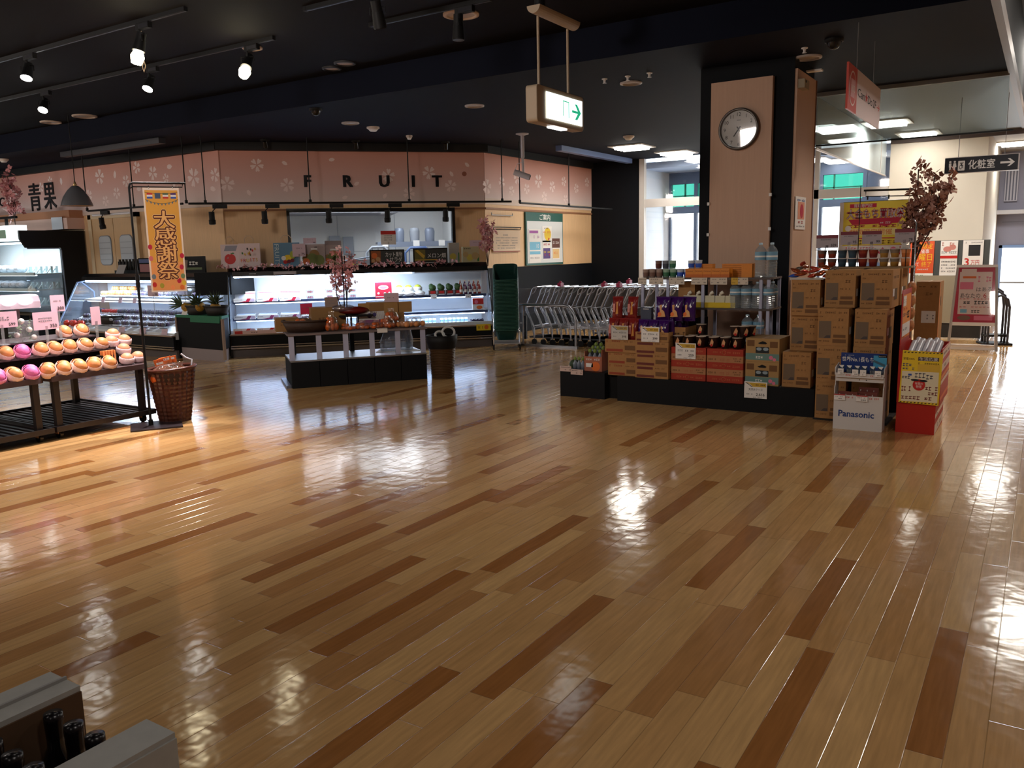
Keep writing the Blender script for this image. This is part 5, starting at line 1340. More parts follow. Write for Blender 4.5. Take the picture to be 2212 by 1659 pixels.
# ---- tangerine display in mid floor
OT, RT = (-7.139, 6.442, 0), 53.1
def tg(x, y, z): c_, s_ = math.cos(D2R(RT)), math.sin(D2R(RT)); return (OT[0] + c_ * x - s_ * y, OT[1] + s_ * x + c_ * y, z)
t = thing('citrus_display', 'low black display with white posts carrying citrus bags in mid floor', 'display table', OT, RT)
for k in range(5):
    b = B(DARK); b.box(k * .317 + .004, k * .317 + .313, 0, .02, 0, .30); b.build('front_panel', t)
b = B(DARK); b.box(0, .02, .02, .70, 0, .30); b.box(1.565, 1.585, .02, .70, 0, .30); b.box(.02, 1.565, .02, .7, .02, .285); b.build('bin_body', t)
b = B(GALV); b.box(0, 1.585, .0, .70, .30, .318); b.build('bin_top', t)
b = B(mt('display_shelf', (120, 108, 108), .45)); b.box(-.02, 1.60, .0, .66, .60, .622); b.build('top_shelf', t)
POST = clear('frosted_post', gloss=.1, haze=.75, hazec=(196, 200, 226))
for k in range(6):
    b = B(POST); x = .02 + k * .306; b.box(x - .03, x + .03, .02, .035, .318, .60); b.build('post', t)
for k in range(3):
    b = B(BLACK); x = .1 + k * .7; b.box(x - .025, x + .025, .6, .64, .318, .6); b.build('rear_post', t)
b = B(mt('floor_foot_steel', (130, 140, 160), .35, .7)); b.box(-.06, -.005, .05, .75, 0, .03); b.build('foot_rail', t)
DWICK = mt('dark_wicker', (58, 38, 28), .6, bump=.8, scale=100, noise=.2)
oval_basket('dark brown oval basket at the left end of the citrus display', tg(.24, .26, .623), RT, .58, .42, .13, DWICK)
NET = clear('net_bag_film', gloss=.16, rough=.12, haze=.06, hazec=(255, 220, 190))
TANG = mt('tangerine_skin', (206, 92, 24), .4, bump=.15, noise=.06, scale=60)
def citrus_bag(name, n, grp, col, r=.036, top=True):
    t = thing(name, '', 'fruit bag', (0, 0, 0), 0, grp); rr = random.Random(n)
    for k in range(n):
        b = B(col); b.ball(((k % 3 - 1) * r * 1.8 + rr.uniform(-.006, .006), ((k // 3) % 2 - .5) * r * 1.9, r + (k // 6) * r * 1.6), r, n=12, k=8); b.build('fruit', t)
    b = B(NET); b.lathe([(.001, -.0), (.095, .004), (.11, .05), (.09, .11), (.035, .145)] + ([(.05, .18)] if top else []), 14, sy=.85); b.build('clear_bag', t)
    return Kind(t)
KT = citrus_bag('tangerine_bag', 8, 'tangerine bags on the citrus display', TANG)
KO = citrus_bag('orange_bag', 6, 'orange bags on the citrus display', ORG, .042, False)
KT.put('bag of tangerines in the dark oval basket', tg(.20, .22, .65), 20)
KT.put('upright bag of tangerines right of the dark oval basket', tg(.50, .16, .625), 60, scale=(.8, .8, 1.25))
for k, (x, y) in enumerate(((.70, .15), (.86, .16), (1.02, .15))): KT.put('dark red citrus bag in the middle of the display front, %s' % nth(k, 3), tg(x, y, .625), k * 40, scale=(.85, .85, .6))
for k, (x, y, z) in enumerate(((1.16, .15, .625), (1.24, .3, .625), (1.22, .22, .70))): KT.put('bag of deep orange tangerines right of the white tag, %s' % ('front one', 'rear one', 'top one')[k], tg(x, y, z), 30 * k, scale=.85)
for k, x in enumerate((1.36, 1.46, 1.53)): KO.put('bag of pale oranges at the right end of the display, %s' % nth(k, 3), tg(x, .14 + .02 * k, .623), 20 * k, scale=.8)
for nm, x, y, z, w, d, h, lab in (('small', .02, .46, .623, .26, .2, .16, 'small open carton at the left end of the citrus display'), ('mid', .50, .50, .623, .40, .26, .26, 'brown carton standing behind the tangerine bags'), ('pair', 1.25, .50, .623, .34, .24, .16, 'lower brown carton under the wide open carton on the display')):
    t = thing('fruit_carton', lab, 'carton', tg(x, y, z), RT)
    b = B(mt('carton_brown', (150, 112, 66), .75)); b.box(-w / 2, w / 2, -d / 2, d / 2, 0, h); b.m(KRAFTD).scribble(-w * .3, w * .3, h * .5, h * .12, -d / 2 - .001, 6, 3); b.build('carton_body', t)
t = thing('fruit_carton', 'wide brown carton with open side flaps on the citrus display', 'carton', tg(1.22, .50, .784), RT)
b = B(_M['carton_brown']); b.box(-.22, .12, -.12, .12, 0, .13); b.build('carton_body', t)
b = B(mt('carton_flap', (172, 132, 80), .75)); b.box(.12, .30, -.10, -.095, 0, .13); b.box(-.36, -.22, -.10, -.095, .01, .13); b.box(-.05, .12, -.124, -.121, .0, .125); b.build('flap', t)
t = thing('persimmon_rack', 'dark red tray of film covered bunches on a small black stand', 'tray', tg(.82, .40, .623), RT)
b = B(BLACK); b.box(-.2, .2, -.1, .1, .14, .16)
b.build('stand_top', t)
for x in (-.14, -.05, .04, .13):
    b = B(BLACK); b.cyl((x, 0, 0), (x, 0, .14), .012, n=6); b.build('stand_leg', t)
b = B(mt('persimmon_red', (110, 22, 20), .4, bump=.6, scale=40)); b.ball((-.02, 0, .21), .1, sx=1.9, sy=1, sz=.5, n=18, k=8); b.build('dried_fruit', t)
b = B(clear('film_dark', gloss=.2, rough=.2, haze=.25, hazec=(120, 120, 140))); b.ball((-.14, .0, .24), .1, sx=1.5, sy=1, sz=.5, n=14, k=7); b.build('film_cover', t)
t = thing('gift_carton', 'white and mauve carton behind the tangerines on the display', 'carton', tg(1.02, .38, .623), RT)
b = B(WHITE); b.box(-.16, .16, 0, .2, .09, .19); b.m(mt('carton_mauve', (150, 90, 130), .6)).box(-.16, .16, 0, .2, 0, .09); b.m(mt('grape_print', (80, 70, 120), .5)).disc(-.03, .14, .03, -.001).disc(.03, .15, .025, -.001); b.build('carton_body', t)
t = thing('price_tag', 'white tag hanging over the front edge of the citrus display', 'price tag', tg(1.06, -.002, .585), RT)
b = B(PAPER); b.box(-.06, .06, -.004, 0, -.0, .05); b.box(-.06, .06, -.004, .06, .045, .05); b.build('tag_card', t)
card('lilac price card 399 on a thin stand over the citrus display', tg(1.28, .44, .623), RT - 20, .18, .16, 1, '399', LILAC, stand=.24)
card('tilted brown card stuck in the carton left of the red tray', tg(.56, .46, .884), RT, .16, .12, 3, None, mt('card_brown', (150, 126, 116), .6), tiltx=-20)
card('small pink red card on the display before the bottom deck', tg(.27, .56, .80), RT, .14, .13, 1, None, mt('card_hotpink', (220, 40, 90), .6))
t = thing('plastic_bag', 'clear plastic bags hanging behind the right posts of the display', 'bag', tg(1.22, .35, .33), RT)
b = B(clear('bag_film_blue', gloss=.15, rough=.15, haze=.3, hazec=(170, 196, 226))); b.lathe([(.001, 0), (.12, .0), (.13, .1), (.08, .22), (.05, .26)], 14, sy=.6); b.lathe([(.001, 0), (.08, .0), (.09, .12), (.06, .26)], 12, c=(.2, 0, 0), sy=.6); b.build('bag_film', t)
t = thing('paper_sheet', 'white slanted paper on the bin top behind the right posts', 'paper', tg(1.3, .35, .319), RT - 10)
b = B(PAPER); b.slab([(-.26, -.1), (.28, -.1), (.2, .18), (-.2, .2)], 0, .006); b.build('sheet', t)
t = thing('slim_pole', 'thin black double pole with pink blossom rising from the citrus display', 'pole', tg(.70, .40, .623), RT)
b = B(BLACK); b.cyl((0, 0, 0), (0, 0, .86), .006, n=6); b.cyl((.028, 0, 0), (.028, 0, .86), .006, n=6); b.box(-.04, .06, -.05, .05, 0, .008); b.build('pole_rod', t)
q = tg(.70, .44, .64)
branch('pink blossom sprig tied to the thin pole of the citrus display', q, [((0, 0, .90), .55), ((.10, .06, .84), .6), ((-.08, -.04, .76), .6)], .042, 4, .04, 8, dense=12)

# ---- ribbed brown basket right of the display
t = thing('ribbed_basket', 'tall brown ribbed basket with white looped bags right of the citrus display', 'basket', (-6.07, 7.86, 0), 53)
prof = [(.001, 0)]
b = B(mt('basket_brown', (86, 62, 40), .45, .2))
prof = [(.001, .0), (.135, .0)]
for k in range(19): prof += [(.142 + .0012 * k, .006 + k * .0195), (.134 + .0012 * k, .014 + k * .0195)]
b.lathe(prof, 26, smooth=False); b.build('basket_wall', t)
b = B(BLACK); b.lathe([(.16, .36), (.185, .44), (.19, .52), (.175, .52), (.15, .38)], 26); b.build('basket_rim', t)
b = B(mt('bag_dark', (22, 22, 26), .5)); b.lathe([(.15, .40), (.10, .47), (.001, .48)], 20); b.build('bag_lining', t)
LOOP = mt('loop_white', (200, 200, 196), .5)
for x, z, r, w in ((-.03, .52, .055, 'small'), (.08, .55, .075, 'large')):
    b = B(LOOP); b.tube([(x + r * math.cos(a * .3927), -.02 + .02 * math.sin(a * .39), z + r * .8 * math.sin(a * .3927)) for a in range(16)], .014, 8, True)
    tag(b.build('bag_roll'), '%s white looped roll lying in the ribbed basket' % w, 'roll', (-6.07, 7.86, 0), 53)

# ---- wicker basket by the banner pole
t = thing('wicker_basket', 'tall tapered brown wicker basket beside the banner pole', 'basket', (-6.77, 4.66, 0), 55)
BW = mt('red_wicker', (74, 38, 28), .3, noise=.3, scale=50)
b = B(BW); n = 48; prof = []
for k in range(27):
    z = k * .019; prof.append((.135 + .075 * (z / .5), z))
vs = []; 
for k, (r, z) in enumerate(prof):
    for i in range(n):
        q = r + (.008 if i % 2 else -.002) - (.005 if k % 2 else 0); vs.append((q * math.cos(2 * math.pi * i / n), q * .9 * math.sin(2 * math.pi * i / n), z))
b.add(vs, [(k * n + i, k * n + (i + 1) % n, (k + 1) * n + (i + 1) % n, (k + 1) * n + i) for k in range(26) for i in range(n)], False)
b.build('basket_weave', t)
b = B(BW); b.tube([(.213 * math.cos(a * .2618), .19 * math.sin(a * .2618), .495 + .012 * math.cos(a * .26)) for a in range(24)], .016, 8, True); b.build('basket_rim', t)
b = B(mt('basket_inside', (40, 22, 18), .8)); b.lathe([(.19, .46), (.17, .36), (.001, .36)], 24); b.build('basket_lining', t)
KB = citrus_bag('snack_bag', 5, 'orange fruit bags in the wicker basket', TANG, .04)
for k, (x, y, z, s_) in enumerate(((-.06, -.04, .37, 1.1), (.07, .03, .38, .9), (-.02, .06, .40, .95))):
    KB.put('bag of oranges with printed header in the wicker basket, %s' % ('front one', 'right one', 'rear one')[k], (-6.77 + x * .57 - y * .82, 4.66 + x * .82 + y * .57, z), 55 + 15 * k, scale=(s_, s_, s_))
for k, (x, y, a) in enumerate(((-.06, -.02, -14), (-.02, .06, -6))):
    t = thing('bag_header', 'orange printed header card on the %s fruit bag in the wicker basket' % ('front', 'rear')[k], 'card', (-6.77 + x * .57 - y * .82, 4.66 + x * .82 + y * .57, .545), 55)
    b = B(ORANP); b.M = Matrix.Rotation(D2R(a), 4, 'Y'); b.box(-.075, .075, -.006, .006, -.01, .05); b.m(PAPER).rect(-.06, .0, .0, .02, -.007).rect(.01, .06, .02, .04, -.007).m(RED).scribble(-.05, .05, .03, .015, -.0072, 5, k); b.build('header_card', t)
t = thing('plastic_clip', 'clear bent price holder on the right rim of the wicker basket', 'holder', (-6.70, 4.80, .48), 55)
b = B(mt('holder_clear', (206, 206, 214), .2)); b.tube([(.02, 0, 0), (.03, 0, .08), (-.02, 0, .10), (-.06, 0, .14)], .008); b.build('holder_bar', t)


# ================================================================== LEFT FRUIT TABLE, BANNER, BASKETS, TROLLEYS
TB = mt('table_brown_black', (38, 30, 30), .45)
def fruit_table():
    t = thing('fruit_table', '', 'display table', (0, 0, 0), 90, 'rolling fruit tables')
    b = B(mt('table_top_brown', (70, 54, 56), .4)); c = [(.92 - .10 + .10 * math.sin(D2R(a)), .10 - .10 * math.cos(D2R(a))) for a in range(0, 91, 15)]
    b.slab([(0, 0)] + c + [(.92, 1.25), (0, 1.25)], .50, .545); b.build('table_top', t)
    for x in (.05, .83):
        for y in (.06, 1.16):
            b = B(TB); b.box(x - .025, x + .025, y - .025, y + .025, .08, .50); b.build('leg', t)
    b = B(TB); b.box(-.0, .93, 0, .02, .07, .115); b.box(0, .93, 1.23, 1.25, .07, .115); b.box(0, .02, .02, 1.23, .07, .115); b.box(.91, .93, .02, 1.23, .07, .115)
    for k in range(14): b.box(.02 + k * .066, .05 + k * .066, .02, 1.23, .075, .095)
    b.box(.02, .91, .02, 1.23, .07, .075)
    b.build('slatted_shelf', t)
    for x in (.06, .84):
        for y in (.08, 1.15):
            b = B(mt('caster_tan', (150, 112, 84), .5)); b.box(x - .02, x + .02, y - .012, y + .03, .04, .075)
            c_ = b.build('caster', t)
            b = B(BLACKG); b.cyl((x - .014, y, .038), (x + .014, y, .038), .038, n=14); b.build('wheel', c_)
    return Kind(t)
K = fruit_table()
K.put('dark rolling fruit table beside the banner pole', (-6.92, 3.64, 0), 90)
K.put('dark rolling fruit table cut by the left picture edge', (-6.92, 2.69, 0), 90)
for lab, x, z, y0, y1, d in (('middle', -7.25, .69, 2.9, 4.49, .22), ('upper', -7.5, .80, 2.9, 4.40, .5)):
    t = thing('step_riser', 'dark %s step riser on the fruit tables' % lab, 'riser', (x, y0, .546), 90)
    b = B(mt('riser_brown', (62, 48, 52), .5)); b.box(0, y1 - y0, 0, d, z - .546 - .015, z - .546); b.build('riser_top', t)
    b = B(BLACK); b.box(.0, y1 - y0 - .02, d - .015, d, 0, z - .561); b.box(.03, .05, .02, d, 0, z - .561); b.box(y1 - y0 - .05, y1 - y0 - .03, .02, d, 0, z - .561); b.build('riser_back', t)
PK = mt('pink_wrap', (226, 110, 170), .5, bump=.6, scale=60)
KA = netted_fruit('netted_orange', ORG, .056, 'fruit', 'net cupped oranges on the fruit table', (240, 206, 196))
KP = netted_fruit('netted_apple', PK, .056, 'fruit', 'pink wrapped fruit on the fruit table', (240, 150, 200))
def row(name, xp, zb, pxs, pys, pink, off=0, tag_=''):
    ys = [gX(px, pys, xp).y for px in pxs]
    npk = 0; no = 0
    for k, y in enumerate(ys):
        if k in pink:
            KP.put('pink wrapped fruit in the %s%s row of the fruit table, %s' % (name, tag_, nth(npk, 3)), (xp + off, y + off * -.5, zb), 0, rot=(0, 38, 0)); npk += 1
        else:
            KA.put('orange in a white foam net, %s%s row of the fruit table, %s' % (name, tag_, nth(no, 9)), (xp + off, y + off * -.5, zb), 0, rot=(0, 38, R_.uniform(-20, 20))); no += 1
for off, tg_ in ((0, ''), (-.135, ' rear')):
    row('lowest', -7.00, .546, (-14, 22, 60, 99, 132, 166, 200, 232), 790, (0, 2), off, tg_)
row('middle', -7.33, .691, (5, 42, 82, 114, 146, 180, 213), 750, (1,), 0)
row('middle', -7.33, .691, (5, 42, 82, 114, 146, 180), 750, (1,), -.13, ' rear')
row('upper', -7.60, .801, (132, 170), 712, (), 0)
row('upper', -7.60, .801, (136, 174), 712, (), -.13, ' rear')
KC = netted_fruit('cupped_fruit', mt('pale_orange', (222, 150, 110), .5), .05, 'fruit', 'fruit in pale foam cups at the table end', (238, 214, 218))
for k, (x, y, z, w) in enumerate(((-7.32, 4.43, .691, 'on the middle step, left'), (-7.32, 4.56, .691, 'on the middle step, right'), (-7.40, 4.50, .75, 'on top of the middle step end'), (-7.05, 4.40, .546, 'at the table corner, left'), (-7.08, 4.53, .546, 'at the table corner, right'), (-7.2, 4.47, .62, 'behind the table corner'))):
    KC.put('pale fruit in a deep foam cup ' + w, (x, y, z), 0, rot=(0, 15, 0), scale=(1.1, 1.1, 1.05))
b = B(BLACK); b.box(-.05, .05, -.05, .05, 0, .072); tag(b.build('cup_block'), 'black block under the foam cups at the end of the middle step', 'block', (-7.2, 4.47, .546))
t = thing('wire_crate', 'small black crate of striped oranges at the table end', 'crate', (-7.14, 4.27, .546), 90)
b = B(BLACK); b.box(-.07, .07, -.05, .05, 0, .1); b.m(ORG)
for k in range(5): b.box(-.06 + k * .026, -.045 + k * .026, -.051, .0, .01, .14)
b.build('crate_body', t)
# glowing hood lamp
t = thing('hood_lamp', 'glowing rounded hood lamp over the fruit tables at the left edge', 'lamp', (-7.9, 2.9, .80), 90)
b = B(mt('hood_mauve', (196, 176, 190), .35)); b.side([(0, .27), (.0, .33), (.02, .38), (.06, .395), (.22, .395), (.22, .27)], 0, 1.23); b.build('hood_housing', t)
b = B(mt('hood_glow', (255, 250, 245), .5, emit=9))
for k in range(8): b.ball((.08 + k * .145, -.004, .335), .03, sx=2.2, sy=.5, sz=1, n=10, k=6)
b.build('lamp_tube', t)
for x in (.1, 1.1):
    b = B(mt('post_mauve', (150, 140, 150), .4)); b.box(x - .015, x + .015, .16, .19, 0, .27); b.build('post', t)
t = thing('flower_box', 'clear box of white roses and green leaves between the price cards', 'flower box', (-7.56, 3.78, .801), 90)
b = B(clear('flower_acrylic', gloss=.08, haze=.1)); b.box(-.1, .1, -.06, .06, 0, .18); b.build('clear_box', t)
b = B(mt('rose_leaf', (84, 104, 70), .6)); r = random.Random(3)
for k in range(40):
    c = Vector((r.uniform(-.09, .09), r.uniform(-.055, .05), r.uniform(.01, .19))); d = Vector((r.uniform(-1, 1), r.uniform(-1, 1), r.uniform(-1, 1))) * .03; e = d.orthogonal().normalized() * .014
    b.poly([tuple(c), tuple(c + d * .5 + e), tuple(c + d), tuple(c + d * .5 - e)])
b.build('leaves', t)
b = B(mt('rose_white', (240, 236, 226), .6))
for c in ((-.02, -.02, .18), (.05, .0, .1), (-.06, 0, .06), (.07, -.03, .03)): b.ball(c, .026, n=9, k=6)
b.build('white_roses', t)
PCARD = mt('card_pink', (232, 196, 216), .6)
card('pink white price card 599 at the left edge over the fruit', (-7.42, 3.54, .801), 90, .26, .135, 2, '599', PCARD, stand=.145)
card('pink white price card 350 in front of the flower box', (-7.40, 3.90, .691), 90, .22, .155, 2, '350', PCARD, stand=.21)
card('tall pink white price card standing highest at the end of the fruit table', (-7.42, 4.03, .801), 90, .125, .145, 1, '380', PCARD, stand=.25)
card('narrow pink price card before the sloped cooler end', (-7.3, 4.30, .691), 84, .085, .165, 0, None, PCARD, stand=.22)

# ---- banner on a pole
t = thing('banner_stand', 'black pole stand with a flat square base holding the orange banner', 'banner stand', (-6.73, 4.38, 0), 57.3)
b = B(mt('base_plate_plum', (40, 30, 34), .4)); b.slab([(-.17, -.2), (.26, -.2), (.26, .18), (-.17, .18)], 0, .012); b.build('base_plate', t)
b = B(BLACK); b.cyl((0, 0, .01), (0, 0, 1.30), .0115, n=10); b.cyl((0, 0, .01), (0, 0, .06), .02, n=10); b.cyl((0, 0, 1.25), (0, 0, 1.36), .018, n=10); b.tube([(0, 0, 1.3), (0, 0, 2.11), (.008, 0, 2.14), (.03, 0, 2.152), (.46, 0, 2.152)], .0095, 8); b.build('pole', t)
b = B(BLACK); b.tube([(.0, 0, 2.10), (.03, 0, 2.118), (.43, 0, 2.118), (.435, 0, 2.15)], .005, 6); b.build('hook_bar', t)
t = thing('hanging_banner', 'tall orange banner 大感謝祭 with bunting and balloons hanging from the black pole', 'banner', (-6.73, 4.38, 0), 57.3)
AMB = mt('banner_amber', (226, 164, 66), .7); BX0, BX1, BZ0, BZ1 = .105, .40, 1.205, 2.11
b = B(mt('banner_white', (238, 220, 206), .7)); b.box(BX0, BX1, -.006, -.003, BZ0, BZ1)
cxb, wb = (BX0 + BX1) / 2, BX1 - BX0
b.m(AMB).rect(BX0 + .014, BX1 - .014, BZ0 + .014, BZ1 - .02, -.0068)
b.m(mt('banner_peach', (236, 158, 92), .7)).rect(BX0 + .014, BX1 - .014, BZ0 + .014, BZ0 + .26, -.0072)
STR = mt('string_brown', (110, 84, 40), .7)
def zz(x, z0, sag): u = (x - cxb) / (wb / 2); return z0 - sag * (1 - u * u)
for z0, sag in ((2.075, .015), (2.02, .045)):
    b.m(STR)
    for k in range(10):
        xa, xb_ = BX0 + .014 + k * .0267, BX0 + .014 + (k + 1) * .0267
        b.poly([(xa, -.0078, zz(xa, z0, sag) - .002), (xb_, -.0078, zz(xb_, z0, sag) - .002), (xb_, -.0078, zz(xb_, z0, sag) + .002), (xa, -.0078, zz(xa, z0, sag) + .002)])
for k, cs in enumerate(((RED, PAPER, BLUEP), (mt('flag_slate', (60, 80, 110), .6),) * 3, (mt('flag_green', (70, 96, 70), .6), PAPER, RED), (PURP, PAPER, BLUEP))):
    x = BX0 + .03 + k * .064
    for j, c in enumerate(cs): b.m(c).rect(x, x + .045, 2.018 + .016 * (2 - j), 2.034 + .016 * (2 - j), -.008)
b.m(mt('pennant_slate', (96, 112, 124), .6))
for k in range(9):
    x = BX0 + .03 + k * .029; z = zz(x, 2.02, .045); b.poly([(x - .009, -.0082, z), (x, -.0082, z - .02), (x + .009, -.0082, z)])
for px, pz, c in ((BX0 + .03, 1.27, RED), (BX0 + .09, 1.26, mt('balloon_olive', (170, 160, 50), .5)), (BX0 + .02, 1.50, mt('balloon_rose', (216, 110, 110), .5)), (BX1 - .03, 1.42, CRIM), (BX1 - .025, 1.34, mt('balloon_sage', (110, 140, 100), .5)), (BX1 - .06, 1.30, CRIM), (BX1 - .04, 1.24, ORANP), (BX0 + .03, 1.34, mt('balloon_slate', (110, 124, 134), .5)), (BX1 - .02, 1.52, CRIM), (BX0 + .02, 1.60, CRIM), (cxb + .03, 1.24, mt('balloon_peach', (246, 150, 90), .5)), (BX1 - .02, 1.28, mt('balloon_yellow', (226, 190, 60), .5))):
    b.m(c).disc(px, pz, .018, -.0082, 12, .023)
OUT1, OUT2, FILL = mt('char_halo', (246, 206, 140), .7), mt('char_outline', (92, 30, 12), .7), mt('char_fill', (236, 180, 110), .6)
b.m(OUT2).rect(cxb - .075, cxb + .08, 1.315, 1.36, -.009)
for k, ch in enumerate('大感謝祭'):
    z = 1.835 - k * .148
    for m_, q, y in ((OUT1, .0165, -.0092), (OUT2, .0125, -.0102)):
        for i in range(10): b.m(m_).text(ch, cxb + .006 + q * math.cos(i * .6283), z + q * math.sin(i * .6283), .118, y - i * .00005, w=.165)
    for q in (-.0035, 0, .0035): b.m(FILL).text(ch, cxb + .006 + q, z, .118, -.0115 - q * .02, w=.165)
b.build('banner_cloth', t)
for x in (BX0 + .05, BX1 - .05):
    b = B(STEEL); b.tube([(x, -.004, 2.10), (x, -.008, 2.125), (x, .0, 2.128)], .003, 5); b.build('hook', t)

# ---- green shopping baskets, nested and tilted
GB = mt('basket_green', (22, 66, 60), .45)
RB = 33.5
def shopping_basket():
    t = thing('shopping_basket', '', 'shopping basket', (0, 0, 0), RB, 'green shopping baskets of the tall stack')
    b = B(GB); rings = []
    for w, d, z, r in ((.29, .40, 0, .05), (.335, .455, .17, .055), (.335, .455, .172, .055), (.375, .49, .20, .06), (.375, .49, .215, .06), (.355, .47, .215, .05), (.33, .45, .17, .05), (.285, .395, .01, .05)):
        rings.append([(x, y + .22, z - .2) for x, y in b.rrect(w, d, r)])
    b.M = Matrix.Rotation(D2R(29), 4, 'X')
    b.loft(rings, True, True, False); b.build('basket_tub', t)
    b = B(mt('basket_rim_green', (64, 112, 102), .35)); b.M = Matrix.Rotation(D2R(29), 4, 'X'); b.tube([(x, y + .22, .013) for x, y in b.rrect(.375, .49, .06, 3)], .005, 5, True); b.build('basket_rim', t)
    return Kind(t)
K = shopping_basket()
bx, by = -6.905, 10.57
N_ = 37
for k in range(N_):
    K.put('green shopping basket in the tall stack, %s from the top' % ORD[N_ - 1 - k], (bx, by, .30 + k * .0212), RB)
t = thing('basket_trolley', 'low chrome trolley under the tall stack of green baskets', 'trolley', (bx, by, 0), RB)
for x in (-.19, .19):
    b = B(STEEL); b.tube([(x * .95, -.02, .31), (x, -.03, .33), (x * 1.06, -.02, .26), (x * 1.06, -.01, .09)], .011, 8); b.tube([(x * 1.06, -.01, .09), (x * 1.06, .45, .09), (x * 1.06, .46, .5), (x * 1.02, .47, .56)], .011, 8); b.build('side_frame', t)
    for y in (0, .44):
        b = B(BLACK); b.cyl((x * 1.06 - .012, y, .04), (x * 1.06 + .012, y, .04), .04, n=12); b.build('caster', t)
b = B(GALV); b.box(-.19, .19, .0, .44, .085, .10); b.build('bottom_plate', t)
branch('pink blossom sprig standing at the right end of the corner cooler', cc(4.06, .62, 1.26), [((-.02, 0, .74), .45), ((.05, .05, .66), .5), ((-.07, -.02, .62), .5)], .05, 4, .045, 21, dense=12)
t = thing('wall_notice', 'white notice with printed lines hung from a black bar beside the blossom sprig', 'notice', (-8.14, 12.52, 0), 90)
b = B(mt('notice_cream', (222, 196, 168), .7)); b.box(-.44, .44, -.01, 0, 1.49, 1.86); b.m(mt('notice_redline', (150, 50, 36), .6)).rect(-.44, .44, 1.485, 1.50, -.011); b.m(GREYINK)
b.scribble(-.12, .08, 1.78, .03, -.011, 5, 1)
for k in range(5): b.scribble(-.36 + .05 * (k > 2), .36 - .08 * (k > 2), 1.73 - k * .045, .022, -.011, 18, k)
b.build('notice_sheet', t)
b = B(BLACK); b.box(-.46, .46, -.03, -.015, 1.905, 1.92); b.tube([(-.44, -.02, 1.91), (-.44, -.02, 1.875), (.44, -.02, 1.875), (.44, -.02, 1.91)], .006); b.build('hanging_bar', t)
b = B(GALV); b.tube([(-8.13, 12.05, 2.16), (-8.13, 12.05, 2.12), (-8.13, 12.72, 2.12), (-8.13, 12.72, 2.16)], .008); tag(b.build('wall_bar'), 'thin empty metal bar high on the wood wall above the notice', 'bar')
# notice board ご案内
t = thing('notice_board', 'green framed notice board ご案内 on the wood wall', 'notice board', (-8.155, 13.86, 0), 90)
bw, z0, z1 = .70, 1.22, 2.20
NG = mt('board_green', (22, 84, 72), .5)
b = B(NG); b.box(-bw, bw, -.03, 0, z0, z1); b.build('board_frame', t, bevel=.004)
b = B(mt('board_white', (216, 218, 218), .5)); b.box(-bw + .04, bw - .03, -.034, -.03, z0 + .04, z1 - .16); b.build('board_sheet', t)
b = B(PAPER); b.text('ご案内', 0, z1 - .085, .085, -.032, w=.40, fat=.012); b.build('lettering', t)
def sheet(label, x, zc_, w, h, fn, par):
    tt = thing('board_leaflet', label, 'leaflet', (-8.121, 13.86 + x, zc_), 90)
    b = B(PAPER); b.box(-w / 2, w / 2, -.004, 0, -h / 2, h / 2); fn(b, w, h); b.build('leaflet_sheet', tt)
def a1(b, w, h): b.m(mt('leaf_violet', (170, 90, 170), .6)).rect(-w * .45, w * .3, h * .38, h * .46, -.0045).scribble(-w * .1, w * .4, h * .27, h * .08, -.0045, 5, 2); b.m(SKYP).rect(-w * .45, w * .48, -h * .12, h * .12, -.0045).rect(-w * .45, w * .48, -h * .25, -h * .16, -.0045); b.m(PAPER).text('10', w * .25, 0, h * .13, -.005); b.m(GREYINK).scribble(-w * .4, w * .4, -h * .36, h * .05, -.0045, 9, 3)
def a2(b, w, h): b.m(YELL).disc(.02, 0, h * .42, -.0045, 16).m(ORANP).scribble(-w * .4, w * .4, h * .12, h * .12, -.005, 6, 4).m(RED).disc(.06, -h * .3, h * .08, -.005); b.m(INK).scribble(-w * .3, w * .3, h * .36, h * .08, -.005, 4, 5)
def a3(b, w, h): b.m(PURP).rect(-w * .45, w * .45, -h * .45, h * .1, -.0045).m(YELL).scribble(-w * .4, w * .4, -h * .1, h * .12, -.005, 5, 6).m(RED).scribble(-w * .3, w * .4, -h * .25, h * .1, -.005, 4, 2).m(CRIM).scribble(-w * .4, w * .4, h * .3, h * .14, -.005, 6, 7)
def a4(b, w, h): b.m(BROWNP).rect(-w * .5, w * .5, h * .05, h * .5, -.0045).m(PAPER).scribble(-w * .4, w * .4, h * .3, h * .12, -.005, 7, 8).m(mt('leaf_tan', (226, 190, 130), .6)).rect(-w * .42, w * .42, -h * .45, 0, -.0045).m(ORANP).scribble(-w * .3, w * .3, -h * .2, h * .12, -.005, 5, 9)
sheet('pale blue and violet leaflet at the left of the notice board', -.40, 1.58, .42, .62, a1, None)
sheet('yellow round leaflet in the upper middle of the notice board', .06, 1.80, .36, .30, a2, None)
sheet('purple leaflet with yellow print low on the notice board', .04, 1.50, .30, .36, a3, None)
sheet('brown and cream leaflet at the right of the notice board', .40, 1.52, .30, .40, a4, None)

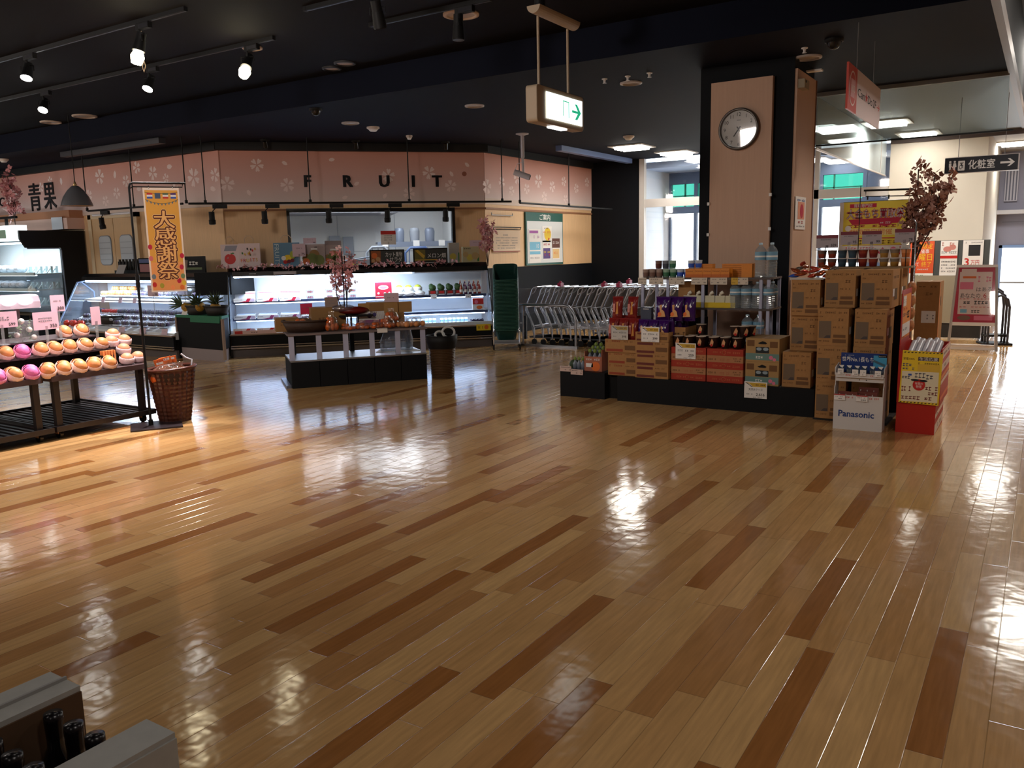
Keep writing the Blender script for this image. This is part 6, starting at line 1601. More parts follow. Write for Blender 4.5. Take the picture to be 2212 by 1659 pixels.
# ---- shopping trolleys nested in a row
CT = mt('trolley_chrome', (196, 198, 206), .28, 1.0)
def trolley():
    t = thing('shopping_trolley', '', 'shopping trolley', (0, 0, 0), 0, 'shopping trolleys nested along the dark wall')
    for y in (0, .46):
        b = B(CT); b.tube([(.05, y, .07), (.05, y, .28), (-.10, y, .55), (-.09, y, .62), (.0, y, .80), (.02, y, .87), (.05, y, .905), (.11, y, .92)], .0125, 6); b.tube([(.0, y, .80), (.06, y, .83), (.09, y, .87), (.11, y, .92)], .008, 5); b.tube([(-.09, y, .60), (.0, y, .33), (.05, y, .12)], .009, 5); b.build('side_frame', t)
    b = B(CT); b.tube([(.11, 0, .92), (.11, .46, .92)], .014, 6); b.build('handle', t)
    b = B(CT)
    for z, x in ((.60, -.09), (.30, .05), (.28, .25)): b.tube([(x, 0, z), (x, .46, z)], .008, 5)
    for y in (.06, .23, .40): b.tube([(.05, y, .29), (.55, y, .33)], .007, 5)
    for y in (0, .46): b.tube([(.05, y, .27), (.55, y, .33)], .010, 5); b.tube([(-.09, y, .60), (.05, y, .30)], .006, 5)
    b.build('lower_rack', t)
    b = B(mt('trolley_tray', (60, 64, 74), .5)); b.box(-.06, .42, .03, .43, .10, .125); b.build('base_tray', t)
    for x in (.05, .4):
        for y in (0, .46):
            b = B(BLACK); b.cyl((x, y - .015, .045), (x, y + .015, .045), .045, n=10); b.build('wheel', t)
    return Kind(t)
K = trolley()
for k in range(16):
    K.put('chrome shopping trolley in the nested row, %s' % nth(k, 17), (-6.94 + k * .168, 11.36, .001 * 0), 0)
for k in range(9):
    K.put('chrome shopping trolley in the rear nested row, %s' % nth(k, 9), (-6.25 + k * .16, 12.25, 0), 0, group='shopping trolleys of the rear row')
CLIP = mt('coin_lock_red', (196, 40, 90), .4)
for k, (x, y, z) in enumerate(((-6.5, 11.55, .93), (-5.75, 11.6, .93), (-5.45, 11.5, .93), (-5.7, 12.4, .94), (-5.2, 12.4, .94), (-4.85, 12.4, .94))):
    b = B(CLIP); b.box(-.03, .03, -.05, .05, -.01, .05); b.ball((0, 0, .05), .03, n=8, k=5)
    tag(b.build('coin_lock'), 'pink red coin lock on a trolley handle, %s' % nth(k, 6), 'lock', (x + .02 * 0, y, z), group='coin locks on the trolleys')
t = thing('guard_rail', 'bent steel guard rail before the shopping trolleys', 'rail', (0, 11.12, 0))
b = B(GALV); b.tube([(-7.1, 0, .655), (-6.2, 0, .655), (-6.12, 0, .64), (-6.03, 0, .52), (-6.0, 0, .42), (-6.0, 0, .02)], .022, 8); b.build('rail_tube', t)
b = B(GALV); b.box(-7.05, -5.97, -.02, .02, .0, .03); b.tube([(-6.95, 0, .02), (-6.95, 0, .64)], .014, 6); b.tube([(-7.0, 0, .36), (-6.95, 0, .36)], .014, 6); b.build('foot_bar', t)
b = B(mt('bumper_board', (128, 124, 122), .8, noise=.15, scale=80)); b.box(-7.6, -4.3, 12.0, 12.03, .45, .86); b.m(BLACK).box(-7.5, -7.44, 12.0, 12.04, 0, .4); b.box(-4.5, -4.44, 12.0, 12.04, 0, .4)
tag(b.build('bumper_board'), 'long grey bumper board standing behind the shopping trolleys', 'board')

# ---- carton of bottles close by at the lower left
t = thing('bottle_carton', 'pale grey open carton of dark bottles at the lower left corner', 'carton', (-1.70, .55, .10), 0)
GC = mt('carton_greywhite', (170, 168, 164), .8, noise=.05, scale=25)
zt = .40
b = B(GC); b.box(-.30, -.17, -.50, .42, zt - .012, zt); b.box(-.175, -.17, -.5, .42, .0, zt - .012); b.m(mt('carton_inner_shade', (88, 62, 40), .85)).box(-.17, -.165, -.5, .42, .0, zt - .013); b.m(mt('carton_edge', (150, 148, 146), .8)).box(-.232, -.225, -.5, .42, zt, zt + .008); b.build('left_flap', t)  # kraft inner face painted darker for the shade inside the carton
b = B(GC); b.box(.10, .20, -.50, .415, zt - .012, zt); b.box(.195, .205, -.5, .415, 0, zt - .012); b.m(GREYINK); b.at((.2055, 0, 0), rz=90); b.rect(-.3, .0, .16, .163).rect(-.3, .0, .30, .303).rect(.0, .003, .16, .303).rect(-.16, -.1, .2, .26); b.build('right_wall', t)
b = B(GC); b.box(-.165, .195, -.5, .40, 0, .01); b.box(-.165, .195, .392, .402, 0, .05); b.build('carton_floor', t)
b = B(GC); b.poly([(-.25, -.16, zt + .002), (.1, -.30, zt + .002), (.1, -.36, zt + .002), (-.25, -.24, zt + .002)]); b.build('torn_flap', t)
t2 = thing('dark_bottle', '', 'bottle', (0, 0, 0), 0, 'dark bottles in the grey carton')
b = B(mt('bottle_black', (16, 14, 18), .15, coat=.5)); b.lathe([(.001, 0), (.036, .002), (.038, .02), (.038, .18), (.03, .215), (.016, .245), (.0145, .285)], 18); b.build('bottle_body', t2)
b = B(mt('bottle_foil', (24, 20, 24), .25, .3)); b.lathe([(.0155, .262), (.017, .295), (.0165, .31), (.001, .312)], 16); b.build('bottle_cap', t2)
b = B(mt('bottle_tag', (120, 112, 90), .6)); b.lathe([(.0385, .06), (.0385, .14)], 18); b.build('bottle_label', t2)
K = Kind(t2)
for r_ in range(4):
    for c_ in range(4):
        K.put('dark bottle in the grey carton, %s row from the open end, %s' % (ORD[r_], nth(c_, 4)), (-1.70 - .125 + c_ * .083, .55 + .33 - r_ * .13, .111), 20 * c_, scale=1.22)
b = B(DARK); b.box(-1.9, -1.48, .02, .95, 0, .099); tag(b.build('carton_plinth'), 'dark low plinth under the grey bottle carton', 'plinth')


# ================================================================== COLUMN DISPLAY
PLB = mt('plinth_black', (9, 11, 16), .6, spec=.25)
for lab, x0, x1, zt in (('small black plinth at the left end of the column display', -4.17, -3.66, .267), ('long black plinth carrying the cartons before the column', -3.52, -1.63, .249)):
    b = B(PLB); b.box(0, x1 - x0, 0, .9, 0, zt); b.m(BLACK)
    if x1 > -2: b.box(.92, .926, -.001, 0, .01, zt - .01); b.box(-.14, 0, .1, .85, 0, zt)
    tag(b.build('display_plinth'), lab, 'plinth', (x0, 7.38, 0))
YD = 7.40
def carton(name, w, d, h, mat, art, grp):
    t = thing(name, '', 'carton', (0, 0, 0), 0, grp)
    b = B(mat); b.box(0, w, 0, d, 0, h); art(b, w, d, h); b.build('carton_body', t)
    b = B(mt('parcel_tape', (176, 136, 84), .4)); b.box(w * .46, w * .54, -.0006, d, h, h + .0006); b.build('tape', t)
    return Kind(t)
def red_art(b, w, d, h):
    b.m(mt('kraft_redbar', (150, 62, 36), .75)).rect(w * .04, w * .58, h * .06, h * .26, -.001).scribble(w * .04, w * .5, h * .84, h * .16, -.001, 8, 2); b.m(KRAFTD).rect(w * .64, w * .97, h * .2, h * .55, -.001).scribble(w * .6, w * .95, h * .84, h * .1, -.001, 7, 5)
def pur_art(b, w, d, h):
    b.m(mt('kraft_plumbar', (104, 44, 36), .75)).rect(w * .04, w * .58, h * .06, h * .26, -.001); b.rect(w * .06, w * .54, h * .72, h * .92, -.001); b.m(KRAFTD).rect(w * .62, w * .97, h * .2, h * .55, -.001).scribble(w * .6, w * .95, h * .84, h * .1, -.001, 7, 5)
    b.at((w + .0005, 0, 0), rz=90).m(_M['kraft_plumbar']).scribble(d * .1, d * .9, h * .5, h * .3, -.001, 12, 3); b.at()
KR = carton('snack_carton', .315, .40, .115, KRAFT, red_art, 'snack cartons under the red bags')
KPp = carton('snack_carton', .34, .40, .118, KRAFT, pur_art, 'snack cartons under the purple bags')
for k in range(2): KR.put('flat kraft carton with red bars under the red bags, %s' % ('bottom one', 'second from bottom')[k], (-3.64, YD + .02, .25 + k * .116))
for k in range(3): KPp.put('flat kraft carton with plum bars under the purple bags, %s from the bottom' % ORD[k], (-3.325, YD - .02, .25 + k * .119))
def open_tray(label, x, y, z, w, d, h, art):
    t = thing('open_carton', label, 'carton', (x, y, z))
    b = B(KRAFT); b.box(0, w, 0, .006, 0, h); b.box(0, w, d - .006, d, 0, h); b.box(0, .006, .006, d - .006, 0, h); b.box(w - .006, w, .006, d - .006, 0, h); b.box(.006, w - .006, .006, d - .006, 0, .006); art(b, w, d, h); b.build('carton_tray', t)
open_tray('open kraft carton holding the red snack bags', -3.665, YD + .005, .483, .335, .40, .13, red_art)
open_tray('open kraft carton holding the purple snack bags', -3.325, YD - .02, .608, .34, .42, .09, pur_art)
open_tray('open kraft carton beside the purple bags, right rear one', -2.98, YD + .12, .60, .01 + .10, .4, .14, lambda b, w, d, h: b.m(KRAFTD).scribble(.0, w, h * .5, h * .4, -.001, 4, 4))
def snack_bag(name, col, art, w, h, grp):
    t = thing(name, '', 'snack bag', (0, 0, 0), 0, grp)
    b = B(col); n = 9; rings = []
    for j in range(n):
        v = j / (n - 1); th = .042 * math.sin(math.pi * v) ** .6 + .002; ww = w / 2 * (1 - .05 * math.sin(math.pi * v))
        rings.append([(ww * math.cos(a * math.pi / 6) * (1 if abs(math.cos(a * math.pi / 6)) < .9 else 1.0), th * math.sin(a * math.pi / 6), h * v + .006 * math.sin(a * 2 + j)) for a in range(12)])
    b.loft(rings); art(b, w, h); b.build('bag_body', t)
    b = B(col); b.box(-w / 2, w / 2, -.002, .002, h - .002, h + .012); b.build('bag_seal', t)
    return Kind(t)
def red_bag_art(b, w, h):
    b.m(mt('bag_gold', (206, 134, 40), .4)).poly([(-w * .05, -.044, h * .2), (w * .2, -.044, h * .22), (w * .12, -.045, h * .62), (w * .16, -.042, h * .8), (-w * .02, -.042, h * .78), (0, -.045, h * .5)]); b.m(mt('bag_rose', (206, 130, 120), .4)).rect(-w * .34, -w * .12, h * .3, h * .7, -.0435)
def pur_bag_art(b, w, h):
    b.m(mt('bag_corn', (214, 156, 96), .4)).poly([(-w * .28, -.044, h * .15), (w * .28, -.044, h * .18), (w * .2, -.045, h * .4), (w * .02, -.045, h * .5), (w * .02, -.043, h * .7), (-w * .15, -.043, h * .68), (-w * .1, -.045, h * .4)]); b.m(ORANP).disc(-w * .12, h * .28, w * .13, -.0455); b.m(PAPER).disc(w * .28, h * .62, w * .07, -.043)
KRB = snack_bag('red_snack_bag', mt('bag_red_gloss', (128, 36, 34), .18), red_bag_art, .155, .22, 'red snack bags')
KPB = snack_bag('purple_snack_bag', mt('bag_purple_gloss', (60, 22, 92), .18), pur_bag_art, .155, .22, 'purple snack bags')
for k in range(3): KRB.put('glossy red snack bag in the lower row of the red stack, %s' % nth(k, 3), (-3.60 + k * .108, YD + .055, .60), 0, rot=(-8, 0, 0), scale=(.72, .9, .95))
for k in range(3): KRB.put('glossy red snack bag in the middle of the red stack, %s' % nth(k, 3), (-3.60 + k * .108, YD + .16, .62), 0, scale=(.72, .9, .95))
for k in range(2): KRB.put('large glossy red snack bag on top of the red stack, %s one' % ('left', 'right')[k], (-3.575 + k * .162, YD + .10, .81), 0, rot=(-6, 0, 4 - 8 * k))
for k in range(3): KPB.put('glossy purple snack bag in the lower row of the purple stack, %s' % nth(k, 3), (-3.27 + k * .105, YD + .03, .63), 0, rot=(-8, 0, 0), scale=(.70, .9, .8))
for k in range(3): KPB.put('glossy purple snack bag in the rear of the purple stack, %s' % nth(k, 3), (-3.02 + k * .03, YD + .14 + .10 * k, .63), -50, scale=(.7, .9, .9))
for k in range(3): KPB.put('large purple snack bag on top of the purple stack, %s' % nth(k, 3), (-3.10 + k * .12, YD + .12 + .03 * k, .80), 0, rot=(-4, 0, -6 * k), scale=(.95, 1, 1))
t = thing('clear_pack', 'small clear dark pack between the red and purple bags', 'pack', (-3.26, YD + .08, .80))
b = B(mt('pack_slate', (70, 78, 96), .2)); b.box(-.055, .055, 0, .06, 0, .13); b.m(PAPER).rect(-.03, .03, .11, .115, -.001); b.build('pack_body', t)
# noodle cartons and cups
def nood_red(b, w, d, h): b.m(mt('nood_line', (196, 110, 70), .7)).scribble(w * .16, w * .4, h * .5, h * .3, -.001, 5, 3).scribble(w * .56, w * .92, h * .5, h * .3, -.001, 7, 4).tube([(w * .48 + .018 * math.cos(a * .6), -.002, h * .5 + .018 * math.sin(a * .6)) for a in range(11)], .003, 4)
def nood_kraft(b, w, d, h): b.m(KRAFTD).scribble(w * .04, w * .26, h * .45, h * .35, -.001, 5, 3).scribble(w * .72, w * .96, h * .65, h * .2, -.001, 4, 6).scribble(w * .76, w * .94, h * .3, h * .2, -.001, 3, 7); b.m(mt('nood_pink', (176, 100, 70), .7)).scribble(w * .36, w * .64, h * .4, h * .35, -.001, 6, 5)
NR = carton('noodle_carton', .34, .40, .062, mt('noodle_red', (166, 48, 26), .7), nood_red, 'red noodle cartons')
NK = carton('noodle_carton', .34, .40, .062, mt('noodle_kraft', (178, 122, 82), .75), nood_kraft, 'kraft noodle cartons')
for c_ in range(2):
    for k in range(5):
        (NR, NK)[k % 2].put('%s noodle carton in the %s pile, %s layer from the bottom' % (('red', 'kraft')[k % 2], ('left', 'right')[c_], ORD[k]), (-2.965 + c_ * .352, YD + .01, .25 + k * .0628))
def cup_noodle():
    t = thing('noodle_cup', '', 'cup', (0, 0, 0), 0, 'noodle cups on the noodle cartons')
    b = B(mt('cup_dark', (52, 36, 34), .4)); b.lathe([(.001, 0), (.034, 0), (.046, .098), (.048, .10)], 18); b.m(mt('cup_art', (216, 160, 116), .5)); b.poly([(-.02, -.039, .03), (.012, -.04, .02), (.022, -.042, .06), (.006, -.0455, .09), (-.01, -.043, .06)]); b.m(RED).disc(0, .028, .012, -.0415); b.build('cup_body', t)
    b = B(mt('cup_lid', (206, 186, 168), .4)); b.lathe([(.048, .10), (.049, .103), (.001, .104)], 18); b.build('cup_lid', t)
    return Kind(t)
K = cup_noodle()
for k in range(6): K.put('noodle cup in the front row over the noodle cartons, %s' % nth(k, 6), (-2.92 + k * .112 + .012 * (k > 2), YD + .07, .5645), R_.uniform(-15, 15))
for k in range(6): K.put('noodle cup in the second row over the noodle cartons, %s' % nth(k, 6), (-2.92 + k * .112 + .012 * (k > 2), YD + .17, .5645), R_.uniform(-15, 15))
for k, (x, y) in enumerate(((-2.74, .20), (-2.38, .10), (-2.30, .11), (-2.26, .19))): K.put('stacked noodle cup standing above the rows, %s' % nth(k, 4), (x, YD + y, .669), 20 * k)
# water cartons
def water_art(b, w, d, h):
    b.m(BLACK).prism([(w * .36, h * .80), (w * .42, h * .76), (w * .6, h * .76), (w * .64, h * .80), (w * .58, h * .86), (w * .5, h * .89), (w * .44, h * .85)], -.001, 0); b.m(mt('water_window', (36, 46, 52), .3)).rect(w * .3, w * .7, h * .38, h * .64, -.001); b.m(mt('bottle_top_blue', (150, 168, 178), .3)).disc(w * .4, h * .55, w * .08, -.002, 12, h * .07).disc(w * .6, h * .55, w * .08, -.002, 12, h * .07); b.m(mt('water_teal', (104, 138, 132), .7)).rect(0, w, h * .08, h * .36, -.0008); b.m(PAPER).scribble(w * .3, w * .6, h * .2, h * .12, -.0015, 4, 3); b.m(PINKP).disc(w * .76, h * .2, w * .06, -.0015).disc(w * .86, h * .12, w * .05, -.0015); b.m(KRAFTD).rect(w * .04, w * .26, h * .66, h * .92, -.001).rect(w * .72, w * .95, h * .62, h * .88, -.001)
K = carton('water_carton', .30, .36, .212, mt('water_kraft', (170, 134, 84), .75), water_art, 'water bottle cartons')
for k in range(2): K.put('kraft and teal water carton with a bottle window, %s one' % ('lower', 'upper')[k], (-2.25, YD + .01, .25 + k * .213))
# brown picture cartons
def brown_art(b, w, d, h):
    b.m(mt('carton_picture', (112, 92, 72), .6)).rect(w * .04, w * .44, h * .2, h * .66, -.001); b.m(mt('carton_picture_dark', (74, 64, 62), .5)).poly([(w * .2, -.0015, h * .2), (w * .3, -.0015, h * .28), (w * .42, -.0015, h * .28), (w * .42, -.0015, h * .2)]); b.m(KRAFTD).scribble(w * .05, w * .58, h * .89, h * .05, -.001, 9, 2).scribble(w * .66, w * .95, h * .89, h * .05, -.001, 5, 6).scribble(w * .05, w * .2, h * .78, h * .04, -.001, 4, 3).scribble(w * .66, w * .94, h * .7, h * .07, -.001, 3, 8).rect(w * .52, w * .92, h * .22, h * .3, -.001).rect(w * .5, w * .94, h * .08, h * .18, -.001).scribble(w * .04, w * .4, h * .12, h * .04, -.001, 7, 4).scribble(w * .5, w * .9, h * .5, h * .04, -.001, 7, 9)
    b.at((w + .0005, 0, 0), rz=90).m(mt('carton_side_dark', (96, 76, 54), .75)).scribble(d * .15, d * .85, h * .8, h * .06, -.001, 6, 5).rect(d * .3, d * .7, h * .2, h * .5, -.001); b.m(PAPER).rect(d * .1, d * .3, h * .3, h * .5, -.0012); b.at()
K = carton('brown_carton', .245, .38, .314, KRAFT, brown_art, 'brown picture cartons of the big stack')
for lab, x, y, z in (('low single one right of the water cartons', -1.925, 7.43, .25), ('left column, middle one', -1.885, 7.52, .567), ('left column, top one under the foil snacks', -1.885, 7.5, .8815),
                     ('middle column, bottom one', -1.605, 7.30, .02), ('middle column, second from bottom', -1.605, 7.30, .335), ('middle column, third from bottom', -1.605, 7.30, .65), ('middle column, top one', -1.585, 7.42, .965),
                     ('right column, bottom one', -1.315, 7.30, .02), ('right column, second from bottom', -1.315, 7.30, .335), ('right column, third from bottom', -1.312, 7.30, .65), ('right column, top one', -1.30, 7.42, .965),
                     ('rear column behind the middle one, top', -1.60, 7.83, .965), ('rear column behind the right one, top', -1.29, 7.83, .965), ('rear one behind the left column', -1.90, 7.92, .567)):
    K.put('brown picture carton of the big stack, ' + lab, (x, y, z), 0)
b = B(mt('pallet_dark', (40, 34, 30), .8)); b.box(-1.62, -1.03, 7.31, 8.1, 0, .019); tag(b.build('pallet_board'), 'thin dark board under the big carton stack', 'board')
b = B(PLB); b.box(-1.62, -1.02, 7.83, 8.2, .02, .964); tag(b.build('rear_block'), 'dark block behind the front carton columns', 'block')
b = B(PLB); b.box(-1.62 - .3, -1.64, 7.92, 8.3, .25, .566); tag(b.build('rear_block'), 'dark block behind the left carton column', 'block')
FOIL = [mt('foil_copper', (168, 82, 44), .15, .6), mt('foil_red', (190, 70, 50), .2, .3), mt('foil_silver', (150, 140, 130), .15, .7), mt('foil_blue', (50, 90, 190), .2, .3)]
fr = random.Random(5)
for k in range(16):
    c = FOIL[3] if k == 0 else FOIL[2] if k in (9, 10, 14) else FOIL[fr.randrange(2)]
    b = B(c); n = 8
    b.loft([[(-.06 + .12 * j / 4, .03 * math.cos(a * .785) * math.sin(math.pi * (j + .25) / 4.5) + .004 * fr.uniform(-1, 1), .018 * math.sin(a * .785) * math.sin(math.pi * (j + .25) / 4.5) + .02) for a in range(8)] for j in range(5)])
    o = tag(b.build('foil_snack'), '%s foil snack in the heap on the left carton column, %s' % (('blue' if k == 0 else 'silver' if k in (9, 10, 14) else 'copper red'), ORD[k]), 'snack', (-1.87 + (k % 5) * .075 + fr.uniform(-.02, .02), 7.51 + (k // 5) * .09, 1.212 + (k // 5) * .028 + (k % 2) * .012), group='foil snacks on the carton column')
    o.rotation_euler = (fr.uniform(-.3, .3), fr.uniform(-.4, .4), fr.uniform(0, 3))
b = B(mt('tray_pale', (196, 190, 180), .5)); b.box(-1.89, -1.63, 7.5, 7.8, 1.196, 1.2); b.box(-1.90, -1.62, 7.495, 7.5, 1.196, 1.215); tag(b.build('snack_tray'), 'pale flat tray under the foil snacks on the left carton column', 'tray')
# clear shelf unit before the column
t = thing('shelf_unit', 'clear plastic shelf unit with dark boards before the clock column', 'shelf', (-3.45, 7.75, 0))
SHB = mt('shelf_dark', (74, 66, 66), .4)
for z, x0, nm in ((1.205, 0, 'top'), (.915, .62, 'middle'), (.60, .62, 'low')):
    b = B(SHB); b.box(x0, 1.31, 0, .40, z - .018, z); b.build('shelf_board', t)
for x in (.03, .30, .66, 1.22, 1.29):
    for y in (.02, .38):
        b = B(POST); b.box(x - .014, x + .014, y - .012, y + .012, .25, 1.187); b.build('post', t)
b = B(KRAFT); b.box(.13, .30, .06, .30, .80, 1.16); tag(b.build('hidden_carton'), 'plain brown carton standing under the left end of the top shelf', 'carton', (-3.2, 7.78, .001))
b = B(PLB); b.box(-3.10, -2.86, 7.82, 8.12, .25, .80); tag(b.build('support_block'), 'dark block under the plain brown carton', 'block')
def yog(col, band, nm):
    t = thing('dessert_cup', '', 'cup', (0, 0, 0), 0, 'dessert cups at the left end of the top shelf')
    b = B(mt('yog_' + nm, col, .4)); b.lathe([(.001, 0), (.028, 0), (.032, .055), (.034, .078)], 14); b.m(mt('yog_band_' + nm, band, .4)); b.lathe([(.0305, .012), (.0335, .05)], 14); b.build('cup_body', t)
    b = B(mt('yog_lid_' + nm, tuple(min(255, v + 25) for v in col), .4)); b.lathe([(.034, .078), (.035, .081), (.001, .082)], 14); b.build('cup_lid', t)
    return Kind(t)
YC = [yog((160, 140, 130), (120, 90, 80), 'taupe'), yog((120, 124, 136), (70, 74, 90), 'grey'), yog((150, 180, 160), (50, 110, 80), 'green'), yog((190, 200, 214), (50, 90, 190), 'blue'), yog((120, 90, 80), (90, 40, 30), 'brown')]
for k, c in enumerate((0, 0, 0, 2, 2, 3, 3)): YC[c].put('small dessert cup in the front row of the top shelf, %s' % nth(k, 7), (-3.40 + k * .073, 7.80, 1.206), 0)
for k, c in enumerate((0, 4, 1, 2, 2, 3, 3)): YC[c].put('small dessert cup in the back row of the top shelf, %s' % nth(k, 7), (-3.38 + k * .075, 7.90, 1.206), 0)
for k, c in enumerate((4, 1, 2, 3, 3)): YC[c].put('stacked dessert cup on the back row of the top shelf, %s' % nth(k, 5), (-3.305 + k * .075 + .12 * (k > 2), 7.90, 1.289), 0)
CAR = mt('candy_orange', (214, 128, 32), .5, noise=.05, scale=40)
t = thing('candy_box', '', 'candy box', (0, 0, 0), 0, 'orange candy boxes on the top shelf')
b = B(CAR); b.box(-.043, .043, 0, .10, 0, .085); b.m(mt('candy_brown', (130, 60, 20), .5)).text('Caramel', 0, .062, .013, -.001, w=.07); b.m(mt('candy_deep', (190, 96, 20), .5)).rect(-.043, .043, 0, .03, -.0006); b.build('box_body', t)
K = Kind(t)
for k in range(5): K.put('orange candy box in the front row of the top shelf, %s' % nth(k, 5), (-2.925 + k * .0875, 7.76, 1.206))
t = thing('candy_pack', '', 'candy box', (0, 0, 0), 0, 'flat orange candy boxes piled on the top shelf')
b = B(CAR); b.box(-.05, .05, 0, .08, 0, .017); b.build('box_body', t)
K = Kind(t)
for p_, (x, n_) in enumerate(((-2.90, 7), (-2.795, 7), (-2.60, 7), (-2.50, 7), (-2.405, 7))):
    for k in range(n_): K.put('flat orange candy box in the %s back pile, %s from the bottom' % (ORD[p_], ORD[k]), (x, 7.90, 1.206 + k * .0182))
t = thing('candy_box', 'tall orange candy carton at the right end of the candy boxes', 'candy box', (-2.425, 7.79, 1.206))
b = B(CAR); b.box(0, .10, 0, .09, 0, .125); b.build('box_body', t)
WAT = clear('water_pet', tint=(.93, .96, .98), gloss=.10, rough=.05, haze=.22, hazec=(190, 200, 206)); WLB = mt('water_label', (116, 160, 186), .3)
t = thing('water_bottle', '', 'water bottle', (0, 0, 0), 0, 'large water bottles')
b = B(WAT); prof = [(.001, 0), (.05, 0)]
for k in range(6): prof += [(.052, .01 + k * .024), (.049, .022 + k * .024)]
prof += [(.052, .16), (.052, .24), (.045, .26), (.018, .29), (.016, .30)]
b.lathe(prof, 14, smooth=False); b.build('bottle_body', t)
b = B(WLB); b.lathe([(.0525, .16), (.0525, .235)], 14); b.m(PAPER); b.lathe([(.0528, .185), (.0528, .20)], 14); b.build('bottle_label', t)
b = B(mt('cap_paleblue', (176, 200, 214), .4)); b.lathe([(.018, .30), (.018, .318), (.001, .319)], 12); b.build('bottle_cap', t)
K = Kind(t)
for k in range(2): K.put('large water bottle on the right end of the top shelf, %s one' % ('left', 'right')[k], (-2.26 + k * .105, 7.83, 1.206))
for r_ in range(2):
    for k in range(4): K.put('large water bottle on the middle shelf, %s in the %s row' % (nth(k, 4), ('front', 'rear')[r_]), (-2.50 + k * .105 + .02, 7.80 + r_ * .12, .916), scale=(1, 1, .78))
for k in range(2): K.put('large water bottle on the low shelf behind the noodle cups, %s one' % ('left', 'right')[k], (-2.36 + k * .108, 7.80, .601), scale=(1, 1, .8))
t = thing('yellow_pouch', '', 'pouch', (0, 0, 0), 0, 'spouted yellow pouches on the middle shelf')
b = B(mt('pouch_cream', (206, 200, 170), .4)); b.side([(-.03, .05), (.03, .05), (.012, .115), (-.012, .115)], -.045, .045); b.m(mt('pouch_yellow', (226, 196, 50), .4)); b.box(-.048, .048, -.034, .034, 0, .05); b.build('pouch_body', t)
b = B(mt('spout_cream', (222, 214, 196), .4)); b.cyl((-.0, 0, .11), (.0, 0, .13), .012, n=8); b.cyl((0, 0, .13), (.03, 0, .15), .015, .018, n=10); b.build('spout', t)
K = Kind(t)
for k in range(3): K.put('spouted yellow pouch in the middle of the middle shelf, %s' % nth(k, 3), (-2.73 + k * .10, 7.80, .916), 15)
for k in range(2): K.put('spouted yellow pouch beside the purple snack bags, %s one' % ('left', 'right')[k], (-2.80 + k * .09 - .15, 7.80, .916), 15)
b = B(SHB); b.box(-3.02, -2.831, 7.75, 8.0, .897, .915); tag(b.build('shelf_wing'), 'short shelf wing behind the purple snack bags', 'shelf')
# price cards of the column display
CCM = mt('card_cream', (206, 194, 178), .6)
for k, (x0, x1) in enumerate(((-3.46, -3.37), (-3.34, -3.19), (-3.13, -2.97), (-2.90, -2.74), (-2.71, -2.545), (-2.505, -2.345))):
    t = thing('shelf_card', 'cream price strip on the top shelf edge, %s' % nth(k, 6), 'price card', ((x0 + x1) / 2, 7.742, 1.17), 0, 'price strips of the top shelf')
    b = B(CCM); w = (x1 - x0) / 2; b.box(-w, w, -.002, .002, -.03, .035)
    if k == 5: b.m(GOLD).rect(-w, -w * .2, -.03, .035, -.003)
    b.m(INK).scribble(-w * .8, w * .9, .02, .008, -.003, 6, k).scribble(-w * .2, w * .1, -.012, .012, -.003, 2, k).scribble(w * .55, w * .85, -.012, .012, -.003, 2, k + 9); b.m(GREYINK).scribble(-w * .9, -w * .5, -.012, .008, -.003, 3, k); b.build('card', t)
def promo(label, x, y, z, w, h, price, seed, shiny=False, name=None):
    t = thing('promo_card', label, 'price card', (x, y, z), 0, 'white promotion cards of the column display')
    b = B(PAPER); b.box(-w / 2, w / 2, -.003, 0, 0, h); b.m(GOLD).poly([(-w * .44, -.0035, h * .94), (w * .46, -.0035, h * .94), (w * .46, -.0035, h * .70), (-w * .12, -.0035, h * .70), (-w * .26, -.0035, h * .86)]); b.m(INK).poly([(-w * .48, -.0036, h * .93), (-w * .38, -.0036, h * .93), (-w * .2, -.0036, h * .75), (-w * .1, -.0036, h * .70), (-w * .2, -.0036, h * .70), (-w * .34, -.0036, h * .84)])
    b.m(BROWNP).scribble(0, w * .42, h * .82, h * .1, -.004, 6, seed)
    if name: b.m(INK).text(name, 0, h * .53, h * .12, -.004, w=w * .62)
    else: b.m(GREYINK).scribble(-w * .4, w * .42, h * .52, h * .11, -.004, 9, seed)
    b.m(INK).text(price, w * .40, h * .24, h * .17, -.004, align='R', fat=.01); b.m(GREYINK).scribble(-w * .4, -w * .12, h * .24, h * .08, -.004, 4, seed).scribble(-w * .1, w * .3, h * .06, h * .04, -.004, 6, seed); b.build('card', t)
    if shiny: b = B(CLEARP); b.box(-w / 2, w / 2, -.006, -.0045, 0, h); b.build('card_sleeve', t)
promo('white promotion card 398 on the red snack carton', -3.50, YD - .005, .615 - .005, .18, .14, '398', 3, True)
promo('white promotion card 399 on the purple snack carton', -3.165, YD - .03, .605, .185, .145, '399', 4)
promo('white promotion card 259 on the left noodle pile', -2.82, YD + .004, .455, .20, .15, '259', 5)
promo('white promotion card 2,616 reading 天然水ケース on the plinth edge', -2.14, YD - .03, .135, .205, .15, '2,616', 6, name='天然水ケース')
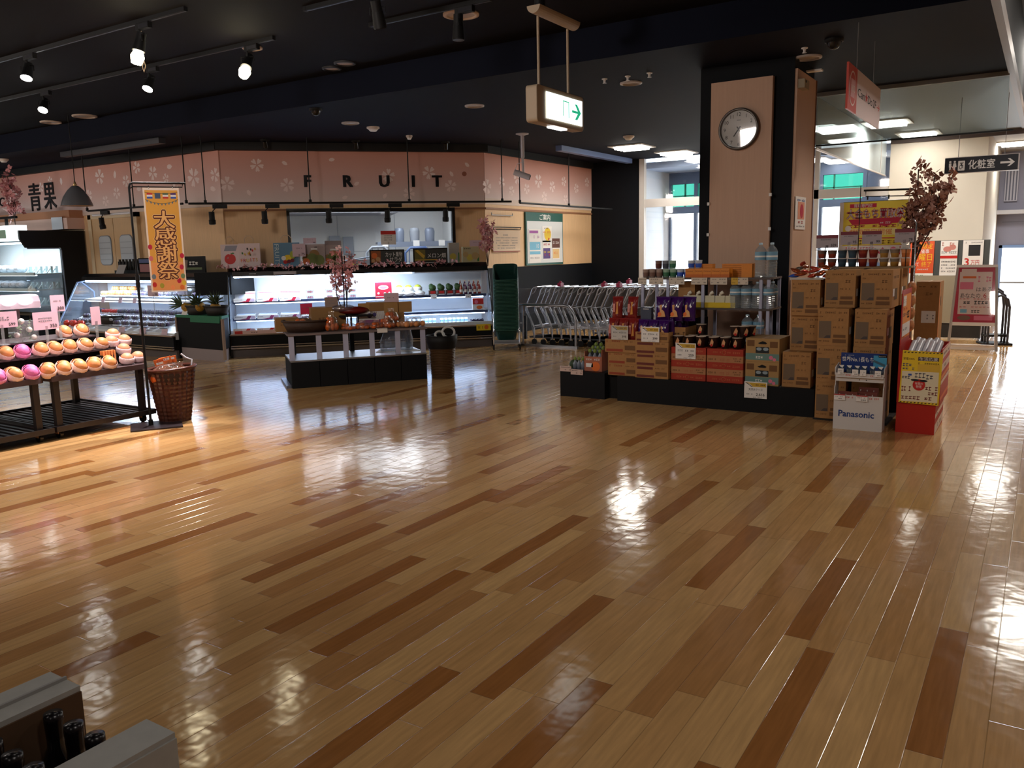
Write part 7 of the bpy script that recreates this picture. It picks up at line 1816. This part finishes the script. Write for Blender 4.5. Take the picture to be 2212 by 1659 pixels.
# herbs at the left end
t = thing('herb_carton', 'reddish brown open carton of bottles with green leaves on the small plinth', 'carton', (-3.93, 7.46, .268))
b = B(mt('herb_carton_red', (170, 100, 76), .7)); b.box(0, .20, 0, .006, 0, .15); b.box(0, .006, .006, .3, 0, .20); b.box(.194, .2, .006, .3, 0, .22); b.box(.0, .2, .294, .3, 0, .2); b.m(ORANP).disc(.13, .05, .05, -.001).m(PAPER).scribble(.02, .18, .12, .02, -.001, 7, 3).rect(.02, .10, .04, .08, -.001); b.build('carton_body', t)
HB = mt('herb_leaf', (120, 140, 60), .6)
def herb():
    t = thing('herb_bottle', '', 'bottle', (0, 0, 0), 0, 'leaf topped bottles on the small plinth')
    b = B(mt('herb_glass', (110, 120, 134), .2)); b.lathe([(.001, 0), (.026, 0), (.027, .08), (.012, .11), (.012, .13)], 12); b.build('bottle_body', t)
    b = B(HB); b.ball((0, 0, .14), .02, sz=1.2, n=8, k=6); b.poly([(-.02, 0, .14), (0, .01, .165), (.02, 0, .19), (0, -.01, .16)]); b.build('leaf_top', t)
    return Kind(t)
K = herb()
for k in range(8): K.put('leaf topped bottle in the reddish carton, %s' % ORD[k], (-3.89 + (k % 3) * .058, 7.51 + (k // 3) * .07, .33 + .025 * (k // 3)))
for k in range(3): K.put('leaf topped bottle standing left of the reddish carton, %s' % nth(k, 3), (-4.04 + k * .045, 7.47, .268), scale=.85)
b = B(mt('herb_green_dark', (50, 70, 44), .6, noise=.3, scale=50)); b.ball((0, 0, .05), .06, sx=1.1, sy=.8, sz=.85, n=12, k=8); tag(b.build('herb_bunch'), 'dark green leafy bunch at the far left of the small plinth', 'herbs', (-4.08, 7.54, .268))
for k, (x, z, w) in enumerate(((-4.10, .262, .13), (-3.97, .235, .14))):
    t = thing('shelf_card', 'cream price strip at the left end of the small plinth, %s' % ('left one', 'right one')[k], 'price card', (x, 7.372, z), 0, 'price strips of the small plinth')
    b = B(mt('card_blush2', (206, 180, 170), .6)); b.box(-w / 2, w / 2, -.003, .003, 0, .055); b.m(INK).scribble(-w * .4, w * .45, .042, .008, -.004, 7, k).scribble(-.01, .01, .018, .012, -.004, 2, k).scribble(.04, .06, .018, .012, -.004, 2, k); b.build('card', t)


# ================================================================== RIGHT SIDE
# ---- snack cups over the carton stack
def snack_cup(cols, nm):
    t = thing('snack_cup', '', 'cup', (0, 0, 0), 0, 'snack cups in two layers over the carton stack')
    b = B(mt('scup_' + nm, cols[0], .35)); b.lathe([(.001, 0), (.031, 0), (.036, .04)], 14); b.m(mt('scup2_' + nm, cols[1], .35)); b.lathe([(.036, .04), (.041, .068)], 14); b.build('cup_body', t)
    b = B(mt('scup_lid', (214, 206, 202), .35)); b.lathe([(.041, .068), (.042, .072), (.001, .073)], 14); b.build('cup_lid', t)
    return Kind(t)
SC = [snack_cup(c, n) for c, n in ((((150, 60, 40), (110, 84, 74)), 'rust'), (((60, 84, 100), (52, 70, 84)), 'slate'), (((130, 40, 36), (150, 60, 40)), 'red'), (((176, 130, 60), (130, 116, 100)), 'amber'), (((210, 120, 60), (226, 150, 100)), 'orange'))]
for l_ in range(2):
    for k, c in enumerate((0, 0, 1, 1, 2, 2, 3, 3, 4)):
        SC[c].put('%s snack cup over the carton stack, %s in the %s layer' % (('rust', 'slate blue', 'red', 'amber', 'orange')[c], nth(k, 9), ('lower', 'upper')[l_]), (-1.735 + k * .087, 7.96, 1.295 + l_ * .076), 30 * k)
b = B(mt('tray_board', (150, 120, 84), .7)); b.box(-1.79, -.98, 7.9, 8.2, 1.2805, 1.2935); tag(b.build('tray_board'), 'brown board under the snack cups', 'board')
t = thing('clear_lid_board', 'clear sheet lying on the upper layer of snack cups', 'sheet', (-1.79, 7.9, 1.445))
b = B(clear('sheet_clear', gloss=.2, haze=.35, hazec=(230, 230, 235))); b.box(0, .81, 0, .16, 0, .004); b.build('sheet', t)
for k, x in enumerate((-1.70, -1.42, -1.03)):
    b = B(BLACK); b.cyl((x, 7.905, 1.2935), (x, 7.905, (1.47, 2.0, 1.44)[k]), .004, n=5)
    tag(b.build('wire_post'), 'thin black wire post before the snack cups, %s' % nth(k, 3), 'post', group='wire posts before the snack cups')
for k, (x0, x1, z, pr) in enumerate(((-1.785, -1.595, 1.465, '529'), (-1.575, -1.43, 1.49, '95'), (-1.395, -1.235, 1.49, '99'), (-1.13, -.975, 1.50, '79'))):
    t = card('grey lilac price card with a maroon head over the snack cups, %s' % nth(k, 4), ((x0 + x1) / 2, 7.93, 1.449), 0, x1 - x0, .115, 1, pr, mt('card_greylilac', (170, 158, 164), .6), stand=z - 1.449, head=mt('card_maroon', (120, 44, 56), .6))
t = thing('snack_strip', 'clear pouches of nuts hanging at the right side of the carton stack', 'pouch strip', (-.975, 7.95, 0), 40)
b = B(mt('pouch_tan', (190, 130, 90), .3, noise=.3, scale=40))
for k in range(4): b.ball((0, 0, .78 + k * .11), .045, sx=1, sy=.5, sz=1.25, n=10, k=7)
b.build('nut_pouches', t)
b = B(STEEL); b.tube([(.03, .03, .62), (.03, .03, 1.66), (.03, .08, 1.7)], .006, 6); b.tube([(.03, .03, .92), (-.05, .0, .92), (-.06, 0, .98)], .005, 5); b.tube([(.05, .04, .02), (.05, .04, .62), (.03, .03, .64)], .006, 5); b.box(-.02, .12, -.04, .12, 0, .02); b.build('wire_stand', t)
branch('brown pink dried blossom spray rising over the snack cups', (-1.02, 8.32, 1.28), [((.0, 0, .86), .5), ((.13, .05, .80), .5), ((.26, .08, .78), .45), ((.18, .0, .62), .35), ((.06, .02, .62), .4), ((-.04, 0, .55), .55)], .045, 5, .038, 33, stem=.007, dense=10, pal=BROWNB)
b = B(BROWNP); b.cyl((-1.02, 8.32, 0), (-1.02, 8.32, 1.28), .02); tag(b.build('spray_stem'), 'dark stem post holding the dried blossom spray', 'stem')

# ---- big white stand with batteries
t = thing('battery_stand', 'white cardboard floor stand with blue lettering and blister packed batteries', 'display stand', (-1.395, 7.015, 0), 1.5)
BWH = mt('stand_white', (214, 210, 208), .6)
w = .372
b = B(BWH); b.box(0, w, 0, .16, 0, .245); b.build('stand_base', t)
for x in (0, w - .006):
    b = B(BWH); b.side([(.0, .245), (0, .345), (.03, .37), (.03, .44), (-.005, .45), (-.005, .50), (.03, .515), (.16, .53), (.16, .245)], x, x + .006); b.build('side_panel', t)
for z, z1 in ((.245, .285), (.43, .465)):
    b = B(BWH); b.box(.006, w - .006, 0, .155, z, z + .006); b.box(.006, w - .006, -.002, .004, z, z1)
    b.m(mt('stand_redtext', (206, 70, 44), .6)).scribble(w * .22, w * .4, (z + z1) / 2 + .003, .016, -.003, 5, 3).scribble(w * .72, w * .92, (z + z1) / 2 + .003, .014, -.003, 6, 8); b.build('shelf', t)
b = B(BWH); b.box(.006, w - .006, .02, .026, .395, .43); b.m(INK).disc(w * .5, .412, .004, .019).disc(w * .64, .412, .004, .019); b.build('brace', t)
b = B(mt('brand_blue', (20, 60, 130), .5)); b.text('Panasonic', w * .47, .135, .052, -.002, w=.27, fat=.02); b.build('lettering', t)
b = B(mt('header_navy', (22, 52, 120), .5)); b.box(.02, w - .005, .14, .145, .45, .615); b.m(mt('header_cyan', (70, 160, 200), .5)).rect(w * .72, w - .005, .50, .60, .1388).m(BLACK).rect(w * .82, w - .005, .585, .605, .1384).m(PAPER).text('Panasonic', w * .9, .595, .008, .138, w=.05).text('世界No.1長もち', w * .40, .562, .032, .138, w=.24, fat=.01).scribble(.05, .12, .595, .006, .138, 8, 2); b.m(mt('battery_grey', (80, 110, 124), .3)).poly([(w * .7, .1375, .55), (w * .73, .1375, .565), (w * .96, .1375, .53), (w * .95, .1375, .51)]); b.build('header_card', t)
t2 = thing('battery_pack', '', 'battery pack', (0, 0, 0), 1.5, 'battery blister packs of the white stand')
b = B(mt('blister_blue', (40, 62, 86), .4)); b.box(-.022, .022, .004, .006, 0, .085); b.m(PAPER).poly([(-.02, .0035, .085), (.02, .0035, .085), (.008, .0035, .062), (-.008, .0035, .07)]); b.build('blister_card', t2)
b = B(mt('battery_cell', (150, 158, 168), .25, .5))
for x in (-.012, 0, .012): b.cyl((x, -.002, .006), (x, -.002, .052), .005, n=8)
b.build('cells', t2)
K = Kind(t2)
for k, x in enumerate((.04, .10, .16, .215, .275, .335)): K.put('silver battery blister pack on the upper shelf of the white stand, %s' % nth(k, 6), (-1.395 + x, 7.06, .437 + .001), 1.5)
t2 = thing('battery_pack', '', 'battery pack', (0, 0, 0), 1.5, 'brown battery packs of the white stand')
b = B(mt('pack_brownred', (116, 60, 52), .4)); b.box(-.025, .025, 0, .012, 0, .06); b.m(PAPER).scribble(-.015, .015, .034, .012, -.001, 3, 2); b.build('pack_body', t2)
K = Kind(t2)
for k in range(9):
    x = .05 + (k % 3) * .05 + (.145 if k > 2 else 0); r_ = 0 if k < 6 else 1
    K.put('brown red battery pack on the lower shelf of the white stand, %s' % ORD[k], (-1.395 + x, 7.03 + .06 * r_ + (.03 if k > 2 else 0), .252 + .03 * r_), 1.5)
for k, (x, z, w_) in enumerate(((.045, .455, .045), (.155, .452, .045), (.215, .452, .045), (.325, .45, .045), (.045, .245, .085), (.215, .245, .085))):
    t2 = thing('shelf_card', 'white price tag on the %s shelf edge of the white stand, %s' % (('upper', 'lower')[k > 3], nth(k if k < 4 else k - 4, 4)), 'price card', (-1.395 + x, 7.009, z - .003), 1.5, 'price tags of the white stand')
    b = B(PAPER); h = .05; b.box(-w_ / 2, w_ / 2, -.003, -.001, 0, h)
    if k > 3: b.m(mt('card_red_head', (170, 40, 40), .6)).rect(-w_ / 2, w_ / 2, h * .8, h, -.0035)
    b.m(INK).scribble(-w_ * .1, w_ * .4, h * .25, .010, -.0036, 3, k).m(GREYINK).scribble(-w_ * .4, w_ * .3, h * .6, .008, -.0036, 5, k); b.build('card', t2)

# ---- red dump bin
t = thing('dump_bin', 'red cardboard bin with a yellow poster, striped side and tilted header', 'display bin', (-.935, 7.10, 0), 0)
RB_ = mt('bin_red', (178, 30, 16), .5)
b = B(RB_); b.box(0, .28, 0, .60, 0, .245); b.build('bin_base', t)
b = B(RB_)
b.slab([(0, -.015), (.305, -.015), (.305, -.009), (0, -.009)], .245, .66); b.box(0, .006, -.009, .60, .245, .70); b.box(.006, .305, .594, .60, .245, .68); b.box(.299, .305, -.009, .594, .245, .68); b.box(.006, .299, -.009, .594, .40, .406); b.build('bin_tub', t)
b = B(mt('bin_white', (226, 208, 198), .6)); b.at((.3055, 0, 0), rz=90)
CRM = _M['bin_white']
for z0, z1, m_ in ((.60, .665, CRM), (.50, .56, CRM), (.40, .43, CRM), (.27, .30, mt('bin_salmon', (222, 120, 90), .6))):
    b.m(m_).poly([(0, 0, z0), (.59, 0, z0 + .015), (.59, 0, z1 + .015), (0, 0, z1)])
b.m(INK).scribble(.1, .5, .635, .02, -.001, 5, 3).scribble(.15, .4, .535, .02, -.001, 4, 5); b.m(mt('bin_orange', (226, 140, 100), .6)).poly([(0, -.0005, .44), (.59, -.0005, .46), (.59, -.0005, .49), (0, -.0005, .47)])
b.at((.2805, 0, 0), rz=90)
for z0, z1 in ((.13, .165), (0, .08)): b.m(CRM).poly([(0, 0, z0), (.6, 0, z0 + .02), (.6, 0, z1 + .02), (0, 0, z1)])
b.m(GREYINK).scribble(.2, .45, .05, .03, -.001, 5, 2).m(INK).scribble(.1, .2, .152, .02, -.001, 3, 6); b.at(); b.build('side_print', t)
b = B(YELL); b.poly([(.015, -.018, .247), (.30, -.018, .240), (.312, -.018, .655), (.028, -.018, .665)]); b.m(mt('poster_cream', (230, 220, 190), .6)).rect(.03, .29, .26, .50, -.0186)
b.m(mt('poster_mustard', (220, 180, 60), .6)).rect(.14, .295, .50, .56, -.0187)
b.m(INK)
for k in range(11):
    for z, x in ((.645, .035), (.248, .02)): b.poly([(x + k * .0255, -.019, z), (x + k * .0255 + .013, -.019, z), (x + k * .0255 + .02, -.019, z + .008), (x + k * .0255 + .007, -.019, z + .008)])
b.m(mt('poster_brownbox', (70, 46, 50), .6)).rect(.14, .285, .585, .615, -.019).m(PAPER).text('生活応援', .2125, .60, .022, -.0195, w=.13).m(BROWNP).text('家電100%', .075, .598, .016, -.019, w=.08).scribble(.14, .29, .565, .012, -.019, 10, 2)
b.m(GREYINK).scribble(.03, .12, .55, .03, -.019, 4, 3).scribble(.03, .12, .52, .02, -.019, 4, 4).scribble(.12, .2, .47, .04, -.019, 3, 5).scribble(.2, .28, .46, .04, -.019, 3, 6).scribble(.03, .11, .45, .03, -.019, 4, 7)
b.m(BLUEP).rect(.075, .10, .465, .48, -.0192).m(mt('poster_meat', (140, 60, 56), .6)).scribble(.03, .10, .36, .04, -.019, 4, 8).scribble(.20, .29, .37, .03, -.019, 4, 9).scribble(.22, .29, .33, .03, -.019, 3, 10).scribble(.03, .28, .29, .03, -.019, 9, 11)
b.m(RED).disc(.155, .395, .045, -.02, 20).m(INK).disc(.125, .432, .03, -.0205, 14, .009).disc(.185, .428, .03, -.0205, 14, .009); b.m(PAPER).text('年間の', .155, .405, .016, -.0206, w=.055).text('特売', .155, .38, .018, -.0206, w=.04); b.build('front_poster', t)
b = B(RB_); b.at((0, 0, 0), rz=90); b.box(.0, .50, -.005, .001, .70, 1.13); b.m(mt('header_orange', (236, 150, 70), .6)).rect(.04, .46, .74, 1.09, -.006).m(PAPER).rect(.04, .2, 1.0, 1.08, -.0065).rect(.04, .46, .76, .86, -.0065).m(GREYINK).scribble(.06, .18, 1.04, .03, -.007, 4, 2).scribble(.06, .4, .93, .03, -.007, 8, 3).scribble(.08, .3, .81, .02, -.007, 6, 4).m(INK).scribble(.28, .44, .92, .06, -.0072, 4, 5).m(RED).scribble(.06, .26, .975, .02, -.007, 5, 6).scribble(.06, .3, .75, .02, -.007, 5, 7); b.at(); b.build('header_panel', t)
RL = mt('roll_silver', (186, 184, 190), .35)
for k in range(9):
    x, y = -.87 + (k % 5) * .045, 7.2 + (k // 5) * .16 + (k % 3) * .05
    b = B(RL); b.cyl((0, -.08, .0), (.02, .10, .10), .024, n=12)
    tag(b.build('foil_roll'), 'silver white roll leaning in the red bin, %s' % nth(k, 9), 'roll', (x, y, .605), group='silver rolls in the red bin')
# ---- cartons with a white label behind the bin
K = carton('labelled_carton', .20, .34, .565, KRAFT, lambda b, w, d, h: (b.m(PAPER).rect(w * .28, w * .88, h * .32, h * .52, -.001), b.m(GREYINK).scribble(w * .5, w * .82, h * .42, h * .08, -.0015, 4, 2), b.m(KRAFTD).scribble(w * .1, w * .9, h * .92, h * .03, -.001, 5, 4).scribble(w * .4, w * .9, h * .8, h * .05, -.001, 3, 6), b.at((w + .0005, 0, 0), rz=90), b.m(mt('carton_warm_lit_edge', (216, 132, 74), .7)).rect(0, d * .12, .01, h - .01, 0), b.m(INK).rect(d * .3, d * .4, h * .6, h * .75, -.001), b.at()), 'labelled cartons behind the red bin')  # orange strip paints warm light on the carton's right side
K.put('tall brown carton with a white label behind the red bin, upper one', (-1.02, 8.62, .567))
K.put('tall brown carton behind the red bin, lower one', (-1.02, 8.62, .001))
# ---- buy-up banner on a stand
t = thing('poster_stand', 'black pole stand with an arm behind the snack cups', 'stand', (-1.20, 9.3, 0))
b = B(BLACK); b.box(-.15, .15, -.15, .15, 0, .012); b.tube([(.05, 0, .01), (.05, 0, 1.99), (.02, 0, 2.025), (-.44, 0, 2.035)], .010, 8); b.tube([(.05, 0, 1.96), (-.42, 0, 1.975), (-.42, 0, 2.03)], .005, 5); b.build('pole', t)
for x in (-.40, -.2):
    b = B(BLACK); b.cyl((x, 0, 1.94), (x, 0, 1.98), .008, n=6); b.build('hook', t)
t = thing('sale_poster', 'yellow and crimson poster 大金もち買取祭 hanging over the snack cups', 'poster', (-1.54, 9.36, 0))
x0, x1, z1 = -.30, .32, 1.925
b = B(mt('poster_lemon', (240, 216, 70), .6)); b.box(x0, x1, 0, .004, 1.30, z1); b.m(CRIM).poly([(x0 + .05, -.001, 1.745), (x1 - .05, -.001, 1.76), (x1 - .09, -.001, 1.70), (x0 + .09, -.001, 1.69)]).rect(x0 + .06, x0 + .32, 1.865, 1.905, -.001).scribble(x0 + .04, x1 - .1, 1.675, .03, -.0015, 8, 3)
b.m(PAPER).text('買取専門店', x0 + .19, 1.885, .028, -.0016, w=.18)
for q in range(8): b.m(CRIM).text('大金もち買取祭', .01 + .006 * math.cos(q * .785), 1.80 + .006 * math.sin(q * .785), .075, -.002 - q * .00003, w=.55)
for q in (-.002, .002): b.m(PAPER).text('大金もち買取祭', .01 + q, 1.80, .075, -.003, w=.55)
b.m(CRIM).disc(.11, 1.705, .065, -.0035, 20, .035).m(PAPER).scribble(.06, .16, 1.705, .02, -.004, 6, 4)
b.m(mt('poster_pale', (240, 226, 150), .6)).rect(x0 + .05, x1 - .1, 1.58, 1.65, -.001).m(ORANP).text('期間限定開催', x0 + .27, 1.615, .045, -.0016, w=.42)
b.m(CRIM).rect(x0 + .1, x1, 1.545, 1.555, -.001).rect(x0 + .1, x1, 1.47, 1.478, -.001).m(GOLD).scribble(x0 + .1, x1 - .08, 1.51, .05, -.0016, 8, 8).m(PAPER).disc(x0 + .05, 1.655, .03, -.002, 12).disc(x1 - .02, 1.51, .04, -.002, 12)
b.m(PAPER).box(x0 - .04, x0, .0, .004, 1.33, z1); b.build('poster_sheet', t)
t = thing('info_banner', 'white banner strip with a crimson diamond under the yellow poster', 'banner', (-1.52, 9.34, 0))
b = B(PAPER); b.box(-.33, .33, 0, .004, 1.30, 1.475); b.m(CRIM).rect(-.28, -.272, 1.35, 1.465, -.001).rect(.24, .248, 1.38, 1.465, -.001).poly([(.03, -.001, 1.40), (.08, -.001, 1.455), (.13, -.001, 1.40), (.08, -.001, 1.37)]).m(PINKP).scribble(-.26, .0, 1.445, .03, -.001, 9, 3).disc(.18, 1.43, .03, -.001).m(GREYINK).scribble(-.24, -.02, 1.405, .02, -.001, 11, 5).m(GOLD).disc(.22, 1.42, .025, -.0015); b.build('banner_sheet', t)
b = B(BLACK); b.cyl((-1.52, 9.37, 0), (-1.52, 9.37, 1.93), .008, n=6); b.box(-1.85, -1.22, 9.365, 9.37, 1.92, 1.93); b.box(-1.62, -1.42, 9.27, 9.47, 0, .012)
tag(b.build('banner_stand'), 'thin black stand carrying the yellow poster', 'stand')
# ---- poster board
t = thing('poster_board', 'grey display board before the cream wall carrying posters', 'display board', (-1.30, 14.5, 0))
BG = mt('board_darkgrey', (70, 74, 74), .6)
for x0, x1 in ((-.55, .56),):
    b = B(BG); b.box(x0, x1, 0, .03, .25, 1.515); b.build('board_panel', t)
b = B(mt('board_base_dark', (38, 36, 36), .6)); b.box(-.2, .5, -.02, .05, .02, .24); b.build('base_panel', t)
for x in (-.5, .5):
    b = B(GALV); b.box(x - .015, x + .015, -.2, .25, 0, .02); b.box(x - .015, x + .015, .03, .05, .02, 1.5); b.build('foot', t)
b = B(mt('board_beige', (150, 140, 120), .7)); b.box(-.5, .2, -.03, -.01, .25, .98); b.build('lower_panel', t)
def poster(label, x, z0, w, h, fn):
    tt = thing('board_poster', label, 'poster', (-1.30 + x, 14.495, z0))
    b = B(PAPER); b.box(-w / 2, w / 2, -.006, .0, 0, h); fn(b, w, h); b.build('poster_sheet', tt)
def q1(b, w, h):
    b.m(mt('poster_orangered', (214, 84, 44), .6)).rect(-w / 2, w / 2, h * .24, h, -.007); b.m(YELL)
    b.text('期間限定', 0, h * .88, h * .10, -.008, w=w * .85).text('金曜日', 0, h * .62, h * .13, -.008, w=w * .85).text('終了', w * .2, h * .45, h * .10, -.008, w=w * .4); b.m(PAPER).text('買取催事', -w * .05, h * .76, h * .08, -.008, w=w * .7).text('にて', -w * .25, h * .45, h * .08, -.008, w=w * .3).scribble(-w * .4, w * .3, h * .33, h * .03, -.008, 9, 2); b.m(CRIM).text('ノツキ', 0, h * .08, h * .08, -.007, w=w * .5).m(GREENP).scribble(-w * .3, w * .1, h * .18, h * .04, -.007, 6, 5)
def q2(b, w, h):
    b.m(mt('poster_rose', (200, 130, 120), .6)).scribble(-w * .45, w * .3, h * .93, h * .07, -.007, 5, 2).disc(-w * .1, h * .82, w * .25, -.0065, 14, h * .06).disc(w * .2, h * .86, w * .2, -.0066, 14, h * .06).m(RED).rect(-w * .5, w * .5, h * .62, h * .68, -.007).m(GREYINK).scribble(-w * .45, w * .45, h * .75, h * .05, -.007, 8, 3)
    for k in range(4): b.m(INK if k == 0 else GREYINK).scribble(-w * .42, w * .42, h * (.55 - k * .07), h * .035, -.007, 9, k)
    b.m(ORANP).rect(-w * .5, w * .5, 0, h * .18, -.007)
def q3(b, w, h):
    b.m(GREYINK).scribble(-w * .4, w * .45, h * .95, h * .03, -.007, 9, 2).m(INK).rect(-w * .22, w * .35, h * .66, h * .9, -.007).m(RED).text('3', -w * .28, h * .53, h * .17, -.007, fat=.02).text('万円', w * .12, h * .51, h * .1, -.007, w=w * .42).m(GOLD).rect(-w * .42, w * .4, h * .36, h * .40, -.007).m(mt('poster_mauve', (160, 100, 110), .6)).rect(w * .05, w * .42, h * .2, h * .33, -.007).m(GREYINK).scribble(-w * .4, 0, h * .26, h * .06, -.007, 4, 7)
poster('orange red poster with 金曜日 in yellow at the left of the grey board', -.36, .86, .34, .65, q1)
poster('white and rose poster in the middle of the grey board', .015, .80, .235, .71, q2)
poster('white poster with a red 3 and dark square, right on the grey board', .34, .82, .275, .69, q3)
# ---- A-frame sign
t = thing('aframe_sign', 'white A-frame pavement sign with a crimson poster on the right', 'pavement sign', (-.80, 13.0, 0), 4)
AL = mt('aframe_white', (214, 208, 206), .4)
def lean(b, sgn): b.M = Matrix.Translation((0, 0, 1.17)) @ Matrix.Rotation(D2R(-9 * sgn), 4, 'X') @ Matrix.Translation((0, 0, -1.17))
def taper(z): return .245 + (1.17 - z) * .055
b = B(AL); lean(b, 1)
for sx in (-1, 1): b.poly([(sx * (taper(1.17) - .03), -.012, 1.17), (sx * taper(1.17), -.012, 1.17), (sx * taper(0), -.012, .0), (sx * (taper(0) - .035), -.012, 0)][::sx]); b.prism([(sx * (taper(1.17) - .03), 1.17), (sx * taper(1.17), 1.17), (sx * taper(0), 0), (sx * (taper(0) - .035), 0)], -.012, .012)
b.box(-.245, .245, -.014, .012, 1.14, 1.175); b.box(-.29, .29, -.012, .012, .345, .39); b.box(-.31, .31, -.012, .012, .015, .05); b.build('front_frame', t)
b = B(AL); lean(b, -1)
for sx in (-1, 1): b.prism([(sx * (taper(1.17) - .03), 1.17), (sx * taper(1.17), 1.17), (sx * taper(0), 0), (sx * (taper(0) - .035), 0)], -.012, .012)
b.box(-.245, .245, -.012, .012, 1.14, 1.17); b.box(-.31, .31, -.012, .012, .015, .05); b.build('rear_frame', t)
b = B(mt('aframe_back', (140, 138, 126), .6)); lean(b, -1); b.prism([(-.24, 1.14), (.24, 1.14), (.28, .4), (-.28, .4)], -.004, .004); b.build('rear_board', t)
b = B(mt('aframe_crimson', (190, 36, 66), .5)); lean(b, 1); b.prism([(-.22, 1.14), (.22, 1.14), (.26, .39), (-.26, .39)], -.006, .0)
b.m(mt('aframe_pink', (232, 208, 204), .5)).rect(-.20, .19, .50, 1.08, -.007).rect(-.18, .0, .98, 1.12, -.0072); b.m(ORANP).rect(-.16, .0, .99, 1.02, -.0076).m(PINKP).rect(-.19, -.03, .84, .94, -.0074).scribble(.02, .18, .98, .08, -.0075, 5, 2)
b.m(INK).text('はある', .10, .84, .05, -.0078, w=.18).text('あなたの', -.06, .755, .055, -.0078, w=.24).scribble(-.14, .16, .66, .05, -.0078, 7, 4).scribble(-.04, .1, .54, .035, -.0078, 4, 5); b.m(RED).text('6', .115, .76, .065, -.0078).scribble(-.19, .19, .71, .014, -.0077, 9, 3).scribble(-.19, .19, .60, .012, -.0077, 8, 6).m(SKYP).rect(-.17, -.09, .52, .57, -.0077).m(mt('aframe_brown', (130, 100, 84), .6)).disc(-.12, .45, .08, -.0077, 12, .035).m(PINKP).rect(0, .22, .42, .48, -.0077); b.build('poster_sheet', t)
b = B(clear('aframe_cover', gloss=.06)); lean(b, 1); b.prism([(-.22, 1.14), (.22, 1.14), (.26, .39), (-.26, .39)], -.012, -.010); b.build('clear_cover', t)
# ---- bent rail stand right of it
t = thing('umbrella_rail', 'curved black and grey rail stand right of the A-frame sign', 'stand', (-.52, 13.8, 0), 20)
for k in range(3):
    b = B(mt('rail_darkgrey', (70, 70, 78), .4, .4)); y = k * .12
    b.tube([(-.14, y, .03), (-.14, y, .58 + .05 * k), (-.10, y, .68 + .05 * k), (0, y, .72 + .05 * k), (.09, y, .66 + .05 * k), (.12, y, .55), (.12, y, .03)], .018, 8); b.build('rail_hoop', t)
b = B(BLACK); b.box(-.2, .18, -.05, .3, 0, .03); b.box(-.16, .14, 0, .24, .12, .15); b.build('base', t)
